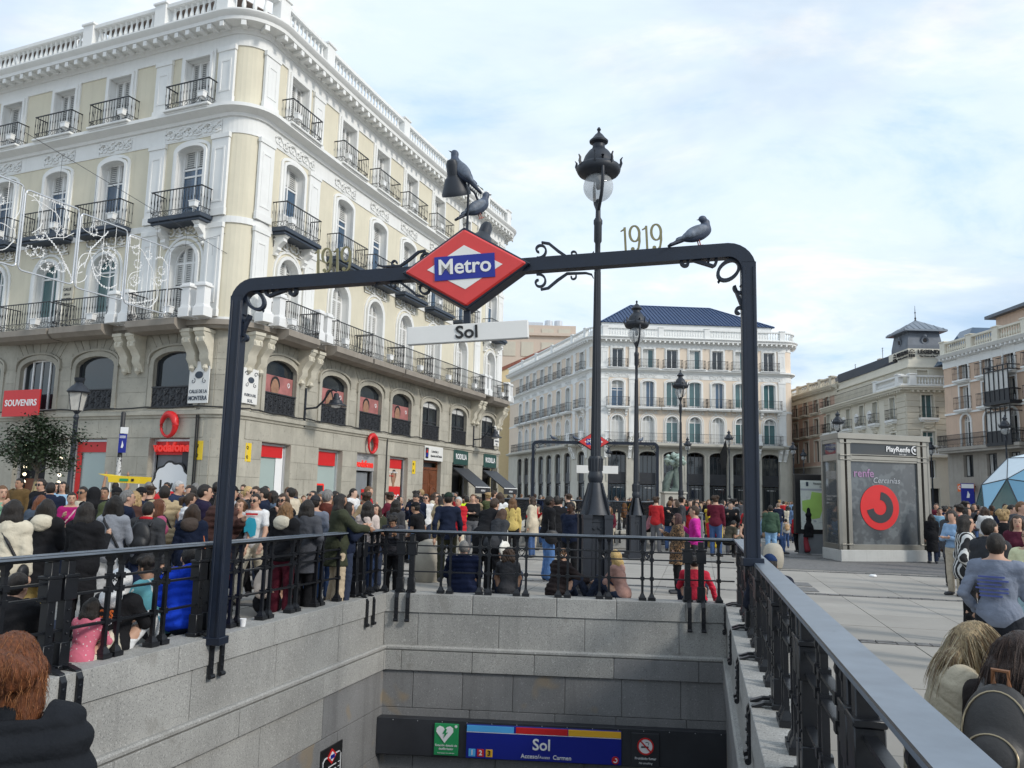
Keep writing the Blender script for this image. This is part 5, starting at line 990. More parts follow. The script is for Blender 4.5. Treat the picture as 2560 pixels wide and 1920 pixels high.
# ------------------------------------------------ gantries
def S_scroll(b, c0, r0_, a0, c1, r1_, a1, w, y0, y1):
    b.ribbon(spiral(c0, .012, r0_, a0 + 5.2, a0, 18) + [((1 - t) * (c0[0] + r0_ * math.cos(a0)) + t * (c1[0] + r1_ * math.cos(a1)), (1 - t) * (c0[1] + r0_ * math.sin(a0)) + t * (c1[1] + r1_ * math.sin(a1))) for t in (.3, .6)] + spiral(c1, r1_, .012, a1, a1 + 5.2, 18), w, y0, y1)
def digits_mesh():
    if 'd1919' in TXT: return TXT['d1919']
    b = MB(); x = 0
    for ch in '1919':
        if ch == '1': b.ribbon([(x + .0, .235), (x + .03, .25), (x + .045, .265)], [.008, .014, .02], -.01, .01); b.ribbon([(x + .045, .275), (x + .045, 0)], .024, -.011, .011); x += .085
        else:
            pts = circ((x + .06, .20), .05, .085, 24, 0, 2 * PI - .01); b.ribbon(pts, [.012 + .016 * abs(math.cos(2 * PI * i / 24)) for i in range(len(pts))], -.01, .01)
            b.ribbon([(x + .108, .20), (x + .108, .11), (x + .095, .04), (x + .065, .004), (x + .035, .01)], [.026, .026, .022, .014, .012], -.012, .012); b.lathe([(.004, -.011), (.021, -.011), (.021, .011), (.004, .011)], 10, M=Matrix.Translation((x + .034, 0, .032)) @ Matrix.Rotation(PI / 2, 4, 'X')); x += .14
    b.box((x / 2 - .02, 0, -.004), (x + .05, .022, .012)); TXT['d1919'] = b.mesh('year_digits', 'gold'); return TXT['d1919']
def gantry(label, pL, pR, zL, zR, z0, zr0=None):
    pL, pR = Vector(pL), Vector(pR); d = pR - pL; w = d.length; rz = math.atan2(d.y, d.x); mid = (pL + pR) / 2; dz = zR - zL; sl = dz / w
    g = thing('entrance_gantry', label, 'gantry', (mid.x, mid.y, 0), rz, 'metro entrance gantries'); h = w / 2; zb = lambda x: (zL + zR) / 2 + sl * x
    r_ = .102; rad = .2
    for e, z in ((-1, zL), (1, zR)):
        if e > 0 and zr0: z0 = zr0
        b = MB(); b.box((e * (h - .07), 0, (z0 + z - rad) / 2), (.145, .145, z - rad - z0)); b.box((e * (h - .02), -.075, (z0 + z - rad) / 2), (.03, .02, z - rad - z0 - .1)); b.box((e * (h - .12), -.075, (z0 + z - rad) / 2), (.03, .02, z - rad - z0 - .1)); b.box((e * (h - .07), 0, z0 + .04), (.2, .2, .08)); obj('post', b.mesh('post', 'iron_gantry', bevel=.006), g)
    pts = [(-h + .07, 0, zL - rad)] + [(-h + .07 + rad * (1 - math.cos(t)), 0, zL - .07 - rad + rad * math.sin(t)) for t in np.linspace(0, PI / 2, 8)] + [(h - .07 - rad * (1 - math.sin(t)), 0, zR - .07 - rad + rad * math.cos(t)) for t in np.linspace(0, PI / 2, 8)] + [(h - .07, 0, zR - rad)]
    b = MB(); b.tube(pts, r_, 4, flat=(0, 1, 0)); b.box((0, -.075, (zL + zR) / 2 - .02), (w - .7, .012, .035), M=Matrix.Rotation(0, 4, 'Y')) if abs(sl) < .01 else None; obj('beam', b.mesh('beam', 'iron_gantry', smooth=40), g)
    for e in (-1, 1):
        b = MB(); cx, cz = h - .145, zb(e * (h - .3)) - .145
        m_ = Matrix.Diagonal((e, 1, 1, 1))
        b2l = MB(); pts2 = circ((cx - .12, cz - .11), .125, .085, 24, 0, 2 * PI - .02); ca, sa = math.cos(.78), math.sin(.78)
        pts2 = [(cx - .12 + (x - cx + .12) * ca - (z - cz + .11) * sa, cz - .11 + (x - cx + .12) * sa + (z - cz + .11) * ca) for x, z in pts2]; b2l.ribbon(pts2, .032, -.03, .03)
        S_scroll(b2l, (cx - .30, cz + .0), .07, -1.2, (cx - .55, cz - .02), .06, 1.9, .03, -.03, .03); S_scroll(b2l, (cx + .0, cz - .30), .07, 2.8, (cx - .02, cz - .55), .06, -.3, .03, -.03, .03)
        b2l.lathe([(.004, -.02), (.016, 0), (.004, .02)], 6, c=(cx - .22, 0, cz - .23)); b2l.v = [tuple(m_ @ Vector(p)) for p in b2l.v]; obj('scroll_bracket', b2l.mesh('scroll_bracket', 'iron_gantry'), g)
        xs = .62; b2l = MB(); zt = zb(e * xs)
        for s_, zz_ in ((1, zt + .0), (-1, zt - .15)):
            b2l.ribbon(spiral((xs + .0, zz_ + s_ * .10), .02, .088, 4.5 * s_, -1.9 * s_, 22)[::1] , .020, -.025, .025)
            b2l.ribbon([(xs + .02, zz_ + s_ * .185), (xs + .10, zz_ + s_ * .17), (xs + .20, zz_ + s_ * .085), (xs + .30, zz_ + s_ * .015), (xs + .50, zz_ + s_ * .012), (xs + .56, zz_ + s_ * .03), (xs + .58, zz_ + s_ * .07)], [.02, .024, .026, .024, .016, .014, .006], -.022, .022)
            b2l.ribbon(spiral((xs + .36, zz_ + s_ * .05), .012, .045, 3.6 * s_, -1.3 * s_, 14), .016, -.02, .02)
        b2l.v = [tuple(m_ @ Vector(p)) for p in b2l.v]; obj('tip_scroll', b2l.mesh('tip_scroll', 'iron_gantry'), g)
    for x in (-h * .60 - .2, h * .60 - .22): obj('year_digits', digits_mesh(), g, (x, 0, zb(x) + .008), (0, -math.atan(sl), 0))
    return g, mid, rz, zb, sl
def metro_sign(label, mid, rz, z, sl, group='red diamond station signs', lamps=True, word=True):
    s = thing('diamond_sign', label, 'sign', (mid.x, mid.y, z), (0, -math.atan(sl), rz), group)
    D = lambda a, c: [(-a, 0), (0, -c), (a, 0), (0, c)]
    b = MB(); b.prism(D(.70, .455), -.13, .13); obj('case', b.mesh('case', 'iron_gantry', bevel=.01), s)
    b = MB(); b.prism(D(.665, .425), -.155, .155); obj('red_face', b.mesh('red_face', 'red_sign', bevel=.018), s); b = MB(); b.prism(D(.41, .242), -.160, .160); obj('white_diamond', b.mesh('white_diamond', 'white_sign'), s)
    b = MB(); b.box((0, 0, 0), (.655, .332, .262)); q = obj('blue_band', b.mesh('blue_band', 'blue_sign'), s); obj('lettering', text_mesh('Metro', .235, 'white_sign', .016, .004, xs=.98), q, (0, -.169, .005)); 
    return s
gA, midA, rzA, zbA, slA = gantry('tall dark blue metal gantry over the near metro stairs with 1919 twice on its beam', (-3.17, 9.03), (2.47, 8.15), 4.045, 4.325, .05, 1.07)
sgn = metro_sign('large red diamond Metro sign in the middle of the near gantry', Vector((-.51, 8.6)), rzA, 4.095, .06)
t = thing('name_sign', 'white name board reading Sol hanging under the red diamond', 'sign', (-.49, 8.59, 3.41), (0, -.055, rzA)); b = MB(); b.box((0, 0, 0), (1.32, .07, .195)); obj('board', b.mesh('board', 'white_sign', bevel=.008), t); obj('lettering', text_mesh('Sol', .19, 'black', .02, .004, xs=1.08), t, (0, -.04, .0)); b = MB(); b.box((0, 0, .16), (.07, .05, .16)); obj('hanger', b.mesh('hanger', 'iron_gantry'), t)
def bell(label, loc, ry, tx):
    t = thing('bell_lamp', label, 'lamp', loc, (tx, ry, 0), 'bell lamps lighting the diamond'); b = MB(); b.lathe([(.005, .36), (.05, .345), (.068, .30), (.072, .19), (.078, .17), (.10, .15), (.145, .03), (.158, .0), (.158, -.03), (.14, -.03), (.09, .12)], 20); obj('lamp_shade', b.mesh('lamp_shade', 'iron_lamp', smooth=40), t)
    b = MB(); b.lathe([(.14, -.018), (.138, -.006), (.07, .04), (.01, .05)], 16); obj('reflector', b.mesh('reflector', 'silver', smooth=60), t); return t
bell('black bell lamp above the red diamond with a pigeon on top', (-.655, 8.50, 4.94), R(-9), R(25)); bell('black bell lamp half hidden behind the top of the red diamond', (-.40, 8.80, 4.42), R(14), R(-20))
t = thing('lamp_bracket', 'thin forked rod rising from the top of the red diamond to the bell lamps', 'bracket', (-.53, 8.6, 4.5), rzA); b = MB(); b.tube([(0, 0, 0), (0, 0, .62), (-.05, -.06, .72), (-.13, -.1, .74)], .014, 8); b.tube([(.0, .02, .55), (.06, .05, .50), (.11, .12, .38), (.12, .18, .3)], .014, 8); obj('rod', b.mesh('rod', 'iron_gantry', smooth=60), t)

# ---------------------------------------------------------------- street furniture
LAMPP = {}
def lamp_parts():
    if LAMPP: return LAMPP
    b = MB(); b.box((0, 0, .06), (.74, .74, .12)); b.box((0, 0, .16), (.62, .62, .10)); b.box((0, 0, .78), (.40, .40, 1.2))
    for x in (-1, 1):
        for y in (-1, 1): b.box((x * .19, y * .19, .78), (.15, .15, 1.2)); b.box((x * .19, y * .19, 1.36), (.17, .17, .07))
    for k in range(4):
        M = Matrix.Rotation(k * PI / 2, 4, 'Z')
        for x in (-.08, 0, .08): b.box((x, -.205, .66), (.035, .02, .82), M=M)
        b.tube([(-.1, -.21, 1.18), (-.05, -.21, 1.14), (0, -.21, 1.18), (.05, -.21, 1.14), (.1, -.21, 1.18)], .014, 4, M=M); b.box((0, -.207, 1.28), (.24, .02, .025), M=M)
        for e in (-1, 1):
            M2 = M @ Matrix.Translation((0, 0, 0)); b.tube([(e * .20, -.20, 1.40), (e * .17, -.17, 1.60), (e * .115, -.115, 1.80), (e * .085, -.085, 1.95)], .035, 4, M=M2)
    b.lathe([(.29, 1.39), (.24, 1.5), (.205, 1.62), (.16, 1.78), (.13, 1.93), (.115, 1.96), (.125, 1.98), (.135, 2.03), (.14, 2.07), (.125, 2.13), (.118, 2.16), (.125, 2.40), (.115, 2.43)], 16)
    for k in range(16):
        a = 2 * PI * k / 16; b.tube([(.122 * math.cos(a), .122 * math.sin(a), 2.17), (.128 * math.cos(a), .128 * math.sin(a), 2.39)], .013, 4)
    LAMPP['base'] = b.mesh('base', 'iron_lamp', smooth=35)
    b = MB(); n = 12
    for k in range(n): a = 2 * PI * k / n; b.tube([(.082 * math.cos(a), .082 * math.sin(a), 2.42), (.05 * math.cos(a), .05 * math.sin(a), 5.85)], .016, 4)
    b.lathe([(.088, 2.41), (.055, 5.85), (.062, 5.87), (.062, 5.94), (.05, 5.98), (.052, 6.4), (.075, 6.44), (.075, 6.75), (.085, 6.78), (.085, 6.84), (.05, 6.9), (.045, 7.15), (.06, 7.2), (.03, 7.26)], 12); LAMPP['pole'] = b.mesh('pole', 'iron_lamp', smooth=35)
    b = MB()
    for e in (-1, 1): b.tube([(0, e * .03, 7.05), (0, e * .10, 7.12), (0, e * .25, 7.25), (0, e * .335, 7.42), (0, e * .36, 7.6), (0, e * .36, 7.86), (0, e * .34, 8.0)], [.035, .035, .032, .03, .03, .036, .03], 8)
    LAMPP['arm'] = b.mesh('arm', 'iron_lamp', smooth=60)
    b = MB(); b.lathe([(.0, 7.66), (.24, 7.70), (.37, 7.74), (.41, 7.80), (.42, 7.86), (.40, 7.90), (.31, 7.95), (.295, 8.0), (.26, 8.1), (.19, 8.20), (.13, 8.25), (.115, 8.30), (.118, 8.34), (.175, 8.38), (.18, 8.41), (.13, 8.46), (.07, 8.54), (.035, 8.57), (.022, 8.6), (.04, 8.64), (.022, 8.68), (.005, 8.69)], 24)
    for k in range(8):
        a = 2 * PI * (k + .5) / 8; M = Matrix.Rotation(a, 4, 'Z'); b.ribbon([(.40, 7.86), (.43, 7.93), (.42, 8.0), (.455, 8.05)], [.06, .05, .035, .006], -.012, .012, M=M)
    LAMPP['hood'] = b.mesh('hood', 'iron_lamp', smooth=40)
    b = MB(); b.lathe([(.285 * math.sin(t), 7.50 - .285 * math.cos(t)) for t in np.linspace(.05, 2.45, 16)], 22); LAMPP['globe'] = b.mesh('globe', 'globe', smooth=80)
    b = MB(); b.lathe([(.03, 7.45), (.055, 7.5), (.06, 7.62), (.09, 7.68)], 10); b.lathe([(.05, 7.66), (.2, 7.67), (.2, 7.70)], 16); LAMPP['bulb'] = b.mesh('bulb', 'metal_dark', smooth=40); return LAMPP
def lamp(label, x, y, k, rz=0., group='tall globe street lamps on the plaza'):
    t = thing('street_lamp', label, 'street lamp', (x, y, 0), rz, group); t.scale = (k, k, k); P = lamp_parts()
    for n in ('base', 'pole', 'arm', 'hood'): obj(n, P[n], t)
    q = obj('globe', P['globe'], t); obj('bulb', P['bulb'], q); return t
lamp('tallest globe street lamp with a ribbed iron base right behind the railing', 1.54, 14.75, 1.0, .12)
lamp('globe street lamp second in the row, in front of the far stairwell', 3.68, 23.9, .872, .15)
lamp('globe street lamp third in the row, before the bronze tree sculpture', 7.71, 37., .872, .2)
lamp('small far globe street lamp under the black flag of the peach block', 16.7, 77., .87); lamp('far globe street lamp before the peach block, right of the black flag', 18.2, 68., .87)
lamp('globe street lamp rising behind the glass lift kiosk', 20.9, 52., .87); lamp('globe street lamp at the right end of the peach block', 27., 78., .86); lamp('low globe street lamp before the pink house', 31.2, 87., .85)
lamp('globe street lamp right of the glass kiosk before the cream turret house', 34., 66., .80); lamp('globe street lamp before the glazed bay of the right house', 31.6, 52., .87); lamp('globe street lamp half behind the second red diamond', 10.1, 84., .80)
t = thing('lantern_post', 'old lantern with frosted panes on a grey post before the frosted shop window', 'street lamp', (-13.35, 25., 0)); b = MB(); b.lathe([(.2, 0), (.2, .2), (.13, .3), (.13, 1.2), (.16, 1.3), (.09, 1.45), (.065, 3.7), (.09, 3.75), (.05, 3.85), (.12, 3.95)], 12); obj('post', b.mesh('post', 'iron_lamp', smooth=40), t)
b = MB(); b.lathe([(.17, 3.97), (.27, 4.5)], 4, a0=PI / 4); obj('pane', b.mesh('pane', 'lantern_glass'), t); b = MB()
for k in range(4): a = PI / 4 + k * PI / 2; b.tube([(.175 * math.cos(a), .175 * math.sin(a), 3.95), (.28 * math.cos(a), .28 * math.sin(a), 4.52)], .016, 4)
b.lathe([(.30, 4.5), (.34, 4.54), (.30, 4.6), (.2, 4.72), (.12, 4.78), (.1, 4.82), (.14, 4.88), (.16, 4.97), (.10, 4.92)], 12); obj('hood', b.mesh('hood', 'iron_lamp', smooth=40), t)
t = thing('sign_pole', 'slim black pole with a blue street panel and a paper covered foot', 'sign', (-10.48, 22., 0)); b = MB(); b.lathe([(.06, 0), (.06, 3.65), (.04, 3.69)], 10); obj('pole', b.mesh('pole', 'black', smooth=40), t); b = MB(); b.lathe([(.063, 1.45), (.063, 2.45)], 10); obj('stickers', b.mesh('stickers', mat('stickered', (.62, .62, .6), .7, var=.1, speck=[(11., .52, (.03, .03, .03), .95)]).name), t)
b = MB(); b.box((.08, -.08, 2.83), (.2, .03, .50)); obj('panel', b.mesh('panel', 'blue_sign'), t); b = MB(); b.box((.1, -.08, 3.18), (.2, .03, .17)); b.box((.08, -.097, 3.02), (.16, .006, .02)); b.box((.08, -.097, 2.98), (.16, .006, .015)); b.prism([(.05, 2.72), (.1, 2.70), (.12, 2.78), (.08, 2.9), (.07, 2.8)], -.102, -.096); obj('white_panel', b.mesh('white_panel', 'white'), t)
# glass lift kiosk
u = Vector((3.07, .77)).normalized(); kz = math.atan2(u.y, u.x); K = thing('glass_kiosk', 'glass lift kiosk with champagne metal frame and a big red round emblem', 'kiosk', (9.81, 24.41, 0), kz)
pl_ = [(0, 0), (3.165, 0), (2.8, 1.3), (.36, 1.3)]
def polyprism(b, P, z0, z1, mi=0, grow=0.):
    c = (sum(p[0] for p in P) / len(P), sum(p[1] for p in P) / len(P)); Q = [(p[0] + (grow if p[0] > c[0] else -grow), p[1] + (grow if p[1] > c[1] else -grow)) for p in P]; n = len(Q)
    b.add([(*p, z0) for p in Q] + [(*p, z1) for p in Q], [tuple(range(n))[::-1], tuple(range(n, 2 * n))] + [(i, (i + 1) % n, n + (i + 1) % n, n + i) for i in range(n)], mi)
b = MB(); polyprism(b, pl_, 0, .34, grow=.06); b.lathe([(.07, -.02), (.07, .004)], 12, M=Matrix.Translation((.42, -.055, .14)) @ Matrix.Rotation(PI / 2, 4, 'X')); obj('plinth', b.mesh('plinth', 'concrete', bevel=.01), K)
b = MB(); polyprism(b, pl_, 3.62, 3.80, grow=.05); obj('roof', b.mesh('roof', 'bronze_champ', bevel=.01), K)
b = MB()
for x in (.11, .34, 2.82, 3.055): b.box((x, .06, 1.98), (.13 if x in (.34, 2.82) else .17, .12, 3.28))
for z, h in ((.42, .16), (2.98, .05), (3.07, .11), (3.16, .03), (3.56, .11)): b.box((1.58, .05, z), (2.35, .10, h)); 
for (x0, y0), (x1, y1) in ((pl_[0], pl_[3]), (pl_[1], pl_[2])):
    M = Matrix.Translation(((x0 + x1) / 2, (y0 + y1) / 2, 0)) @ Matrix.Rotation(math.atan2(y1 - y0, x1 - x0), 4, 'Z'); l = math.hypot(x1 - x0, y1 - y0)
    for z, h in ((.42, .16), (3.07, .2), (3.56, .11)): b.box((0, 0, z), (l, .09, h), M=M)
    b.box((-l / 2 + .05, 0, 1.98), (.1, .1, 3.28), M=M); b.box((l / 2 - .05, 0, 1.98), (.12, .12, 3.28), M=M)
for z in (3.13, 3.0, 3.5, .5):
    b.tube([(.02, -.02, z), (.42, -.02, z)], .018, 5); b.tube([(2.76, -.02, z), (3.15, -.02, z)], .018, 5)
obj('frame', b.mesh('frame', 'bronze_champ', bevel=.004), K)
b = MB(); b.box((1.58, .07, 1.74), (2.35, .015, 2.5)); obj('pane', b.mesh('pane', 'kiosk_pane'), K); b = MB(); b.box((1.58, .07, 3.34), (2.35, .015, .36)); obj('pane', b.mesh('pane', 'glass_dark'), K)
for (x0, y0), (x1, y1) in ((pl_[0], pl_[3]), (pl_[1], pl_[2])):
    M = Matrix.Translation(((x0 + x1) / 2, (y0 + y1) / 2, 0)) @ Matrix.Rotation(math.atan2(y1 - y0, x1 - x0), 4, 'Z'); l = math.hypot(x1 - x0, y1 - y0); b = MB(); b.box((0, 0, 1.74), (l - .2, .015, 2.5), M=M); b.box((0, 0, 3.34), (l - .2, .015, .36), M=M); obj('side_pane', b.mesh('side_pane', 'kiosk_glass'), K)
b = MB(); b.box((1.58, 1.2, 1.9), (2.3, .05, 3.1)); b.box((1.75, .7, 1.6), (1.5, .9, 2.6), 1); b.box((1.58, .3, .7), (2.3, .05, .05)); obj('lift_shaft', b.mesh('lift_shaft', ['charcoal', 'room_grey']), K)
b = MB(); b.lathe([(.675, -.004), (.675, .004)], 40, M=Matrix.Translation((0, 0, 0)) @ Matrix.Rotation(PI / 2, 4, 'X')); e_ = obj('round_emblem', b.mesh('round_emblem', 'red'), K, (1.40, .05, 1.60)); b = MB(); b.ribbon(circ((0, 0), .345, .345, 26, R(85), R(-170)), .24, -.012, -.006); obj('arc', b.mesh('arc', 'charcoal'), e_)
obj('lettering', text_mesh('PlayRenfe', .22, 'white', .02, .004), K, (2.12, .045, 3.36)); b = MB(); b.tube([(x, 0, z) for x, z in circ((0, 0), .12, .12, 16)], .022, 4, closed=True); b.prism([(-.07, .05), (.07, .05), (0, -.06)], -.01, .01); b.lathe([(.03, -.01), (.03, .01)], 8, M=Matrix.Translation((.12, 0, .11)) @ Matrix.Rotation(PI / 2, 4, 'X')); obj('emblem', b.mesh('emblem', 'white'), K, (2.72, .04, 3.36))
obj('lettering', text_mesh('Solo aqu\u00ed', .07, 'white', 0, .003), K, (2.28, .045, 3.22)); obj('lettering', text_mesh('renfe', .34, 'purple_grey', .012, .004), K, (.88, .05, 2.60)); obj('lettering', text_mesh('Cercan\u00edas', .24, 'grey_text', .0, .004, shear=.2), K, (1.66, .05, 2.40))
t = thing('map_stand', 'black framed city map stand half hidden behind the glass kiosk', 'map', (9.45, 27.2, 0), .06); b = MB(); b.box((.75, .1, 1.65), (1.5, .2, 1.95)); obj('frame', b.mesh('frame', 'black', bevel=.01), t); b = MB(); b.box((.8, .1, .40), (1.3, .16, .75)); obj('base', b.mesh('base', 'room_grey'), t); b = MB(); b.box((.8, -.012, 1.62), (1.25, .02, 1.6)); m_ = obj('map_sheet', b.mesh('map_sheet', 'map_paper'), t)
b = MB(); b.prism([(.55, 1.15), (.8, 1.2), (.95, 1.6), (.95, 2.0), (.55, 2.05), (.5, 1.8), (.22, 1.75), (.22, 1.45)], -.03, -.024, 0); b.box((.8, -.026, 2.12), (1.25, .006, .06), 1); b.box((.4, -.026, 2.3), (.08, .006, .14), 2)
for i in range(60): b.box((rng.uniform(.25, 1.35), -.025, rng.uniform(1.0, 1.9)), (rng.uniform(.03, .12), .004, .012), 1)
obj('drawing', b.mesh('drawing', ['lime', 'grey_text', 'slab_navy']), m_); obj('lettering', text_mesh('Nuevos Lugares', .09, 'charcoal', 0, .003), m_, (.9, -.03, 2.32)); obj('lettering', text_mesh('Cercan\u00edas', .09, 'charcoal', 0, .003), m_, (1.0, -.03, 2.21))
# geodesic dome
D_ = thing('glass_dome', 'blue and white geodesic glass dome kiosk at the right edge', 'kiosk', (25.4, 38.6, 0)); bm = bmesh.new(); bmesh.ops.create_icosphere(bm, subdivisions=2, radius=3.2); bm.verts.ensure_lookup_table(); M0 = Matrix.Rotation(.35, 4, 'Z'); bm.transform(M0); ed = MB()
for f in bm.faces:
    c = f.calc_center_median()
    if c.z < -.3: continue
    q = MB(); P = [v.co for v in f.verts]; q.add([tuple(c + (p - c) * .985 + Vector((0, 0, 1.3))) for p in P], [(0, 1, 2)]); obj('glass_panel', q.mesh('glass_panel', 'glass_teal' if c.z < .6 else 'dome_white' if (c.z > 2.2 or rng.random() < .25) else 'dome_blue'), D_)
for e in bm.edges:
    a, c = e.verts; 
    if min(a.co.z, c.co.z) > -.35: ed.tube([tuple(a.co + Vector((0, 0, 1.3))), tuple(c.co + Vector((0, 0, 1.3)))], .028, 4)
bm.free()
for k in range(24): a = 2 * PI * k / 24; ed.tube([(3.18 * math.cos(a), 3.18 * math.sin(a), 0), (3.18 * math.cos(a), 3.18 * math.sin(a), 1.2)], .03, 4)
ed.lathe([(3.2, 1.15), (3.2, 1.22), (3.15, 1.22), (3.15, 1.15)], 32); obj('frame', ed.mesh('frame', 'frame_dark'), D_); b = MB(); b.lathe([(3.1, .0), (3.1, 1.15)], 32); obj('base_glass', b.mesh('base_glass', 'glass_teal'), D_)
b = MB(); b.box((0, 0, .5), (5, 5, 1)); obj('counter', b.mesh('counter', 'room_grey'), D_); b = MB(); b.prism([(-.3, 0), (0, -.36), (.3, 0), (0, .36)], -.01, .01); obj('notice', b.mesh('notice', 'white'), D_, (-1.35, -3.2, 1.0), (0, 0, -.4)); 
# far stairwell: parapet, railings, gantry and diamond
P0, P1, P2, P3 = Vector((-.2, 28.35)), Vector((4.55, 28.15)), Vector((7.55, 42.)), Vector((1.1, 42.2))
for a, c, lb in ((P0, P1, 'low granite parapet facing the viewer at the far stairwell'), (P1, P2, 'low granite parapet on the right side of the far stairwell'), (P3, P0, 'low granite parapet on the left side of the far stairwell')):
    d = c - a; l = d.length; w = thing('parapet', lb, 'wall', (a.x, a.y, 0), math.atan2(d.y, d.x), 'parapets of the far stairwell'); n = max(2, int(l / 1.5))
    for i in range(n): obj('granite_block', gb, w, (l * (i + .5) / n, .15, .25), 0., (l / n - .012, .36, .5)); obj('coping_stone', unit_block('granite_pale', .012), w, (l * (i + .5) / n, .15, .55), 0., (l / n - .012, .44, .12))
    b = MB(); b.box((l / 2, .15, .28), (l, .3, .5)); obj('mortar_bed', b.mesh('mortar_bed', 'mortar'), w)
    iron_run('black iron railing on the ' + lb[4:], a + Vector((0, .15)) if lb.startswith('low granite parapet facing') else a, c + Vector((0, .15)) if lb.startswith('low granite parapet facing') else c, .61, [(x, 'b') for x in np.arange(.2, l, .33)] if l > 6 else pairs(.2, l - .1, .6, posts=(.9, 3.9)), Vector((0, -1)), 'iron railings round the far stairwell', straps=l < 6)
gB, midB, rzB, zbB, slB = gantry('smaller looking dark gantry over the far metro stairs', (1.1, 42.1), (7.6, 41.9), 4.52, 4.56, .1)
metro_sign('small red diamond Metro sign on the far gantry behind the tall lamp', Vector((4.25, 41.8)), rzB, 4.5, slB).scale = (1.15, 1, 1.15)
t = thing('name_sign', 'blank looking white name board under the far red diamond', 'sign', (4.45, 41.8, 3.1), rzB); b = MB(); b.box((0, 0, 0), (4.6, .1, .5)); obj('board', b.mesh('board', 'white_sign', bevel=.008), t); t.scale = (.46, 1, .8)
# sculpture stand-in, bins, bollards
t = thing('bronze_sculpture', 'dark bronze sculpture of a bushy tree on a stone pedestal', 'sculpture', (9.36, 47., 0)); b = MB(); b.box((0, 0, .4), (1.9, 1.9, .8)); b.box((0, 0, 1.42), (1.2, 1.2, 1.25)); b.box((0, 0, 2.06), (1.34, 1.34, .1)); obj('pedestal', b.mesh('pedestal', 'granite_pale', bevel=.02), t)
b = MB(); b.tube([(.15, 0, 2.1), (.2, 0, 2.7), (.12, 0, 3.3), (.15, 0, 3.8)], [.3, .2, .17, .2], 9); b.tube([(-.45, 0, 2.1), (-.4, 0, 2.6), (-.2, 0, 3.1), (.0, 0, 3.3)], [.2, .24, .2, .12], 8); b.lathe([(.5, 2.05), (.3, 2.2), (.2, 2.3)], 9, c=(.1, 0, .05)); obj('trunk', b.mesh('trunk', 'verdigris', smooth=60), t); b = MB()
for i in range(46): a, r1, z = rng.uniform(0, 6.28), rng.uniform(0, .62), rng.uniform(-.25, .45); b.lathe([(.02, -.16), (.15, -.05), (.17, .05), (.02, .16)], 6, c=(.15 + r1 * math.cos(a), r1 * math.sin(a), 3.85 + z * (1 - r1)))
obj('crown', b.mesh('crown', mat('verdigris_light', (.34, .42, .37), .6, var=.4, vs=5).name, smooth=40), t)
t = thing('litter_bin', 'yellow box bin beside the seated crowd', 'bin', (7.45, 30., 0)); b = MB(); b.box((0, 0, .75), (.52, .5, .95)); b.box((0, 0, 1.3), (.58, .54, .14)); b.box((0, 0, .14), (.4, .4, .28)); obj('body', b.mesh('body', 'yellow', bevel=.03), t); b = MB(); b.box((0, -.255, 1.1), (.34, .02, .12)); obj('slot', b.mesh('slot', 'black'), t)
t = thing('litter_bin', 'grey box bin next to the yellow bin', 'bin', (6.75, 30., 0)); b = MB(); b.box((0, 0, .65), (.5, .5, 1.1)); b.box((0, 0, 1.22), (.55, .55, .06)); obj('body', b.mesh('body', 'room_grey', bevel=.03), t); b = MB(); b.box((0, -.255, 1.05), (.34, .02, .12)); obj('slot', b.mesh('slot', 'black'), t)
bp_ = [(.02, .90), (.14, .89), (.24, .84), (.315, .74), (.36, .58), (.375, .4), (.365, .22), (.33, .06), (.30, 0)]
for (x, y, k, lb) in ((-1.58, 16.3, .9, 'large egg shaped stone bollard behind the railing corner with a boy sitting on it'), (6.90, 21.6, .70, 'pale egg shaped stone bollard behind the gantry post on the right'), (-6.2, 18.5, 1.0, 'egg shaped stone bollard hidden in the crowd before the red shop')):
    b = MB(); b.lathe(bp_[::-1], 22); t = thing('stone_bollard', lb, 'bollard', (x, y, 0), 0, 'egg shaped stone bollards', b.mesh('stone_bollard', 'bollard_stone', smooth=60)); t.scale = (k, k, k)
t = thing('canopy_stand', 'small yellow canopy on white legs above the crowd by the shop door', 'canopy', (-8.95, 19.4, 0)); b = MB()
b.prism([(-.36, 1.78), (.36, 1.76), (.38, 1.92), (-.28, 1.93), (-.62, 1.97), (-.38, 1.90)], -.3, .3); obj('canopy', b.mesh('canopy', 'yellow'), t); b = MB()
for x in (-.33, .34): b.tube([(x, -.28, 0), (x, -.28, 1.8)], .016, 5)
obj('legs', b.mesh('leg', 'white_paint'), t).name = 'leg'; b = MB(); b.box((.0, -.31, 1.84), (.2, .01, .06)); b.box((.2, -.31, 1.84), (.06, .01, .06), 1); obj('badge', b.mesh('badge', ['green_sign', 'black']), t)
t = thing('street_panel', 'small blue street panel on a pole before the right house', 'sign', (33.4, 60., 0)); b = MB(); b.lathe([(.06, 0), (.06, 2.6)], 8); obj('pole', b.mesh('pole', 'metal_dark'), t); b = MB(); b.box((0, -.08, 2.6), (.95, .05, 1.5)); obj('panel', b.mesh('panel', 'blue_sign'), t); b = MB(); b.box((0, -.12, 3.15), (.9, .01, .3)); b.prism([(-.1, 2.3), (.1, 2.3), (.14, 2.55), (0, 2.8)], -.12, -.11); obj('symbol', b.mesh('symbol', 'white'), t)
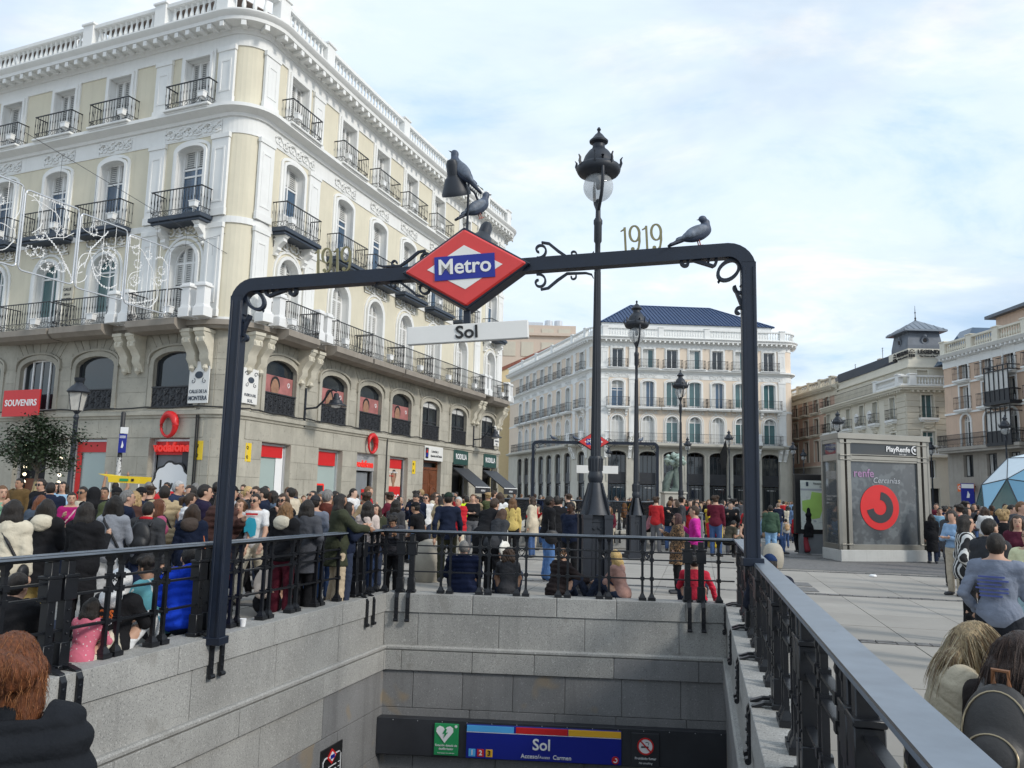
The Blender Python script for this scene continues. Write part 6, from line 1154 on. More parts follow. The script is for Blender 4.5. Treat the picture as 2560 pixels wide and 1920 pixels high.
# young tree with stakes
t = thing('young_tree', 'young leafy tree tied to wooden stakes before the souvenir shop', 'tree', (-12.1, 21., 0)); b = MB(); b.tube([(0, 0, 0), (.03, 0, .9), (-.02, .02, 1.6), (.05, 0, 2.2), (0, 0, 3.0)], [.06, .05, .045, .035, .015], 8); rt_ = random.Random(11); tips = []
for i in range(15):
    a = i * 2.4; z = 1.95 + .07 * i; l = rt_.uniform(.6, 1.1) * (1 - .25 * (i / 15)); p = Vector((0, 0, z)); e = p + Vector((math.cos(a) * l, math.sin(a) * l, rt_.uniform(.05, .5))); m1 = p.lerp(e, .5) + Vector((0, 0, .08)); b.tube([p, m1, e], [.022, .014, .006], 5); tips += [(m1, .22), (e, .30), (p.lerp(e, .8), .28)]
tips += [(Vector((0, 0, 3.1)), .3), (Vector((-.1, 0, 3.35)), .22), (Vector((.3, .1, 3.05)), .3)]; obj('trunk', b.mesh('trunk', 'bark', smooth=60), t); b = MB()
for (p, s_) in tips:
    for k in range(120):
        c = p + Vector((rt_.gauss(0, s_ * .62), rt_.gauss(0, s_ * .62), rt_.gauss(0, s_ * .42))); a = rt_.uniform(0, 6.28); tl = rt_.uniform(-.9, .5); l = rt_.uniform(.07, .13); d = Vector((math.cos(a) * math.cos(tl), math.sin(a) * math.cos(tl), math.sin(tl))); w = d.cross(Vector((rt_.uniform(-.4, .4), rt_.uniform(-.4, .4), 1))).normalized() * l * .28
        b.add([c, c + d * l * .5 + w, c + d * l, c + d * l * .5 - w], [(0, 1, 2, 3)])
obj('crown', b.mesh('crown', 'leaf'), t)
for i, (x0, x1) in enumerate(((-.32, .02), (.3, .06), (.06, .04))): b = MB(); b.tube([(x0, -.12 * i, 0), (x1, -.02, 1.75)], .035, 6); obj('stake', b.mesh('stake', 'stake'), t)
# light garland and festive light panels over the side street
t = thing('string_lights', 'vertical string of warm round bulbs at the edge of the souvenir shop', 'lights', (-13.1, 22.2, 0)); b = MB(); b.tube([(0, 0, 1.5), (.02, 0, 3.4)], .008, 4); b.tube([(.93, 0, 1.6), (.95, 0, 3.0)], .008, 4); obj('wire', b.mesh('wire', 'black'), t); bl_ = mat('bulb_glow', (1, .86, .6), .4, emit=2.5, var=0)
for x, z in [(0, 1.75 + .2 * i) for i in range(7)] + [(.94, 1.75), (.94, 1.95), (.94, 2.4)]: b = MB(); b.lathe([(.005, -.045), (.04, -.02), (.045, .01), (.02, .045)], 8); obj('bulb', TXT.setdefault('bulb', b.mesh('bulb', 'bulb_glow', smooth=60)), t, (x, 0, z))
Q0 = Vector((-12.93, 29.7)); dQ = (Vector((-15.23, 24.2)) - Q0).normalized()
for i, lb in enumerate(('festive light panel of bent silver tubes nearest the corner building', 'festive light panel of silver tubes, second from the corner building', 'festive light panel of silver tubes with long curls, third from the corner building', 'festive light panel of silver tubes at the left edge')):
    p = Q0 + dQ * (1.98 * i); t = thing('light_panel', lb, 'light panel', (p.x, p.y, 9.3 + .08 * i), math.atan2(-dQ.y, -dQ.x), 'festive light panels hung over the side street'); w, h = 1.9, 2.5 + .03 * i; b = MB(); r_ = .14; x0, x1, z0, z1 = -w, 0, -h / 2, h / 2
    pts = [(x0 + r_ * (1 - math.cos(a)), 0, z1 - r_ + r_ * math.sin(a)) for a in np.linspace(0, PI / 2, 5)] + [(x1 - r_ + r_ * math.sin(a), 0, z1 - r_ + r_ * math.cos(a)) for a in np.linspace(0, PI / 2, 5)] + [(x1 - r_ + r_ * math.cos(a), 0, z0 + r_ - r_ * math.sin(a)) for a in np.linspace(0, PI / 2, 5)] + [(x0 + r_ - r_ * math.sin(a), 0, z0 + r_ - r_ * math.cos(a)) for a in np.linspace(0, PI / 2, 5)]
    b.tube(pts, .028, 6, closed=True); obj('frame', b.mesh('frame', 'silver', smooth=60), t); b = MB(); rq = random.Random(40 + i); led = MB()
    for k in range(7):
        cx, cz = rq.uniform(x0 + .3, x1 - .3), rq.uniform(z0 + .3, z1 - .3); b.tube([(x, 0, z) for x, z in circ((cx, cz), .15, .15, 12)], .012, 3, closed=True)
        for q in range(9): a = 2 * PI * q / 9; led.tube([(cx + .10 * math.cos(a), 0, cz + .10 * math.sin(a)), (cx + .19 * math.cos(a), 0, cz + .19 * math.sin(a))], .012, 3)
    for k in range(7):
        x, z, a = rq.uniform(x0 + .2, x1 - .2), rq.uniform(z0 + .2, z1 - .2), rq.uniform(0, 6.28); pts = []; c = rq.uniform(-.35, .35)
        for q in range(16):
            pts.append((x, 0, z)); a += c + rq.uniform(-.25, .25); x = min(x1 - .06, max(x0 + .06, x + .11 * math.cos(a))); z = min(z1 - .06, max(z0 + .06, z + .11 * math.sin(a)))
        b.tube(pts, .013, 4)
        if k % 2:
            for (px_, _, pz_) in pts: led.box((px_, 0, pz_), (.02, .02, .085))
    for k in range(3): x = x0 + w * (k + 1) / 4; b.tube([(x, 0, z1), (x, 0, z1 - rq.uniform(.5, h))], .008, 3)
    obj('bent_tube', b.mesh('bent_tube', 'white_paint', smooth=60), t); obj('led_rod', led.mesh('led_rod', 'white'), t)
t = thing('hanging_cable', 'thin steel cables carrying the festive light panels from the corner building', 'cable', (-12.9, 29.7, 10.6)); b = MB(); b.tube([(1.9, 1.4, 1.2), (.4, .3, .2), (0, 0, 0)], .01, 4); b.tube([(2.6, 1.6, -.3), (1.2, .9, .4), (-2.4, -5.6, 1.9)], .009, 4)
for k in range(6): f = k / 6; p = Vector((1.2, .9, .4)).lerp(Vector((-2.4, -5.6, 1.9)), f); b.tube([tuple(p), (p.x, p.y, .0)], .006, 3)
obj('wire', b.mesh('wire', 'charcoal'), t)

# ---------------------------------------------------------------- people: implicit bodies, one closed surface each, with fitted clothes
def V(*a): return np.array(a, float)
class Grid:
    def __init__(s, lo, hi, h):
        s.h = h; s.lo = np.array(lo, float); n = np.ceil((np.array(hi) - s.lo) / h).astype(int) + 1; s.n = n
        s.ax = [s.lo[i] + h * np.arange(n[i]) for i in range(3)]
    def new(s): return np.full(s.n, .5, np.float32)
    def sub(s, lo, hi):
        i0 = np.clip(np.floor((lo - s.lo) / s.h).astype(int), 0, s.n - 1); i1 = np.clip(np.ceil((hi - s.lo) / s.h).astype(int) + 1, 1, s.n)
        sl = tuple(slice(a, b) for a, b in zip(i0, i1)); return sl, [s.ax[i][sl[i]] for i in range(3)]
def _put(g, F, sl, d, k):
    if k <= 0: F[sl] = np.minimum(F[sl], d); return
    a = F[sl]; h = np.clip(.5 + .5 * (a - d) / k, 0, 1); F[sl] = a + (d - a) * h - k * h * (1 - h)
def cap(g, F, a, b, ra, rb=None, k=.03, inf=0., flat=None):
    rb = ra if rb is None else rb; ra += inf; rb += inf; m = max(ra, rb) + k + .06; lo = np.minimum(a, b) - m; hi = np.maximum(a, b) + m
    sl, (x, y, z) = g.sub(lo, hi)
    if min(len(x), len(y), len(z)) == 0: return
    X = x[:, None, None] - a[0]; Y = y[None, :, None] - a[1]; Z = z[None, None, :] - a[2]; d = b - a; l2 = float(d @ d) + 1e-9
    t = np.clip((X * d[0] + Y * d[1] + Z * d[2]) / l2, 0, 1); D = np.sqrt((X - t * d[0]) ** 2 + (Y - t * d[1]) ** 2 + (Z - t * d[2]) ** 2) - (ra + (rb - ra) * t)
    _put(g, F, sl, D.astype(np.float32), k)
def ell(g, F, c, r, k=.03, inf=0., M=None):
    r = np.array(r) + inf; m = r.max() + k + .05; sl, (x, y, z) = g.sub(c - m, c + m)
    if min(len(x), len(y), len(z)) == 0: return
    X = x[:, None, None] - c[0]; Y = y[None, :, None] - c[1]; Z = z[None, None, :] - c[2]
    if M is not None: X, Y, Z = (M[0, i] * X + M[1, i] * Y + M[2, i] * Z for i in range(3))
    k0 = np.sqrt((X / r[0]) ** 2 + (Y / r[1]) ** 2 + (Z / r[2]) ** 2); k1 = np.sqrt((X / r[0] ** 2) ** 2 + (Y / r[1] ** 2) ** 2 + (Z / r[2] ** 2) ** 2) + 1e-6
    _put(g, F, sl, (k0 * (k0 - 1) / k1).astype(np.float32), k)
def nets(g, F, name, m, smooth=True):
    F = F.copy(); F[0] = F[-1] = .5; F[:, 0] = F[:, -1] = .5; F[:, :, 0] = F[:, :, -1] = .5
    S = F < 0; n = np.array(F.shape) - 1; cnt = np.zeros(n, np.int8)
    for i in (0, 1):
        for j in (0, 1):
            for k in (0, 1): cnt += S[i:i + n[0], j:j + n[1], k:k + n[2]]
    act = (cnt > 0) & (cnt < 8); idx = -np.ones(n, np.int64); C = np.argwhere(act)
    if len(C) == 0: return None
    idx[act] = np.arange(len(C)); P = np.zeros((len(C), 3)); W_ = np.zeros(len(C)); cs = [(i, j, k) for i in (0, 1) for j in (0, 1) for k in (0, 1)]
    val = {c: F[C[:, 0] + c[0], C[:, 1] + c[1], C[:, 2] + c[2]] for c in cs}
    for a in cs:
        for ax in range(3):
            if a[ax]: continue
            b = list(a); b[ax] = 1; b = tuple(b); fa, fb = val[a], val[b]; q = (fa < 0) != (fb < 0); t = np.where(q, fa / (fa - fb + 1e-12), 0)
            p = np.array(a, float)[None] + t[:, None] * (np.array(b) - np.array(a))[None]; P += p * q[:, None]; W_ += q
    P = (P / W_[:, None] + C) * g.h + g.lo; Q = []
    for ax in range(3):
        u, v = [(1, 2), (2, 0), (0, 1)][ax]; s0 = [slice(1, None)] * 3; s0[ax] = slice(0, n[ax]); s1 = list(s0); s1[ax] = slice(1, n[ax] + 1)
        lim = [slice(1, n[i]) for i in range(3)]; A0 = S[tuple(slice(0, n[ax]) if i == ax else slice(1, n[i]) for i in range(3))]; A1 = S[tuple(slice(1, n[ax] + 1) if i == ax else slice(1, n[i]) for i in range(3))]
        for sgn, mk in ((1, A0 & ~A1), (0, ~A0 & A1)):
            E = np.argwhere(mk)
            if len(E) == 0: continue
            for i in range(3):
                if i != ax: E[:, i] += 1
            def at(du, dv): B = E.copy(); B[:, u] -= du; B[:, v] -= dv; return idx[B[:, 0], B[:, 1], B[:, 2]]
            q = np.stack([at(0, 0), at(1, 0), at(1, 1), at(0, 1)], 1); Q.append(q if sgn else q[:, ::-1])
    Q = np.concatenate(Q); Q = Q[(Q >= 0).all(1)]
    me = bpy.data.meshes.new(name); me.vertices.add(len(P)); me.vertices.foreach_set('co', P.astype(np.float32).ravel()); me.loops.add(4 * len(Q)); me.loops.foreach_set('vertex_index', Q.astype(np.int32).ravel())
    me.polygons.add(len(Q)); me.polygons.foreach_set('loop_start', np.arange(0, 4 * len(Q), 4, dtype=np.int32)); me.polygons.foreach_set('loop_total', np.full(len(Q), 4, dtype=np.int32)); me.update(); me.validate()
    if smooth: me.polygons.foreach_set('use_smooth', np.ones(len(Q), bool))
    me.materials.append(MATS[m]); return me
def rotm(ax, a):
    c, s = math.cos(a), math.sin(a)
    return np.array({'x': [[1, 0, 0], [0, c, -s], [0, s, c]], 'y': [[c, 0, s], [0, 1, 0], [-s, 0, c]], 'z': [[c, -s, 0], [s, c, 0], [0, 0, 1]]}[ax])
ARM = {'down': ((.05, -.02, -.28), (.01, .06, -.25)), 'phone': ((.04, .06, -.27), (-.07, .22, .16)), 'pocket': ((.10, -.07, -.25), (-.08, .14, -.18)), 'up': ((.10, .08, .20), (-.02, .06, .25)), 'fwd': ((.07, .20, -.19), (-.10, .22, -.02)),
       'cross': ((.06, .08, -.26), (-.22, .16, .04)), 'knee': ((.06, .17, -.20), (-.08, .22, .02)), 'back': ((.05, -.10, -.26), (.0, -.10, -.26)), 'lap': ((.05, .08, -.26), (-.10, .20, -.12)), 'mouth': ((.06, .14, -.22), (-.14, .12, .22)), 'strap': ((.07, .05, -.27), (-.15, .16, .14)), 'reach': ((.05, .24, -.12), (.0, .24, -.04)), 'swing': ((.06, .08, -.27), (.0, .14, -.21)), 'swingb': ((.06, -.12, -.25), (.0, .02, -.26)), 'side': ((.12, .02, -.24), (.06, .12, -.22))}
def skeleton(pose='stand', sex='f', bend=0., nod=0., look=0., arms=('down', 'down'), tilt=0., step=0., seat=.45, twist=0., spread=.0, wide=1.):
    J = {}; sh = (.148 if sex == 'f' else .175) * wide; hw = .088 * wide
    if pose in ('stand', 'walk'): hip = V(0, 0, .92)
    elif pose == 'ground': hip = V(0, 0, .13)
    else: hip = V(0, 0, seat + .10)
    Mx = rotm('z', twist) @ rotm('y', tilt) @ rotm('x', -bend); up = lambda x, y, z: hip + Mx @ V(x, y, z)
    J['hip'] = hip; J['up'] = up; J['M'] = Mx
    for s, k in ((-1, 0), (1, 1)):
        hj = hip + rotm('z', twist * .5) @ V(s * hw, 0, -.02)
        if pose == 'stand': kn, an = hj + V(s * (.01 + spread), .02, -.42), hj + V(s * (.015 + spread * 2), -.01, -.82)
        elif pose == 'walk': f = s * (step or .22); kn, an = hj + V(s * .01, f * .8 + .05, -.41 + abs(f) * .05), hj + V(s * .01, f * 1.5 - .04, -.80 + (.06 if f < 0 else 0))
        elif pose == 'ground':
            a = spread or .1; kn, an = hj + V(s * (a + .02), .34, .30), hj + V(s * (a - .02), .56, -.04)
        elif pose == 'cross': kn, an = hj + V(s * .28, .26, .03), hj + V(-s * .06, .34, -.03)
        else: kn, an = hj + V(s * (.06 + spread), .42, -.02), hj + V(s * (.06 + spread), .44, -.44)
        J['h%d' % k], J['k%d' % k], J['a%d' % k] = hj, kn, an; J['t%d' % k] = an + V(s * .03, .15, -.05)
        e, w = ARM[arms[k]]; S_ = up(s * sh, 0, .468); J['s%d' % k] = S_; J['e%d' % k] = S_ + Mx @ (V(s * e[0], e[1], e[2])); J['w%d' % k] = J['e%d' % k] + Mx @ V(s * w[0], w[1], w[2])
    J['neck'] = up(0, -.01, .535); H = rotm('z', look + twist) @ rotm('y', tilt * .5) @ rotm('x', -(nod + bend * .55)); J['H'] = H; J['head'] = up(0, .0, .545) + H @ V(0, .022, .120); J['sh'] = sh; return J
def hand_mesh(kind, h=.006):
    key = ('hand', kind)
    if key in TXT: return TXT[key]
    g = Grid((-.07, -.06, -.22), (.07, .11, .04), h); F = g.new(); cap(g, F, V(0, 0, .03), V(0, 0, -.02), .026, .027, .02); ell(g, F, V(0, .0, -.055), (.042, .018, .05), .02); c = 1.0 if kind == 'grip' else .35
    for i, (x, l) in enumerate(((-.032, .062), (-.011, .075), (.011, .07), (.031, .055))):
        p = V(x, 0, -.095); a = .25 * c
        for q in range(3): n = p + V(0, math.sin(a), -math.cos(a)) * l * (.45, .32, .25)[q]; cap(g, F, p, n, .0095 - .001 * q, .0085 - .001 * q, .006); p = n; a += .75 * c
    p = V(-.04, .005, -.04); n = p + V(-.026, .022, -.03); cap(g, F, p, n, .012, .0105, .012); cap(g, F, n, n + V(.004, .018, -.028), .0105, .008, .006); TXT[key] = nets(g, F, 'hand', 'skin'); return TXT[key]
def face_mesh(glasses=False):
    key = ('face', glasses)
    if key in TXT: return TXT[key]
    b = MB()
    for e in (-1, 1):
        b.lathe([(.004, -.004), (.011, 0), (.004, .006)], 8, 0, M=Matrix.Translation((e * .030, .0835, .012)) @ Matrix.Rotation(-PI / 2 + e * .0, 4, 'X') @ Matrix.Scale(.55, 4, (0, 1, 0)))
        b.tube([(e * .014, .096, .032), (e * .03, .0945, .038), (e * .047, .083, .033)], .0038, 4, 0)
        if glasses: b.lathe([(.012, -.003), (.026, 0), (.012, .004)], 10, 2, M=Matrix.Translation((e * .031, .099, .010)) @ Matrix.Rotation(-PI / 2, 4, 'X')); b.tube([(e * .055, .09, .014), (e * .078, .0, .014)], .004, 4, 2)
    b.tube([(-.022, .088, -.052), (-.008, .098, -.049), (.008, .098, -.049), (.022, .088, -.052)], .0050, 5, 1); b.tube([(-.016, .090, -.058), (0, .0975, -.060), (.016, .090, -.058)], .0055, 5, 1)
    TXT[key] = b.mesh('face', [mat('eye_dark', (.02, .014, .01), .4, var=0).name, mat('lip', (.36, .12, .10), .5, var=0).name, 'black'], smooth=60); return TXT[key]
def hair_field(g, J, style, inf=0., seed=0):
    F = g.new(); H, c = J['H'], J['head']; P = lambda x, y, z: c + H @ V(x, y, z)
    ell(g, F, P(0, -.014, .020), (.083, .104, .112), 0, inf, H)
    if style in ('long', 'xlong', 'wavy'):
        L = {'long': .26, 'xlong': .40, 'wavy': .30}[style]; b0 = P(0, -.075, -.03); dn = V(0, -.02, -1.) * .55 + H @ V(0, -.12, -1) * .45; dn = dn / np.linalg.norm(dn); back = J['up'](0, -.14, .36)
        for x in (-.055, 0, .055): cap(g, F, P(x, -.045 - .02 * (x == 0), .02), P(x * 1.25, -.06, -.12), .055, .05, .03); cap(g, F, P(x * 1.25, -.07, -.10), P(x * 1.25, -.07, -.10) + dn * L, .05, .022 if x else .03, .03)
        for x in (-1, 1): cap(g, F, P(x * .07, -.0, .02), P(x * .085, -.005, -.15), .03, .026, .02); cap(g, F, P(x * .085, -.005, -.13), P(x * .09, .0, -.13) + dn * (L - .14), .03, .014, .02)
    elif style == 'bob':
        for x in (-.06, 0, .06): cap(g, F, P(x, -.045, .0), P(x * 1.45, -.05, -.125), .055, .05, .03)
        for x in (-1, 1): cap(g, F, P(x * .068, .02, .02), P(x * .088, .02, -.10), .028, .026, .02)
    elif style == 'pony': cap(g, F, P(0, -.10, .05), P(0, -.16, .02), .03, .035, .02); cap(g, F, P(0, -.16, .02), P(0, -.15, -.2), .038, .016, .02)
    elif style == 'bun': ell(g, F, P(0, -.115, .085), (.052, .05, .05), .015)
    elif style == 'knot':
        for x in (-.05, 0, .05): cap(g, F, P(x, -.045, .0), P(x * 1.4, -.055, -.13), .058, .045, .03)
        for x in (-1, 1): cap(g, F, P(x * .07, .0, .02), P(x * .08, .01, -.11), .03, .022, .02)
        ell(g, F, P(0, -.125, .03), (.112, .06, .05), .018, 0, H @ rotm('y', .25)); ell(g, F, P(0, -.115, -.02), (.10, .05, .03), .015, 0, H)
    elif style == 'curly':
        for i in range(14): a = i * 2.4; r = .5 + .5 * ((i * 37) % 10) / 10; ell(g, F, P(.085 * math.cos(a) * r, -.02 + .09 * math.sin(a) * r, .06 + .05 * ((i * 53) % 7) / 7), (.045,) * 3, .012)
    sl = [x for x in g.ax]; X, Y, Z = np.meshgrid(*g.ax, indexing='ij'); q = np.stack([X - c[0], Y - c[1], Z - c[2]], -1) @ H; x, y, z = q[..., 0], q[..., 1], q[..., 2]
    th = np.arctan2(x, -y + .02); amp = .003 if style not in ('curly', 'wavy') else .006
    F = F + (amp * np.sin(th * 34 + 5 * np.sin(z * 18 + seed))).astype(np.float32)
    if style == 'wavy': F = F + (.006 * np.sin(z * 70 + 6 * np.sin(x * 30))).astype(np.float32)
    face = np.minimum(y - (.030 if style in ('long', 'xlong', 'bob', 'wavy', 'knot') else .035), .062 - z + .15 * np.abs(x)); F = np.maximum(F, np.where(np.abs(x) < (.060 if style in ('long', 'xlong', 'bob', 'wavy', 'knot') else .2), face, -1).astype(np.float32))
    if style in ('short', 'curly', 'pony', 'bun'):
        F = np.maximum(F, np.where(y > -.03, -.02 - z + .9 * np.maximum(y, -.02), -.075 - z).astype(np.float32)) if style != 'curly' else np.maximum(F, (-.05 - z).astype(np.float32))
        F = np.maximum(F, (np.minimum(.068 - 0 * z, 1) - .068 + np.minimum(.03 - np.abs(y - .005) , .045 - np.abs(z + .01)) - .005).astype(np.float32)) if style in ('short',) else F
    return F
def make_person(name_label, P, h=.02, face=None, hands=None, glasses=False, **_):
    """P: dict with pose keys and clothes; returns the body object (top level) with clothes as children"""
    J = skeleton(**{k: P[k] for k in ('pose', 'sex', 'bend', 'nod', 'look', 'arms', 'tilt', 'step', 'seat', 'twist', 'spread', 'wide') if k in P}); up = J['up']; sex = P.get('sex', 'f'); fat = P.get('fat', 0.); wide = P.get('wide', 1.)
    pts = np.array([J[k] for k in J if k not in ('up', 'M', 'H', 'sh')]); lo = pts.min(0) - .22; hi = pts.max(0) + .2
    hl = P.get('hair', ('short', (0, 0, 0)))[0]
    if hl in ('xlong', 'long', 'wavy'): lo[1] -= .06; 
    if P.get('bag') == 'backpack': lo[1] -= .14
    lo[2] = min(lo[2], pts[:, 2].min() - .12); g = Grid(lo, hi, h); k = .03
    top = P.get('top', ('long', (.1, .1, .1), 'hip')); tk, tc, tl = top
    def torso(F, inf=0.):
        f = (1 if sex == 'm' else .92) * wide
        ell(g, F, up(0, .005, .36), (.155 * f + fat * .4, .105 + fat * .6, .19), k, inf, J['M']); ell(g, F, up(0, .0, .16), (.132 * f + fat, .098 + fat, .17), .06, inf, J['M']); cap(g, F, J['s0'] + V(.03, 0, -.005), J['s1'] + V(-.03, 0, -.005), .052, .052, .06, inf); cap(g, F, up(0, -.01, .47), up(0, -.005, .53), .062, .046, .05, inf)
        for q in '01': cap(g, F, up(0, -.012, .515), J['s' + q], .048, .044, .05, inf)
        if sex == 'f': ell(g, F, up(-.065, .085, .33), (.06, .055, .06), .04, inf); ell(g, F, up(.065, .085, .33), (.06, .055, .06), .04, inf)
        ell(g, F, J['hip'] + V(0, -.01, .02), (.155 * wide + fat, .115 + fat * .6, .12), .06, inf)
    def arms(F, inf=0., cut=1.):
        for q in '01':
            s_, e, w = J['s' + q], J['e' + q], J['w' + q]
            if cut <= .5: cap(g, F, s_, s_ + (e - s_) * min(1, cut * 2), .047, .043, .03, inf); continue
            cap(g, F, s_, e, .046, .038, .035, inf); w2 = e + (w - e) * min(1, (cut - .5) * 2); cap(g, F, e, w2, .040, .040 - .013 * min(1, (cut - .5) * 2), .02, inf)
    def legs(F, inf=0., flare=0., cut=1.):
        for q in '01':
            a, b, c = J['h' + q], J['k' + q], J['a' + q]; cap(g, F, a, b, .085 + fat * .3, .056, .04, inf); cap(g, F, b, b + (c - b) * cut, .054, .040 + flare, .02, inf)
            if inf == 0: cap(g, F, b + (c - b) * .2 + V(0, -.015, 0), b + (c - b) * .45 + V(0, -.01, 0), .05, .045, .03)
    B = g.new(); torso(B); arms(B); legs(B); H, c = J['H'], J['head']; hp = lambda x, y, z: c + H @ V(x, y, z)
    cap(g, B, J['neck'] + V(0, 0, -.03), hp(0, -.015, -.07), .052 if sex == 'f' else .058, .048 if sex == 'f' else .056, .03)
    ell(g, B, hp(0, -.005, .025), (.072, .092, .098), .02, 0, H); ell(g, B, hp(0, .022, -.045), (.054, .062, .066), .03, 0, H); cap(g, B, hp(0, .088, .012), hp(0, .107, -.022), .009, .0145, .010)
    for e in (-1, 1): ell(g, B, hp(e * .076, -.005, -.004), (.012, .022, .032), .006, 0, H)
    for q in '01':
        d = J['w' + q] - J['e' + q]; d = d / np.linalg.norm(d)
        if not hands: ell(g, B, J['w' + q] + d * .07, (.034, .034, .045), .02); cap(g, B, J['w' + q] + d * .07, J['w' + q] + d * .14, .026, .018, .015)
        else: cap(g, B, J['w' + q], J['w' + q] + d * .02, .028, .024, .01)
        cap(g, B, J['a' + q] + V(0, -.02, -.03), J['t' + q], .036, .030, .02)
    body = nets(g, B, 'person', 'skin'); root = obj('person', body); root.color = (*P.get('skin', (.50, .30, .21)), 1)
    X, Y, Z = np.meshgrid(*g.ax, indexing='ij'); rs = (hash(name_label) % 97) * .31 if False else len(name_label) * .7
    CR_ = (1 - np.abs(np.sin(9 * X + 5 * np.sin(7 * Z + 3 * Y + rs) + 15 * Z))) ** 3 * (.5 + .5 * np.sin(5 * Z + 7 * X + rs)); CR2_ = (1 - np.abs(np.sin(13 * Z - 10 * X + 4 * np.sin(9 * Y + 6 * X)))) ** 4
    def folds(F, a=.006): return F + (a * .5 * np.sin(21 * X + 5 * np.sin(13 * Z + rs)) * np.sin(17 * Z + 9 * Y + rs) + a * 1.7 * CR_ - a * 1.1 * CR2_ * np.sin(4 * Z + 5 * X)).astype(np.float32)
    q = (np.stack([X, Y, Z], -1) - J['hip']) @ J['M']; U = q[..., 2]
    # trousers / skirt
    bt, bc = P.get('bottom', ('trousers', (.03, .04, .07)))
    if bt:
        F = g.new(); inf = .016 if bt != 'wide' else .03; legs(F, inf, .012 if bt == 'trousers' else .035 if bt == 'wide' else .004, .94 if bt != 'shorts' else .1); ell(g, F, J['hip'] + V(0, -.01, .02), (.155 * wide + fat, .115 + fat * .6, .13), .05, .014)
        if bt == 'dress': cap(g, F, J['hip'] + V(0, 0, -.02), J['hip'] + V(0, 0, -.55), .15, .17, .08)
        obj('trousers' if bt != 'dress' else 'skirt', nets(g, np.maximum(folds(F, .007), np.where(q[..., 1] < (.14 if P['pose'] in ('ground', 'seat', 'cross') else 9), U - .10, -1).astype(np.float32)), 'trousers', 'cloth'), root, color=bc)
    F = g.new()
    for q_ in '01': cap(g, F, J['a' + q_] + V(0, -.035, -.035), J['t' + q_] + V(0, .015, 0), .045, .040, .015); cap(g, F, J['a' + q_] + V(0, -.01, 0), J['a' + q_] + V(0, -.01, -.03), .045, .045, .02)
    if P['pose'] in ('stand', 'walk', 'seat'): F = np.maximum(F, (J['a0'][2] - .092 - Z).astype(np.float32)) if P['pose'] != 'walk' else F
    obj('shoe', nets(g, F, 'shoe', 'leather'), root, color=P.get('shoes', (.05, .05, .055)))
    # upper garment
    inf = {'tee': .016, 'long': .016, 'shirt': .018, 'coat': .034, 'puffer': .052, 'vest': .045, 'cami': .010}[tk]; F = g.new(); torso(F, inf); ell(g, F, J['hip'] + V(0, -.01, .04), (.155 * wide + fat, .115 + fat * .6, .13), .05, inf + .012)
    if tk not in ('vest', 'cami'): arms(F, inf * .85, .30 if tk == 'tee' else .95)
    hem = {'crop': .10, 'waist': .04, 'hip': -.08, 'thigh': -.30, 'knee': -.52}[tl]
    if tl in ('thigh', 'knee') and P['pose'] in ('stand', 'walk'): cap(g, F, J['hip'] + V(0, -.005, .05), J['hip'] + V(0, -.005, hem), .135 + inf + fat, .165 + inf + fat * .8, .08)
    F = folds(F, .007 if tk != 'puffer' else .004)
    if tk in ('puffer', 'vest'): F = F - (.016 * np.abs(np.sin(PI * U / .085))).astype(np.float32) + .012
    F = np.maximum(F, (hem - U).astype(np.float32)); hc = c - J['hip']; nk = .525 if tk not in ('cami',) else .40
    F = np.maximum(F, np.where((np.abs(q[..., 0]) < .13), U - nk - .25 * np.maximum(0, -q[..., 1]) , -1).astype(np.float32))
    if tk in ('coat', 'puffer', 'vest') or P.get('collar'):
        G2 = g.new(); n0 = up(0, .0, .53)
        for i in range(10): a, a2 = 2 * PI * i / 10, 2 * PI * (i + 1) / 10; cap(g, G2, n0 + J['M'] @ V(.078 * math.cos(a), .07 * math.sin(a), .012 - .018 * math.sin(a)), n0 + J['M'] @ V(.078 * math.cos(a2), .07 * math.sin(a2), .012 - .018 * math.sin(a2)), .026, .026, .01)
        if P.get('collar'): obj('collar', nets(g, G2, 'collar', 'cloth'), root, color=P['collar'])
        else: F = np.minimum(F, G2)
    if P.get('hoodback'):
        G2 = g.new(); ell(g, G2, up(0, -.125, .49), (.13, .075, .105), .03, 0, J['M']); ell(g, G2, up(0, -.05, .545), (.115, .085, .05), .04); obj('hood', nets(g, folds(G2, .006), 'hood', 'cloth'), root, color=P['hoodback'])
    obj({'tee': 'shirt', 'long': 'jumper', 'shirt': 'shirt', 'coat': 'coat', 'puffer': 'jacket', 'vest': 'waistcoat', 'cami': 'top'}[tk], nets(g, F, 'garment', P.get('topmat', 'cloth')), root, color=tc)
    # hair / headwear
    hs, hcol = P.get('hair', ('short', (.02, .015, .012)))
    if hs != 'bald':
        gh = Grid(np.maximum(lo, c - np.array([.25, .32, .62 if hs in ('xlong', 'long', 'wavy') else .26])), np.minimum(hi + .02, c + np.array([.25, .25, .2])), min(h, P.get('hh', .014))); me = nets(gh, hair_field(gh, J, hs), 'hair', 'hair')
        if me: obj('hair', me, root, color=hcol)
    if P.get('cap'):
        G2 = g.new(); gh = Grid(c - .22, c + .26, min(h, .014)); G2 = gh.new(); ell(gh, G2, hp(0, -.012, .03), (.090, .108, .112), 0, .0, H); X2, Y2, Z2 = np.meshgrid(*gh.ax, indexing='ij'); qq = np.stack([X2 - c[0], Y2 - c[1], Z2 - c[2]], -1) @ H; G2 = np.maximum(G2, (.045 - qq[..., 2]).astype(np.float32))
        if P.get('visor', 1): ell(gh, G2, hp(0, .13 * P.get('visor', 1), .050), (.068, .075, .010), .01, 0, H)
        obj('cap', nets(gh, G2, 'cap', 'cloth'), root, color=P['cap'])
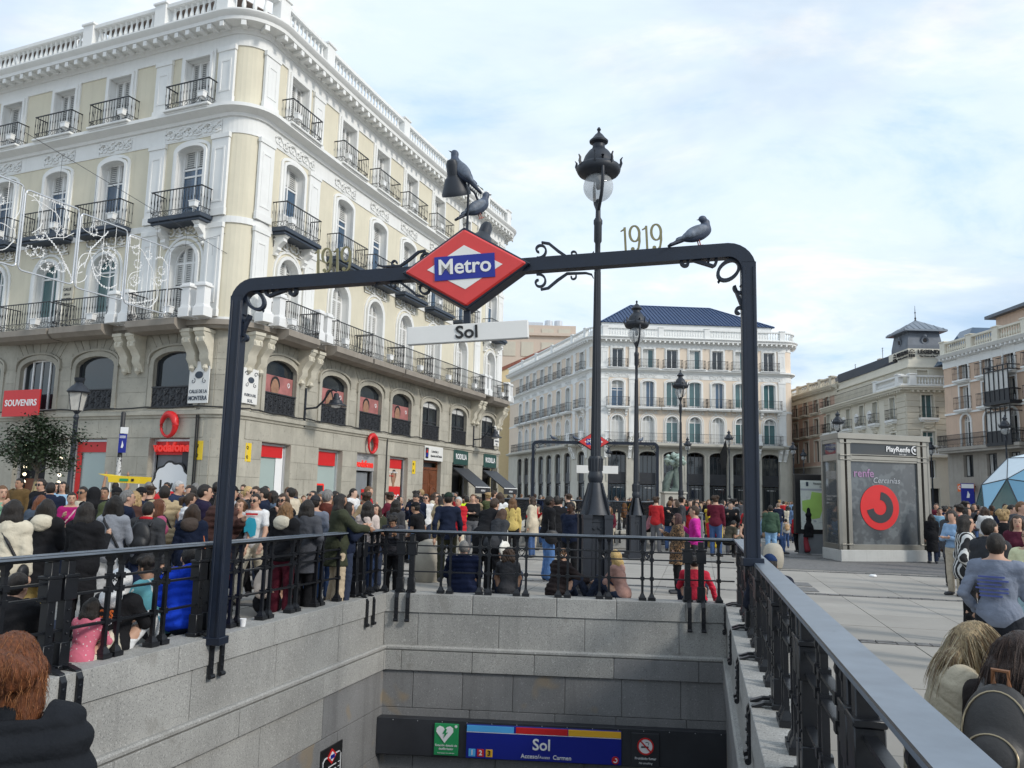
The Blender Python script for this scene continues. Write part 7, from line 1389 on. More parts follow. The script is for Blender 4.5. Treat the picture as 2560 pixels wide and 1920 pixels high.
    if P.get('hoodup'):
        gh = Grid(c - np.array([.24, .26, .28]), c + .24, min(h, .016)); G2 = gh.new(); ell(gh, G2, hp(0, -.03, .02), (.115, .125, .135), 0, 0, H); cap(gh, G2, hp(0, -.05, -.08), up(0, -.05, .50), .105, .13, .06); G3 = gh.new(); ell(gh, G3, hp(0, .10, .0), (.075, .11, .105), 0, 0, H); obj('hood', nets(gh, np.maximum(G2, -G3), 'hood', 'cloth'), root, color=P['hoodup'])
    if face or (face is None and h <= .02): 
        f = obj('face', face_mesh(glasses), root); f.matrix_local = Matrix.Translation(c) @ Matrix([list(r) for r in H]).to_4x4()
    if hands:
        for i, q_ in enumerate('01'):
            d = J['w' + q_] - J['e' + q_]; z = -d / np.linalg.norm(d); yv = J['M'] @ (V(0, 1, 0) if abs(z[1]) < .8 else V(0, 0, -1)); x = np.cross(yv, z); x /= np.linalg.norm(x); y = np.cross(z, x); o = obj('hand', hand_mesh(hands), root); Mh = Matrix([[x[j], y[j], z[j]] for j in range(3)]).to_4x4()
            o.matrix_local = Matrix.Translation(J['w' + q_]) @ Mh @ Matrix.Diagonal((1 if i == 0 else -1, 1, 1, 1)); o.color = root.color
    bag = P.get('bag')
    if bag:
        kd, bc_ = bag if isinstance(bag, tuple) else (bag, P.get('bagc', (.05, .05, .05)))
        gb_ = Grid(lo - .15, hi + .15, max(h * .8, .012)); G2 = gb_.new()
        if kd == 'backpack':
            ell(gb_, G2, up(0, -.20, .30), (.15, .075, .21), .02, 0, J['M']); ell(gb_, G2, up(0, -.25, .20), (.115, .06, .11), .02, 0, J['M'])
            for s in (-1, 1):
                pr = [up(s * .10, -.14, .46), up(s * .11, -.03, .555), up(s * .115, .09, .49), up(s * .12, .125, .38), up(s * .15, .02, .16)]
                for a, b2 in zip(pr, pr[1:]): cap(gb_, G2, a, b2, .019, .019, .01)
        elif kd == 'cross':
            pr = [up(-.12, .0, .545), up(-.07, -.10, .46), up(.05, -.135, .30), up(.16, -.09, .08)]
            for a, b2 in zip(pr, pr[1:]): cap(gb_, G2, a, b2, .018, .018, .01)
            pr = [up(-.12, .0, .545), up(-.04, .13, .42), up(.10, .15, .22), up(.17, .05, .08)]
            for a, b2 in zip(pr, pr[1:]): cap(gb_, G2, a, b2, .016, .016, .01)
            ell(gb_, G2, up(.20, -.03, -.02), (.05, .11, .09), .02)
        elif kd == 'tote': ell(gb_, G2, J['e1'] + V(.06, .0, -.22), (.05, .16, .15), .02); cap(gb_, G2, J['s1'] + V(.01, .05, .05), J['e1'] + V(.06, .08, -.12), .012, .012, .01); cap(gb_, G2, J['s1'] + V(.01, -.04, .05), J['e1'] + V(.06, -.08, -.12), .012, .012, .01)
        obj({'backpack': 'backpack', 'cross': 'shoulder_bag', 'tote': 'bag'}[kd], nets(gb_, G2, 'bag', 'leather'), root, color=bc_)
    return root
def person(label, x, y, hgt, yaw, z=0., h=.02, group=None, **P):
    P.setdefault('pose', 'stand'); r = make_person(label, P, h, P.pop('face', None), P.pop('hands', None), P.pop('glasses', False)); k = hgt / 1.72
    r.location = (x, y, z); r.rotation_euler = (0, 0, yaw); r.scale = (k, k, k); r['label'] = label; r['category'] = 'person'
    if group: r['group'] = group
    return r

BK = (0.012, 0.012, 0.014)
NV = (0.012, 0.018, 0.04)
GY = (0.2, 0.21, 0.23)
DG = (0.045, 0.047, 0.052)
CR = (0.62, 0.56, 0.44)
WH = (0.72, 0.72, 0.72)
TN = (0.4, 0.28, 0.1)
OL = (0.045, 0.05, 0.03)
JN = (0.05, 0.09, 0.2)
MG = (0.34, 0.015, 0.13)
BG = (0.42, 0.33, 0.2)
RD = (0.5, 0.02, 0.03)
BR = (0.07, 0.035, 0.03)
LB = (0.3, 0.46, 0.62)
HB = (0.018, 0.013, 0.01)
HD = (0.05, 0.028, 0.016)
HN = (0.16, 0.08, 0.035)
HL = (0.42, 0.28, 0.13)
HG = (0.22, 0.21, 0.2)
HR = (0.17, 0.055, 0.02)
S1 = (0.52, 0.31, 0.22)
S2 = (0.34, 0.19, 0.12)
S3 = (0.055, 0.028, 0.018)
PEOPLE = [
('woman in a cream jacket with long dark hair and a black crossbody bag', -5.15, 8.60, 1.54, 4, .00, .015, dict(hair=('long', HB), top=('coat', CR, 'hip'), bottom=('trousers', DG), bag=('cross', BK))),
('person in a black coat with a cream hood and tan trousers, seen from behind', -5.31, 9.50, 1.54, 6, .00, .015, dict(hair=('bob', HB), top=('coat', BK, 'thigh'), bottom=('wide', TN), hoodback=CR, arms=('phone', 'phone'))),
('person in a wide black coat with long black hair, seen from behind', -4.70, 9.20, 1.52, -6, .00, .015, dict(hair=('long', HB), top=('coat', BK, 'thigh'), bottom=('trousers', BK), wide=1.1, arms=('phone', 'phone'))),
('woman in a grey jumper and white trousers with a dark bob and black crossbody strap', -4.82, 10.10, 1.59, -1, .00, .015, dict(hair=('bob', HB), top=('long', (.34, .35, .38), 'hip'), bottom=('wide', WH), bag=('cross', BK), arms=('pocket', 'swing'))),
('person in a dark grey jacket and jeans with a black backpack and red collar', -4.54, 10.40, 1.52, 2, .00, .015, dict(sex='m', hair=('short', HB), top=('coat', DG, 'hip'), bottom=('wide', (.02, .03, .07)), bag=('backpack', BK), collar=RD, arms=('swing', 'down'))),
('grey haired man in a navy coat facing right beside the dark bob', -5.38, 11.60, 1.65, -60, .00, .02, dict(sex='m', hair=('short', HG), top=('coat', NV, 'thigh'), skin=S1)),
('woman in a magenta top with short dark hair and a pink strap looking right', -7.42, 14.00, 1.58, -150, .00, .02, dict(hair=('short', HB), top=('long', MG, 'hip'), bag=('cross', (.6, .4, .42)), arms=('phone', 'phone'))),
('man in a cream jumper wearing dark sunglasses in the left crowd', -7.75, 15.00, 1.68, 175, .00, .02, dict(sex='m', hair=('short', HB), top=('long', CR, 'hip'), glasses=True, skin=S2)),
('dark haired man in a navy jacket seen from behind near the tree stakes', -8.35, 15.00, 1.74, 29, .00, .02, dict(sex='m', hair=('short', HB), top=('coat', NV, 'hip'))),
('woman with auburn hair and a blue grey jacket beside the tree stakes', -7.14, 12.60, 1.54, 34, .00, .02, dict(hair=('bob', HR), top=('coat', (.06, .08, .11), 'hip'))),
('man in a mustard brown jacket over white, laughing at the far left', -11.29, 19.00, 1.83, 170, .00, .02, dict(sex='m', hair=('short', HB), top=('coat', (.12, .075, .03), 'hip'), skin=S2)),
('woman in a black top and open coat wearing sunglasses before the souvenir shop', -9.65, 17.00, 1.81, 170, .00, .02, dict(hair=('pony', HB), top=('coat', BK, 'thigh'), glasses=True)),
('woman in a light blue shirt under a dark jacket by the lantern post', -9.75, 18.00, 1.77, -170, .00, .02, dict(hair=('long', HB), top=('shirt', LB, 'hip'))),
('woman in a brown top with dark hair next to the light blue shirt', -10.10, 18.40, 1.75, -160, .00, .02, dict(hair=('bob', HB), top=('long', BR, 'hip'))),
('person in a mint green top raising a phone at the left edge of the crowd', -8.00, 13.00, 1.67, -130, .00, .02, dict(hair=('bob', HN), top=('long', (.2, .36, .25), 'hip'), arms=('mouth', 'mouth'))),
('person with a black hood up in the left crowd', -7.15, 14.20, 1.66, 14, .00, .02, dict(hair=('short', HB), top=('coat', BK, 'hip'), hoodup=BK)),
('smiling man with short dark hair in a black hoodie, facing the viewer', -7.56, 15.40, 1.68, -165, .00, .02, dict(sex='m', hair=('short', HB), top=('coat', BK, 'hip'), skin=S2)),
('person in an olive jacket and black cap seen from behind', -6.38, 13.40, 1.68, 24, .00, .02, dict(sex='m', hair=('short', HB), top=('coat', (.07, .085, .04), 'hip'), cap=BK, visor=0)),
('man with bare raised arms hugging the paper covered pole', -10.24, 21.40, 1.80, 19, .00, .02, dict(sex='m', hair=('short', HB), top=('cami', S2, 'hip'), arms=('up', 'up'), skin=S2)),
('man in a beige quilted vest with a black strap seen from behind', -5.27, 12.60, 1.73, 24, .00, .016, dict(sex='m', hair=('short', HB), top=('vest', BG, 'hip'), bag=('cross', BK), bottom=('trousers', BK), arms=('phone', 'pocket'))),
('older man in a dark blue suit with white hair facing right by the cloud sticker', -5.88, 14.60, 1.82, -95, .00, .02, dict(sex='m', hair=('short', (.5, .5, .5)), top=('coat', (.02, .03, .065), 'hip'), bottom=('trousers', (.02, .03, .065)), arms=('down', 'pocket'))),
('woman in a pink top with red brown hair behind the grey jacket', -4.84, 11.40, 1.54, -40, .00, .02, dict(hair=('long', HR), top=('long', (.55, .12, .22), 'hip'), bottom=('trousers', JN))),
('woman with blond wavy hair and a brown coat in the middle of the left crowd', -6.08, 13.40, 1.63, 19, .00, .02, dict(hair=('wavy', HL), top=('coat', BR, 'hip'))),
('person in a black cap and dark jacket beside the blond waves', -6.35, 14.20, 1.69, -30, .00, .02, dict(sex='m', hair=('short', HB), top=('coat', NV, 'hip'), cap=BK)),
('woman in a white quilted jacket with a ponytail facing right', -4.71, 12.20, 1.63, -80, .00, .02, dict(hair=('pony', HD), top=('puffer', WH, 'hip'), arms=('phone', 'phone'))),
('person in a black parka with a fur hood and orange bag, back turned', -4.05, 10.60, 1.50, 4, .00, .016, dict(hair=('bob', HD), top=('coat', NV, 'thigh'), hoodback=(.08, .06, .05), bag=('tote', (.5, .12, .03)), bottom=('trousers', JN))),
('man in a dark violet jacket left of the gantry post', -4.52, 12.20, 1.76, -70, .00, .02, dict(sex='m', hair=('short', HB), top=('coat', (.02, .015, .04), 'thigh'))),
('woman in a maroon long quilted coat with a tan scarf right of the gantry post', -4.02, 11.60, 1.68, -120, .00, .016, dict(hair=('long', HD), top=('puffer', BR, 'thigh'), collar=(.3, .2, .1), bottom=('trousers', (.18, .02, .03)), arms=('phone', 'pocket'))),
('young man in a grey hoodie and black cap in profile before the shop wall', -4.99, 14.80, 1.76, -85, .00, .02, dict(sex='m', hair=('short', HB), top=('long', (.4, .41, .44), 'hip'), cap=BK, hoodback=(.4, .41, .44))),
('boy with short blond hair before the shop wall', -5.24, 16.50, 1.76, -95, .00, .02, dict(sex='m', hair=('short', (.62, .42, .18)), top=('long', GY, 'hip'))),
('woman in a black dress with fair brown hair walking towards the viewer', -4.09, 12.60, 1.55, 178, .00, .016, dict(pose='walk', hair=('long', HN), top=('cami', BK, 'hip'), bottom=('dress', BK), arms=('swing', 'swingb'))),
('man in a white printed T-shirt and sunglasses walking towards the viewer', -3.87, 12.60, 1.64, 172, .00, .015, dict(sex='m', pose='walk', hair=('short', HB), top=('tee', WH, 'hip'), bottom=('wide', CR), arms=('swing', 'strap'), glasses=True, hands='relaxed')),
('man in sunglasses and a dark jacket behind the white T-shirt', -4.67, 15.20, 1.76, 165, .00, .02, dict(sex='m', hair=('short', HD), top=('coat', DG, 'hip'), glasses=True)),
('dark haired man in a navy jacket turned left near the mint window', -4.32, 14.50, 1.74, 100, .00, .02, dict(sex='m', hair=('short', HB), top=('coat', NV, 'hip'))),
('woman in a denim jacket with black hair beside the mint window', -4.41, 15.40, 1.69, 130, .00, .02, dict(hair=('long', HB), top=('coat', (.1, .14, .2), 'hip'), skin=S3)),
('woman in black with sunglasses touching her mouth before the stone pier', -3.62, 13.20, 1.65, 175, .00, .02, dict(hair=('long', HD), top=('coat', BK, 'hip'), glasses=True, arms=('mouth', 'cross'))),
('woman with long curly fair hair and a black jacket lined with cream fur, back turned', -3.02, 11.20, 1.54, -15, .00, .016, dict(hair=('wavy', (.26, .14, .06)), top=('coat', BK, 'hip'), hoodback=CR, bottom=('trousers', (.08, .01, .02)))),
('person in a grey tweed coat with long dark hair, seen from behind', -2.83, 11.60, 1.58, -10, .00, .016, dict(hair=('long', HB), top=('coat', (.075, .078, .09), 'thigh'), bottom=('wide', BK), arms=('phone', 'pocket'))),
('man in a slate blue shirt and dark cap seen from behind', -3.01, 12.80, 1.63, -5, .00, .02, dict(sex='m', hair=('short', HB), top=('shirt', (.16, .18, .23), 'hip'), cap=(.03, .03, .035), visor=0, bottom=('trousers', JN))),
('woman lifting her face in sunglasses near the red shop screen', -3.51, 14.60, 1.71, 150, .00, .02, dict(hair=('bun', HB), top=('coat', BK, 'hip'), glasses=True, nod=-0.4)),
('woman in sunglasses and a tan top by the red shop screen', -3.31, 14.40, 1.65, 170, .00, .02, dict(hair=('long', HN), top=('long', (.35, .24, .12), 'hip'), glasses=True)),
('grey haired man in a rust jacket seen from behind', -2.87, 13.00, 1.73, -20, .00, .02, dict(sex='m', hair=('short', HG), top=('coat', (.12, .035, .025), 'hip'), bottom=('trousers', JN))),
('big woman in an olive jacket and beige trousers leaning on the rail', -2.53, 12.35, 1.67, -62, .00, .015, dict(hair=('xlong', HB), top=('coat', OL, 'thigh'), bottom=('wide', (.5, .4, .28)), wide=1.12, fat=.02, arms=('fwd', 'fwd'), skin=S2)),
('woman in a dark blue coat with black hair holding a tablet', -2.42, 12.40, 1.55, -60, .00, .02, dict(hair=('long', HB), top=('coat', NV, 'hip'), arms=('phone', 'phone'))),
('woman in a pale pink jumper and jeans with very long black hair, back turned', -2.32, 13.60, 1.56, 0, .00, .017, dict(hair=('xlong', HB), top=('long', (.62, .52, .47), 'waist'), bottom=('trousers', (.03, .05, .11)), bag=('cross', BK))),
('woman with dark hair and an olive coat facing the viewer beside the pink jumper', -2.38, 14.80, 1.49, 175, .00, .02, dict(hair=('long', HD), top=('coat', OL, 'hip'))),
('man in an olive T-shirt eating before the red poster', -3.10, 21.50, 1.72, -100, .00, .02, dict(sex='m', hair=('short', HB), top=('tee', (.13, .15, .1), 'hip'), arms=('mouth', 'phone'))),
('woman in a black and white patterned top with a long black ponytail', -2.30, 16.80, 1.57, -10, .00, .02, dict(hair=('long', HB), top=('long', (.06, .06, .065), 'hip'), bottom=('trousers', DG))),
('boy in a black and white jacket eating from a green cup at the railing corner', -1.94, 13.95, 1.33, 172, .00, .015, dict(sex='m', hair=('curly', HB), top=('puffer', (.05, .05, .06), 'hip'), bottom=('trousers', BK), nod=0.55, arms=('phone', 'phone'), hands='grip', skin=S2)),
('young man in a black T-shirt and cap sitting on the stone bollard', -1.71, 16.30, 1.56, 70, .00, .016, dict(sex='m', hair=('short', HB), top=('tee', BK, 'hip'), bottom=('trousers', BK), cap=BK, bend=0.25, arms=('lap', 'side'), seat=0.8, skin=S2, pose='seat')),
('man in a navy jumper and olive trousers with a green cap walking away', -1.15, 15.60, 1.73, 3, .00, .017, dict(sex='m', pose='walk', step=0.12, hair=('short', HB), top=('long', NV, 'hip'), bottom=('trousers', (.035, .035, .02)), cap=(.02, .035, .025), arms=('swingb', 'swing'))),
('balding man in a long black coat bending forward behind the railing', -0.44, 14.75, 1.72, -35, .00, .016, dict(sex='m', hair=('short', HD), top=('coat', BK, 'thigh'), bottom=('trousers', BK), bend=0.5, arms=('mouth', 'phone'), wide=1.1)),
('woman with very long brown hair and a dark coat bending beside the black coat', -0.27, 14.55, 1.52, -40, .00, .016, dict(hair=('xlong', (.09, .045, .025)), top=('coat', DG, 'hip'), bend=0.45, bottom=('trousers', BK), bag=('tote', (.72, .7, .64)))),
('blond curly woman in a light blue jumper sitting on the far parapet', .14, 26.50, 1.46, 70, -.02, .02, dict(hair=('curly', HL), top=('long', LB, 'hip'), bottom=('wide', CR), bend=0.3, arms=('knee', 'knee'), seat=0.45, pose='seat')),
('man in a black jacket and blue jeans standing sideways behind the railing', .82, 17.00, 1.71, -75, .00, .017, dict(sex='m', hair=('short', (.01, .008, .007)), top=('coat', BK, 'hip'), bottom=('wide', (.1, .2, .42)), skin=S3, bag=('tote', BK))),
('stout man in a navy zip jumper with hands behind his back', 1.22, 16.20, 1.61, 140, .00, .017, dict(sex='m', hair=('short', (.01, .008, .007)), top=('long', NV, 'hip'), bottom=('trousers', BK), skin=S3, fat=.03, wide=1.08, arms=('back', 'back'))),
('woman in a yellow top with long light brown hair walking away', .09, 21.00, 1.65, 0, .00, .02, dict(hair=('xlong', HN), top=('long', (.55, .42, .14), 'hip'), bottom=('trousers', BK))),
('bearded man in a white T-shirt and sunglasses before the wooden door', -2.17, 21.50, 1.69, 175, .00, .02, dict(sex='m', hair=('short', HB), top=('tee', WH, 'hip'), glasses=True, skin=S1)),
('man in a navy jacket and jeans looking at a phone before the wooden door', -2.30, 20.50, 1.71, 170, .00, .02, dict(sex='m', hair=('short', HB), top=('coat', NV, 'hip'), bottom=('trousers', (.12, .2, .36)), nod=0.45, arms=('phone', 'phone'))),
('woman in a beige trench coat with dark hair beside the wooden door', -1.72, 20.20, 1.66, 120, .00, .02, dict(hair=('long', HB), top=('coat', BG, 'knee'))),
('white haired woman in a red jacket and cream trousers', -1.19, 19.50, 1.64, 150, .00, .02, dict(hair=('short', (.6, .58, .55)), top=('puffer', RD, 'hip'), bottom=('trousers', CR), arms=('phone', 'down'))),
('person in a bright yellow safety jacket in the middle distance', -1.26, 24.50, 1.65, 20, .00, .02, dict(sex='m', hair=('short', HB), top=('coat', (.62, .8, .03), 'hip'))),
('woman in a white blouse with long brown hair, walking away in the middle distance', -0.25, 22.00, 1.78, 0, .00, .02, dict(hair=('long', HD), top=('shirt', WH, 'hip'), bag=('tote', (.02, .04, .25)))),
('grey haired man in a navy quilted jacket sitting against the back railing', -0.73, 13.75, 1.75, 4, .00, .013, dict(sex='m', hair=('short', HG), top=('puffer', (.01, .016, .045), 'hip'), arms=('knee', 'knee'), bend=0.12, wide=1.08, pose='ground')),
('woman in a charcoal T-shirt with wavy brown hair sitting against the back railing', .01, 13.72, 1.60, 0, .00, .013, dict(hair=('wavy', HD), top=('tee', (.05, .05, .055), 'hip'), arms=('knee', 'knee'), bend=0.2, skin=S2, pose='ground')),
('woman in a dark brown quilted jacket reaching right, sitting behind the railing', .81, 13.70, 1.61, -55, .00, .013, dict(hair=('short', HN), top=('puffer', (.03, .022, .022), 'hip'), arms=('knee', 'reach'), bend=0.2, hands='relaxed', pose='ground')),
('blond woman in a dusty pink jumper sitting behind the railing, facing left', 1.87, 13.60, 1.61, 55, .00, .013, dict(hair=('long', (.62, .42, .16)), top=('long', (.42, .25, .21), 'hip'), arms=('knee', 'knee'), bend=0.2, pose='ground')),
('person in a bright red jumper sitting behind the right end of the back railing', 3.03, 13.45, 1.58, -5, -.04, .013, dict(sex='m', hair=('short', HB), top=('long', (.55, .03, .06), 'hip'), arms=('knee', 'side'), bend=0.2, wide=1.1, pose='ground')),
('woman in a leopard print coat with dark red hair and sunglasses, facing left', 3.11, 15.20, 1.45, 85, .00, .016, dict(hair=('bob', (.06, .018, .016)), top=('coat', (.34, .2, .1), 'thigh'), topmat='leopard', bottom=('trousers', BK), glasses=True, arms=('pocket', 'phone'))),
('man in a magenta jumper with short brown hair, facing left', 3.54, 15.70, 1.59, 75, .00, .016, dict(sex='m', hair=('short', HD), top=('long', (.55, .03, .3), 'hip'), bottom=('trousers', DG), arms=('pocket', 'phone'))),
('person in a red jacket sitting with bowed head by the yellow bin', 6.83, 27.50, 1.49, 10, .00, .02, dict(sex='m', hair=('short', HB), top=('long', RD, 'hip'), bend=0.45, nod=0.6, seat=0.5, pose='seat')),
('young man in a brown T-shirt bent over a phone, sitting near the yellow bin', 6.34, 24.00, 1.48, -60, .00, .02, dict(sex='m', hair=('short', HB), top=('tee', (.06, .055, .04), 'hip'), bottom=('trousers', BK), bend=0.4, nod=0.5, arms=('phone', 'phone'), seat=0.5, skin=S2, pose='seat')),
('woman in a sleeveless black top sunning her lifted face beside the gantry post', 6.70, 23.30, 1.62, 178, .00, .016, dict(hair=('long', HB), top=('cami', BK, 'hip'), bottom=('trousers', BK), nod=-0.45, arms=('side', 'lap'), seat=0.5, pose='seat')),
('man in a green jacket and light jeans half hidden by the gantry post', 7.77, 24.50, 1.60, -15, .00, .02, dict(sex='m', hair=('short', HB), top=('coat', (.05, .09, .06), 'hip'), bottom=('trousers', (.25, .42, .62)))),
('girl in a red jacket with very long black hair walking away past the map stand', 9.64, 27.60, 1.33, 0, .00, .018, dict(pose='walk', step=0.1, hair=('xlong', HB), top=('coat', RD, 'hip'), bottom=('trousers', BK))),
('person in a black hood and red flowered trousers walking away past the map stand', 9.87, 27.30, 1.57, 0, .00, .018, dict(pose='walk', step=0.12, hair=('short', HB), top=('coat', BK, 'thigh'), hoodup=BK, bottom=('wide', (.22, .03, .04)))),
('small child in a grey top with a tan backpack near the map stand', 10.40, 31.00, 1.08, 0, .00, .02, dict(hair=('short', HB), top=('long', (.4, .4, .4), 'hip'), bottom=('trousers', JN), bag=('backpack', (.45, .28, .14)))),
('bald man in a navy jumper and jeans with raised arms near the peach block', 11.76, 36.00, 1.65, 0, .00, .02, dict(sex='m', hair=('short', (.3, .2, .14)), top=('long', NV, 'hip'), bottom=('trousers', JN), arms=('mouth', 'down'))),
('woman in a denim jacket beside the map stand', 12.12, 35.00, 1.58, 170, .00, .02, dict(hair=('long', HB), top=('coat', (.13, .2, .34), 'hip'))),
('woman in a cream coat beside the map stand', 12.33, 36.50, 1.54, 0, .00, .02, dict(hair=('long', HB), top=('coat', CR, 'hip'))),
('woman with braided dark hair, white scarf and a black jacket with white stripes', 5.85, 10.60, 1.60, -112, .00, .013, dict(hair=('long', HB), top=('coat', (.03, .03, .032), 'hip'), topmat='zebra', collar=(.72, .68, .55), bottom=('trousers', BK), arms=('pocket', 'pocket'))),
('dark haired young man in a dark grey jacket behind the grey sweatshirt', 5.23, 9.00, 1.58, -72, .00, .013, dict(sex='m', hair=('short', HB), top=('coat', (.04, .042, .048), 'hip'), bottom=('trousers', BK))),
('man in an oversized blue grey sweatshirt with blue back print', 4.06, 6.90, 1.49, -38, .00, .011, dict(sex='m', hair=('short', HB), top=('long', (.2, .225, .285), 'hip'), bottom=('wide', (.02, .022, .028)), arms=('pocket', 'phone'), wide=1.06, hands='grip')),
('blond woman in a cream coat looking down, sitting beside the right handrail', 2.30, 4.50, 1.75, -110, .00, .0085, dict(hair=('xlong', (.34, .25, .14)), top=('coat', (.5, .44, .33), 'hip'), bottom=('trousers', (.45, .46, .5)), nod=0.38, bend=0.2, face=True, arms=('lap', 'lap'), seat=0.22, hh=.0085, hands='grip', pose='seat')),
('person with long dark brown hair and a brown backpack at the lower right corner', 2.30, 3.90, 1.83, -48, .00, .0085, dict(hair=('xlong', (.035, .018, .012)), top=('long', (.02, .016, .015), 'hip'), bag=('backpack', (.035, .032, .03)), bend=0.3, nod=0.4, arms=('lap', 'lap'), seat=0.2, hh=.0085, pose='seat')),
('woman with blond curly hair at the right edge before the dome', 8.03, 13.40, 1.66, -30, .00, .02, dict(hair=('curly', HL), top=('coat', BK, 'hip'))),
('smiling woman with brown hair and a burgundy top at the right edge', 7.76, 12.60, 1.59, 150, .00, .02, dict(hair=('long', HD), top=('long', (.08, .015, .03), 'hip'))),
('bald man in dark clothes before the dome', 9.89, 16.00, 1.72, -40, .00, .02, dict(sex='m', hair=('bald', HB), top=('coat', DG, 'hip'))),
('person in a pale yellow T-shirt with crossed arms at the right edge', 5.30, 8.40, 1.52, 120, .00, .013, dict(sex='m', hair=('short', HB), top=('tee', (.66, .66, .42), 'hip'), arms=('cross', 'cross'), hands='relaxed', bottom=('trousers', (.35, .5, .55)))),
('person in a long black coat beside the glass kiosk', 12.59, 24.60, 1.45, -20, .00, .02, dict(hair=('bob', HB), top=('coat', BK, 'knee'))),
('boy in a light blue T-shirt beyond the glass kiosk', 13.84, 26.50, 1.63, 160, .00, .02, dict(sex='m', hair=('short', HB), top=('tee', (.25, .45, .62), 'hip'))),
('man in a black jacket seen from behind right of the kiosk', 1.06, 18.50, 1.71, 10, .00, .02, dict(sex='m', hair=('short', HB), top=('coat', BK, 'hip'), bottom=('trousers', BK), wide=1.1)),
('man in a navy cap and jacket sitting outside the right handrail', 3.15, 9.90, 1.82, -10, .12, .013, dict(sex='m', hair=('short', HB), top=('coat', (.015, .018, .03), 'hip'), cap=(.012, .03, .09), arms=('knee', 'knee'), bend=0.35, skin=S2, pose='ground')),
('person in a black coat sitting at the far left end of the railing', -4.37, 7.30, 1.73, -10, .00, .013, dict(sex='m', hair=('short', HB), top=('coat', BK, 'hip'), arms=('knee', 'knee'), bend=0.2, wide=1.2, fat=.03, pose='ground')),
('child in a pink top with white print sitting behind the left posts', -3.89, 7.75, 1.25, -5, .00, .013, dict(hair=('long', HB), top=('long', (.55, .14, .2), 'hip'), topmat='pinkprint', bottom=('trousers', CR), arms=('knee', 'knee'), bend=0.25, pose='ground')),
('child in a black basketball jacket with orange lettering and a white hood', -3.89, 8.30, 1.62, -12, .00, .012, dict(sex='m', hair=('short', HB), top=('coat', BK, 'hip'), hoodback=WH, hoodup=WH, bottom=('trousers', WH), arms=('knee', 'knee'), bend=0.15, wide=1.1, pose='ground')),
('boy in a turquoise patterned jumper sitting in profile, facing left', -3.89, 9.40, 1.75, 75, -.00, .013, dict(sex='m', hair=('curly', HB), top=('long', (.16, .42, .45), 'hip'), topmat='fairisle', bottom=('trousers', BK), arms=('reach', 'knee'), bend=0.3, skin=S2, pose='ground')),
('person in a bright blue quilted jacket and dark jeans sitting by the gantry post', -3.52, 9.35, 1.82, 35, .08, .013, dict(sex='m', hair=('short', HB), top=('puffer', (.008, .05, .52), 'hip'), bottom=('trousers', (.015, .02, .035)), hoodback=(.008, .05, .52), arms=('knee', 'knee'), bend=0.3, wide=1.15, fat=.02, pose='ground')),
('person in black with a cream backpack sitting behind the left railing', -3.28, 11.50, 1.65, -5, .00, .013, dict(hair=('bob', HB), top=('coat', BK, 'hip'), bag=('backpack', (.62, .52, .43)), arms=('knee', 'knee'), bend=0.1, pose='ground')),
('woman with auburn hair in a low knot and a black quilted jacket on the stairs', -1.52, 2.60, 1.66, 14, -0.41, .008, dict(hair=('knot', (.15, .048, .016)), top=('puffer', (.012, .014, .018), 'hip'), bottom=('trousers', BK), arms=('pocket', 'pocket'), nod=0.1, hh=.0055, wide=1.05)),
]

def print_mat(name, cols, scale, thr, kind='Voronoi', stretch=(1, 1, 1)):
    m = bpy.data.materials.new(name); MATS[name] = m; m.use_nodes = True; T = m.node_tree; Bs = T.nodes['Principled BSDF']; Bs.inputs['Roughness'].default_value = .9; tc_ = T.nodes.new('ShaderNodeTexCoord'); mp_ = T.nodes.new('ShaderNodeMapping'); mp_.inputs['Scale'].default_value = stretch; T.links.new(tc_.outputs['Object'], mp_.inputs[0])
    n = T.nodes.new('ShaderNodeTex' + kind); n.inputs['Scale'].default_value = scale; T.links.new(mp_.outputs[0], n.inputs['Vector']); rp = T.nodes.new('ShaderNodeValToRGB'); rp.color_ramp.interpolation = 'CONSTANT'; e = rp.color_ramp.elements
    while len(e) < len(cols): e.new(.5)
    for i, c in enumerate(cols): e[i].position = 0 if i == 0 else thr[i - 1]; e[i].color = (*c, 1)
    T.links.new(n.outputs[0], rp.inputs[0]); T.links.new(rp.outputs[0], Bs.inputs['Base Color'])
print_mat('leopard', [(.30, .17, .08), (.02, .014, .012), (.30, .17, .08)], 30, [.32, .62]); print_mat('zebra', [(.02, .02, .022), (.6, .6, .58)], 5, [.62], 'Wave', (1, 1, 3)); print_mat('pinkprint', [(.62, .60, .58), (.55, .13, .19)], 22, [.17]); print_mat('fairisle', [(.12, .36, .40), (.62, .66, .60), (.12, .36, .40)], 9, [.45, .62], 'Wave', (.1, .1, 2))
ppl = {}
for (lb, x, y, hg, yaw, z, h, P) in PEOPLE: ppl[lb] = person(lb, x, y, hg, R(yaw), z, h, 'people in the crowd near the stairwell', **P)
def who(k): return next(o for l, o in ppl.items() if k in l)
def kid(o, *names): return next(c for c in o.children if c.name.split('.')[0] in names)
def on_back(o, me, name, z, y=-.30, x=0., tilt=0.): q = obj(name, me, o, (x, y, z), (tilt, 0, 0)); return q
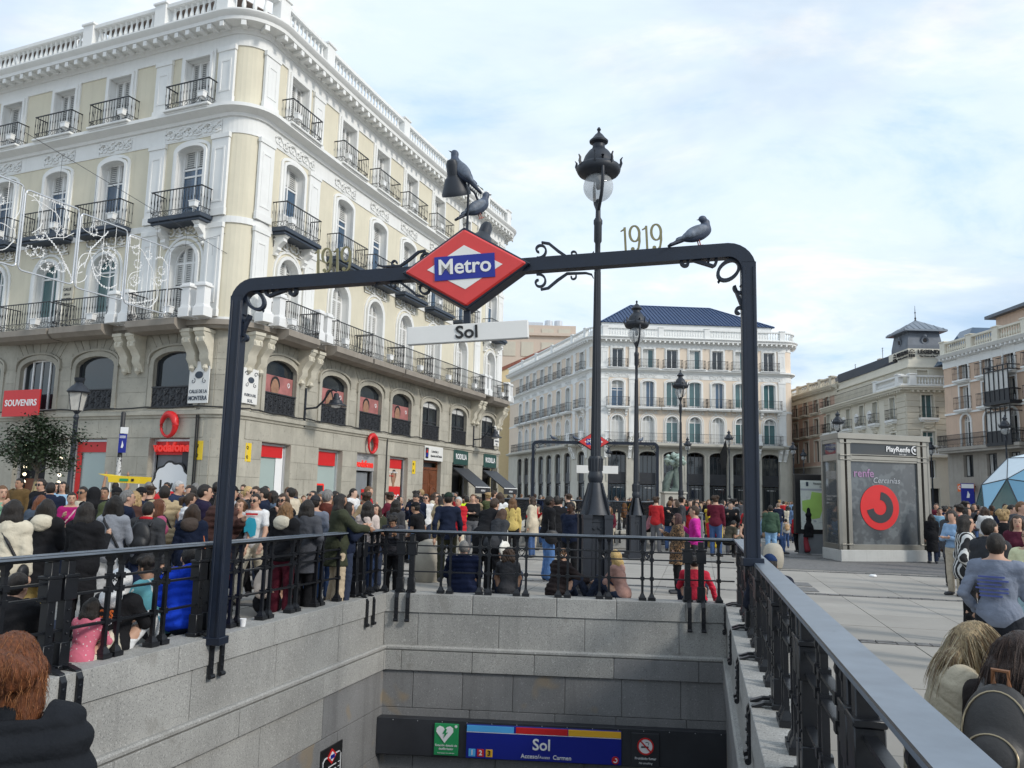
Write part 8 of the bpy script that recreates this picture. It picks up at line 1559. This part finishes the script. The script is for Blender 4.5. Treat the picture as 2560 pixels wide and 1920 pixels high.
# prints on garments
o = who('basketball'); q = on_back(o, text_mesh('KNICKS', .115, 'orange', .03, .003, xs=.85), 'lettering', .50, -.215, 0, R(-6)); b = MB(); b.lathe([(.075, -.004), (.07, .004)], 20, M=Matrix.Rotation(PI / 2, 4, 'X')); q2 = on_back(o, b.mesh('ball_print', 'orange'), 'ball_print', .385, -.232, .06, R(-6)); b = MB(); b.ribbon([(-.07, 0), (.07, .01)], .008, -.012, -.006); b.ribbon([(0, -.07), (.01, .07)], .008, -.012, -.006); b.ribbon(circ((-.08, 0), .05, .07, 8, -1.1, 1.1), .007, -.012, -.006); b.ribbon(circ((.09, 0), .05, .07, 8, 2.0, 4.2), .007, -.012, -.006); obj('ball_lines', b.mesh('ball_lines', 'black'), q2); b = MB(); b.ribbon([(-.17, .0), (.0, -.07), (.17, .02)], .012, -.004, .0); on_back(o, b.mesh('white_trim', 'white'), 'white_trim', .40, -.222)
o = who('oversized'); 
for i, (w, x) in enumerate(((.22, 0), (.26, .01), (.20, -.02), (.27, 0), (.24, .015), (.19, -.01))): on_back(o, TXT.setdefault(('pr', i), flat(w, .014, mat('ink', (.075, .10, .30), .8).name)), 'back_print', 1.30 - .035 * i, -.163 - .002 * i, -.03 + x)
o = who('white printed'); b = MB(); b.prism([(-.10, -.16), (-.02, -.19), (.03, -.10), (.09, -.12), (.10, .05), (.02, .12), (-.08, .10), (-.11, 0)], .148, .152, 0); b.box((-.02, .149, .17), (.2, .004, .03), 1); b.box((0, .149, -.24), (.22, .004, .045), 1); obj('shirt_print', b.mesh('shirt_print', [mat('cyan_ink', (.03, .42, .58), .7).name, 'red']), o, (0, 0, 1.22))
o = who('green cup'); b = MB(); b.lathe([(.03, 0), (.042, .08), (.044, .085), (.04, .075)], 12); cp = thing('snack_cup', 'green and white snack cup in the hand of the boy at the railing corner', 'cup', tuple(o.matrix_local @ Vector((.03, .36, 1.12))), 0, None, b.mesh('snack_cup', 'lime')); b = MB(); b.tube([(0, 0, .07), (-.06, 0, .16)], .01, 5); obj('spoon', b.mesh('spoon', 'lime'), cp)
o = who('lower right'); J_ = skeleton(pose='seat', seat=.20, bend=.3, nod=.4, arms=('lap', 'lap')); bb = MB()
for (cy, rx, ry, rz_, cz, a0, a1) in ((-.20, .152, .078, .213, .30, -.6, 3.75), (-.25, .118, .064, .113, .20, -.3, 3.45)):
    bb.tube([tuple(J_['up'](rx * .86 * math.cos(a), cy - ry * .56, cz + rz_ * .80 * math.sin(a))) for a in np.linspace(a0, a1, 22)], .0045, 5)
obj('zip', bb.mesh('zip', mat('brass', (.42, .34, .22), .35, metal=.7).name), o); bb = MB(); bb.box(tuple(J_['up'](-.10, -.285, .09)), (.05, .02, .10)); bb.box(tuple(J_['up'](.10, -.285, .09)), (.05, .02, .10)); bb.box(tuple(J_['up'](0, -.31, .125)), (.19, .012, .03)); bb.tube([tuple(J_['up'](-.03, -.2, .50)), tuple(J_['up'](-.03, -.22, .56)), tuple(J_['up'](.03, -.22, .56)), tuple(J_['up'](.03, -.2, .50))], .011, 6); obj('leather_trim', bb.mesh('leather_trim', mat('tan_leather', (.20, .085, .035), .5).name), o)
t = thing('suitcase', 'dark red wheeled suitcase standing beside the glass kiosk', 'suitcase', (13.75, 25.6, 0), .2); b = MB(); b.box((0, 0, .36), (.42, .26, .58)); obj('body', b.mesh('body', mat('maroon_shell', (.10, .02, .025), .4).name, bevel=.04), t); b = MB(); b.tube([(-.12, .1, .6), (-.12, .1, 1.0), (.12, .1, 1.0), (.12, .1, .6)], .012, 5); obj('handle', b.mesh('handle', 'metal_dark'), t)
for x in (-.15, .15): b = MB(); b.lathe([(.03, -.015), (.03, .015)], 8, M=Matrix.Translation((x, 0, .03)) @ Matrix.Rotation(PI / 2, 4, 'Y')); obj('wheel', b.mesh('wheel', 'black'), t)
for x, y, lb in ((-3.05, 9.75, 'small white paper cup left on the coping by the gantry post'), (1.0, 13.62, 'crumpled white paper bag on the ground behind the railing'), (8.6, 19.6, 'white scrap of paper on the paving before the kiosk')): b = MB(); b.lathe([(.03, 0), (.04, .09), (.03, .085)], 10) if 'cup' in lb else b.lathe([(.02, 0), (.09, .01), (.07, .05), (.02, .03)], 7); thing('litter', lb, 'litter', (x, y, .12 if 'cup' in lb else .005), 0, None, b.mesh('litter', 'white', smooth=50))
# loose strands on the nearest heads
def strands(o, n, cen, span, ln, cols, seed, flow, r0=.0035):
    hm = kid(o, 'hair'); rr = random.Random(seed); me = hm.data; vs = [v.co.copy() for v in me.vertices]; ns = [v.normal.copy() for v in me.vertices]; bs = {c: MB() for c in cols}
    zt = max(v.z for v in vs)
    for i in range(n):
        k = rr.randrange(len(vs)); p = vs[k]; nn = ns[k]; b = bs[rr.choice(cols)]
        if p.z < zt - span: continue
        pts = []; q = p + nn * .001; d = Vector(flow(p - Vector(cen))); l = ln * rr.uniform(.5, 1.1)
        for s in range(7):
            pts.append(q.copy()); g = (Vector((0, 0, -1)) * (.35 + .12 * s) + d); g = (g - nn * g.dot(nn) * max(0, .8 - .15 * s)).normalized(); q = q + g * l / 6 + Vector((rr.gauss(0, .0022), rr.gauss(0, .0022), rr.gauss(0, .001)))
        b.tube(pts, [r0, r0, r0, r0 * .9, r0 * .7, r0 * .5, r0 * .2], 3)
    for c, b in bs.items():
        if b.v: e = obj('hair_strands', b.mesh('hair_strands', 'hair', smooth=80), o, color=c, kind='stuff')
o = who('blond woman in a cream'); c = o.children; strands(o, 2600, (0, 0, 0), .5, .24, [(.44, .34, .20), (.55, .46, .31), (.20, .13, .075)], 5, lambda p: (0, -.25 if p.y < .1 else .25, -.3), .0019)
o = who('lower right'); strands(o, 1100, (0, 0, 0), .4, .30, [(.05, .025, .016), (.025, .013, .010)], 6, lambda p: (0, -.2, -.3), .002); o = who('on the stairs'); strands(o, 1500, (0, 0, 0), .24, .055, [(.22, .075, .025), (.10, .03, .012), (.34, .14, .05)], 7, lambda p: (p.x, -.3, -.4), .0008)
# ---------------------------------------------------------------- distant crowd: shared low figures, each its own person
arch = []
for i, P in enumerate((dict(sex='m', hair=('short', HB), top=('coat', BK, 'hip')), dict(hair=('long', HB), top=('coat', BK, 'thigh')), dict(hair=('bob', HB), top=('long', BK, 'hip'), arms=('phone', 'pocket')), dict(sex='m', pose='walk', hair=('short', HB), top=('long', BK, 'hip'), arms=('swing', 'swingb')),
                       dict(pose='walk', hair=('long', HB), top=('coat', BK, 'knee'), arms=('swing', 'down')), dict(sex='m', hair=('short', HB), top=('puffer', BK, 'hip'), arms=('phone', 'phone'), fat=.02), dict(hair=('pony', HB), top=('long', BK, 'waist'), arms=('cross', 'cross')), dict(sex='m', hair=('curly', HB), top=('shirt', BK, 'hip'), arms=('mouth', 'down')), dict(hair=('wavy', HB), top=('puffer', BK, 'thigh'), arms=('pocket', 'pocket')),
                       dict(pose='seat', seat=.5, hair=('long', HB), top=('long', BK, 'hip'), arms=('lap', 'lap'), bend=.3), dict(pose='seat', seat=.5, sex='m', hair=('short', HB), top=('coat', BK, 'hip'), arms=('phone', 'phone'), bend=.4, nod=.4))):
    P.setdefault('pose', 'stand'); arch.append(make_person('far%d' % i, P, .032, face=False))
COLS = [('black', (.014, .014, .016)), ('navy', (.014, .022, .055)), ('dark grey', (.06, .062, .07)), ('white', (.68, .68, .67)), ('cream', (.58, .50, .38)), ('beige', (.38, .28, .17)), ('red', (.45, .025, .03)), ('olive green', (.07, .085, .04)), ('light blue', (.25, .38, .55)), ('brown', (.12, .06, .03)), ('burgundy', (.12, .015, .03)), ('mid grey', (.24, .25, .26)), ('mustard', (.45, .28, .05)), ('pink', (.58, .24, .28))]
WT = [26, 14, 11, 6, 4, 5, 4, 4, 3, 5, 3, 4, 1, 1]; BOT = [('black trousers', (.016, .016, .018)), ('blue jeans', (.06, .11, .24)), ('grey trousers', (.13, .13, .14)), ('pale trousers', (.46, .40, .31))]; HRS = [('black', HB), ('dark brown', HD), ('light brown', HN), ('blond', HL), ('grey', HG)]; GN = ['jacket', 'long coat', 'jumper', 'jumper', 'knee coat', 'padded jacket', 'short jumper', 'shirt', 'padded coat', 'jumper', 'jacket']; HT = ['', ' long', ' bobbed', '', ' long', '', ' tied', ' curly', ' wavy', ' long', '']
ZONES = [('near the far gantry', 62, (-6.5, 6.2), (23, 62), 'mid'), ('before the peach block', 58, (7.2, 15.8), (26, 66), 'mid'), ('by the corner shops', 44, (-24, -7.5), (16.5, 27), 'shop'), ('by the map stand', 12, (17.8, 20.6), (34, 80), 'mid'), ('left of the dome', 34, (27.4, 33.), (17, 52), 'right')]
rc = random.Random(21); used = set(); spots = [(o.location.x, o.location.y) for o in ppl.values()]
def blocked(x, y):
    for (bx, by, r) in ((1.54, 14.75, .9), (3.68, 23.9, .8), (7.71, 37, .8), (11.3, 25.2, 2.2), (10.3, 27.3, 1.2), (25.4, 38.6, 4.2), (9.36, 47, 1.6), (7.1, 30, 1.0), (-12.1, 21, .7), (6.72, 21.6, .8), (-6.2, 18.5, .7)):
        if (x - bx) ** 2 + (y - by) ** 2 < r * r: return True
    u = (y - 28.2) / 13.9
    if -.05 < u < 1.05 and (-.2 + 1.3 * u - .5) < x < (4.55 + 3 * u + .5): return True
    try:
        e = fA.p; 
        for a, c in zip(e, e[1:]):
            if a.x - .1 <= x <= c.x + .1 or a.y - .5 <= y <= c.y + .5:
                t_ = (c - a).normalized(); n_ = Vector((t_.y, -t_.x)); q = Vector((x, y)) - a
                if -.2 < q.dot(t_) < (c - a).length + .2 and q.dot(n_) < .7 and q.dot(n_) > -12: return True
    except NameError: pass
    return any((x - a) ** 2 + (y - c) ** 2 < .30 for a, c in spots)
first = set()
for (place, n, az, dist, zk) in ZONES:
    made = 0; tries = 0
    while made < n and tries < n * 60:
        tries += 1; a = R(rc.uniform(*az)); d = dist[0] + (dist[1] - dist[0]) * rc.random() ** (1.3 if zk == 'mid' else 1.1); x, y = d * math.sin(a), d * math.cos(a)
        if blocked(x, y): continue
        k = rc.randrange(9); ci = rc.choices(range(len(COLS)), WT)[0]; bi = rc.randrange(4); hi_ = rc.choices(range(5), [8, 6, 4, 2, 2])[0]; key = (place, k, ci, hi_, bi)
        if (place, GN[k], HT[k], ci, hi_, bi) in used: continue
        used.add((place, GN[k], HT[k], ci, hi_, bi)); made += 1; spots.append((x, y))
        if k not in first: r = arch[k]; first.add(k)
        else: r = copy_tree(arch[k])
        s = rc.uniform(.93, 1.05) * (.97 if k in (1, 2, 4, 6, 8) else 1.02); r.location = (x, y, 0); r.rotation_euler = (0, 0, rc.uniform(0, 6.28)); r.scale = (s * rc.uniform(.95, 1.08), s * rc.uniform(.95, 1.05), s)
        r['label'] = 'person, %s %s, %s,%s %s hair, %s' % (COLS[ci][0], GN[k], BOT[bi][0], HT[k], HRS[hi_][0], place); r['category'] = 'person'; r['group'] = 'people in the distant crowd'; r.color = (*rc.choice([S1, S1, S1, S2, (.58, .38, .28), S3]), 1)
        for c in r.children:
            nm = c.name.split('.')[0]; c.color = (*(HRS[hi_][1] if nm == 'hair' else BOT[bi][1] if nm in ('trousers', 'skirt') else (.05, .05, .055) if nm == 'shoe' else COLS[ci][1]), 1)
def drop(o):
    for c in list(o.children): drop(c)
    bpy.data.objects.remove(o)
PLS = [('on the far parapet', [(1.0, 27.7), (2.0, 27.75), (3.4, 27.75), (4.9, 29.2), (5.15, 30.3), (5.4, 31.5), (5.75, 32.6)]), ('near the yellow bin', [(8.3, 26.5), (8.5, 28.), (9.0, 29.6), (9.6, 33.), (8.9, 35.), (10.2, 36.5)])]
for place, sp in PLS:
    for i, (x, y) in enumerate(sp):
        k = 9 + i % 2; ci, bi, hi_ = (i * 3 + len(place)) % 14, (i + 1) % 4, i % 4
        if (x - 7.45) ** 2 + (y - 30) ** 2 < .6: continue
        if k not in first: r = arch[k]; first.add(k)
        else: r = copy_tree(arch[k])
        r.location = (x, y, 0 if 'bin' in place else .05); r.rotation_euler = (0, 0, R(170 + 25 * math.sin(i * 3)) if x < 4 else R(-100)); r['label'] = 'person in %s %s,%s %s hair, sitting %s' % (COLS[ci][0], GN[k], HT[k], HRS[hi_][0], place); r['category'] = 'person'; r['group'] = 'people sitting in the middle distance'; r.color = (*S1, 1)
        for c in r.children:
            nm = c.name.split('.')[0]; c.color = (*(HRS[hi_][1] if nm == 'hair' else BOT[bi][1] if nm == 'trousers' else (.05, .05, .055) if nm == 'shoe' else COLS[ci][1]), 1)
for k, r in enumerate(arch):
    if k not in first: drop(r)
t = thing('stone_bench', 'low stone bench with people sitting on it near the yellow bin', 'bench', (8.95, 31.5, 0), R(-10)); b = MB(); b.box((0, 0, .24), (.6, 11.5, .44)); obj('seat', b.mesh('seat', 'granite', bevel=.02), t)
# ---------------------------------------------------------------- pigeons
def pigeon(label, loc, yaw, pitch, k=1., preen=False):
    key = ('pig', preen)
    if key not in TXT:
        g = Grid((-.09, -.27, -.11), (.09, .19, .17), .0062); F = g.new(); ell(g, F, V(0, 0, 0), (.058, .11, .062), .02, 0, rotm('x', .25)); cap(g, F, V(0, .07, .03), V(0, .105, .075) if not preen else V(0, .085, .08), .040, .028, .03)
        hd = V(0, .118, .10) if not preen else V(.02, .05, .105); ell(g, F, hd, (.026, .032, .027), .02); ell(g, F, V(0, -.10, -.035), (.034, .08, .022), .03); body = nets(g, F, 'pigeon', mat('feather', (.055, .075, .12), .55, var=.35, vs=30).name)
        g2 = Grid((-.1, -.3, -.1), (.1, .16, .12), .0062); F2 = g2.new()
        for e in (-1, 1): ell(g2, F2, V(e * .046, -.02, .008), (.018, .095, .042), .01, 0, rotm('x', .3)); cap(g2, F2, V(e * .04, -.07, -.015), V(e * .018, -.185, -.05), .024, .008, .02)
        wing = nets(g2, F2, 'wing', mat('wing_grey', (.13, .16, .21), .55, var=.5, vs=24).name); g3 = Grid((-.06, -.3, -.12), (.06, -.08, .02), .006); F3 = g3.new()
        for x in (-.02, 0, .02): cap(g3, F3, V(x * .6, -.12, -.045), V(x, -.235, -.078), .014, .012, .008)
        tail = nets(g3, F3, 'tail', mat('tail_dark', (.02, .028, .05), .55).name); b = MB(); b.lathe([(.008, 0), (.001, .03)], 6, M=Matrix.Translation(hd + V(0, .028 if not preen else -.02, -.004)) @ Matrix.Rotation(-PI / 2 if not preen else PI / 2, 4, 'X')); beak = b.mesh('beak', 'charcoal'); b = MB()
        for e in (-1, 1): b.tube([(e * .018, .0, -.05), (e * .018, .005, -.098)], .005, 5); b.tube([(e * .018, -.01, -.1), (e * .018, .03, -.1)], .004, 4)
        legs = b.mesh('leg', mat('pigeon_leg', (.35, .12, .10), .6).name); TXT[key] = (body, wing, tail, beak, legs)
    m = TXT[key]; r = thing('pigeon', label, 'pigeon', loc, (pitch, 0, yaw), 'pigeons perched on the metro signs', m[0]); r.scale = (k, k, k)
    for n, q in zip(('wing', 'tail', 'beak', 'leg'), m[1:]): obj(n, q, r)
pigeon('pigeon bending forward on top of the bell lamp above the diamond', (-.61, 8.42, 5.16), R(80), R(30), 1.36); pigeon('pigeon facing away on the lamp bracket behind the red diamond', (-.43, 8.72, 4.86), R(-62), R(18), 1.25); pigeon('pigeon preening on the gantry beam near its right corner', (1.90, 8.24, 4.46), R(-82), R(8), 1.35, True)
for x, lb in ((2.2, 'pigeon on the far gantry beam left of the year digits'), (3.35, 'pigeon on the far gantry beam beside the small diamond'), (6.7, 'pigeon on the far gantry beam near its right end')): pigeon(lb, (x, 42., 4.68), R(70 if x < 5 else -60), 0, 1.2)
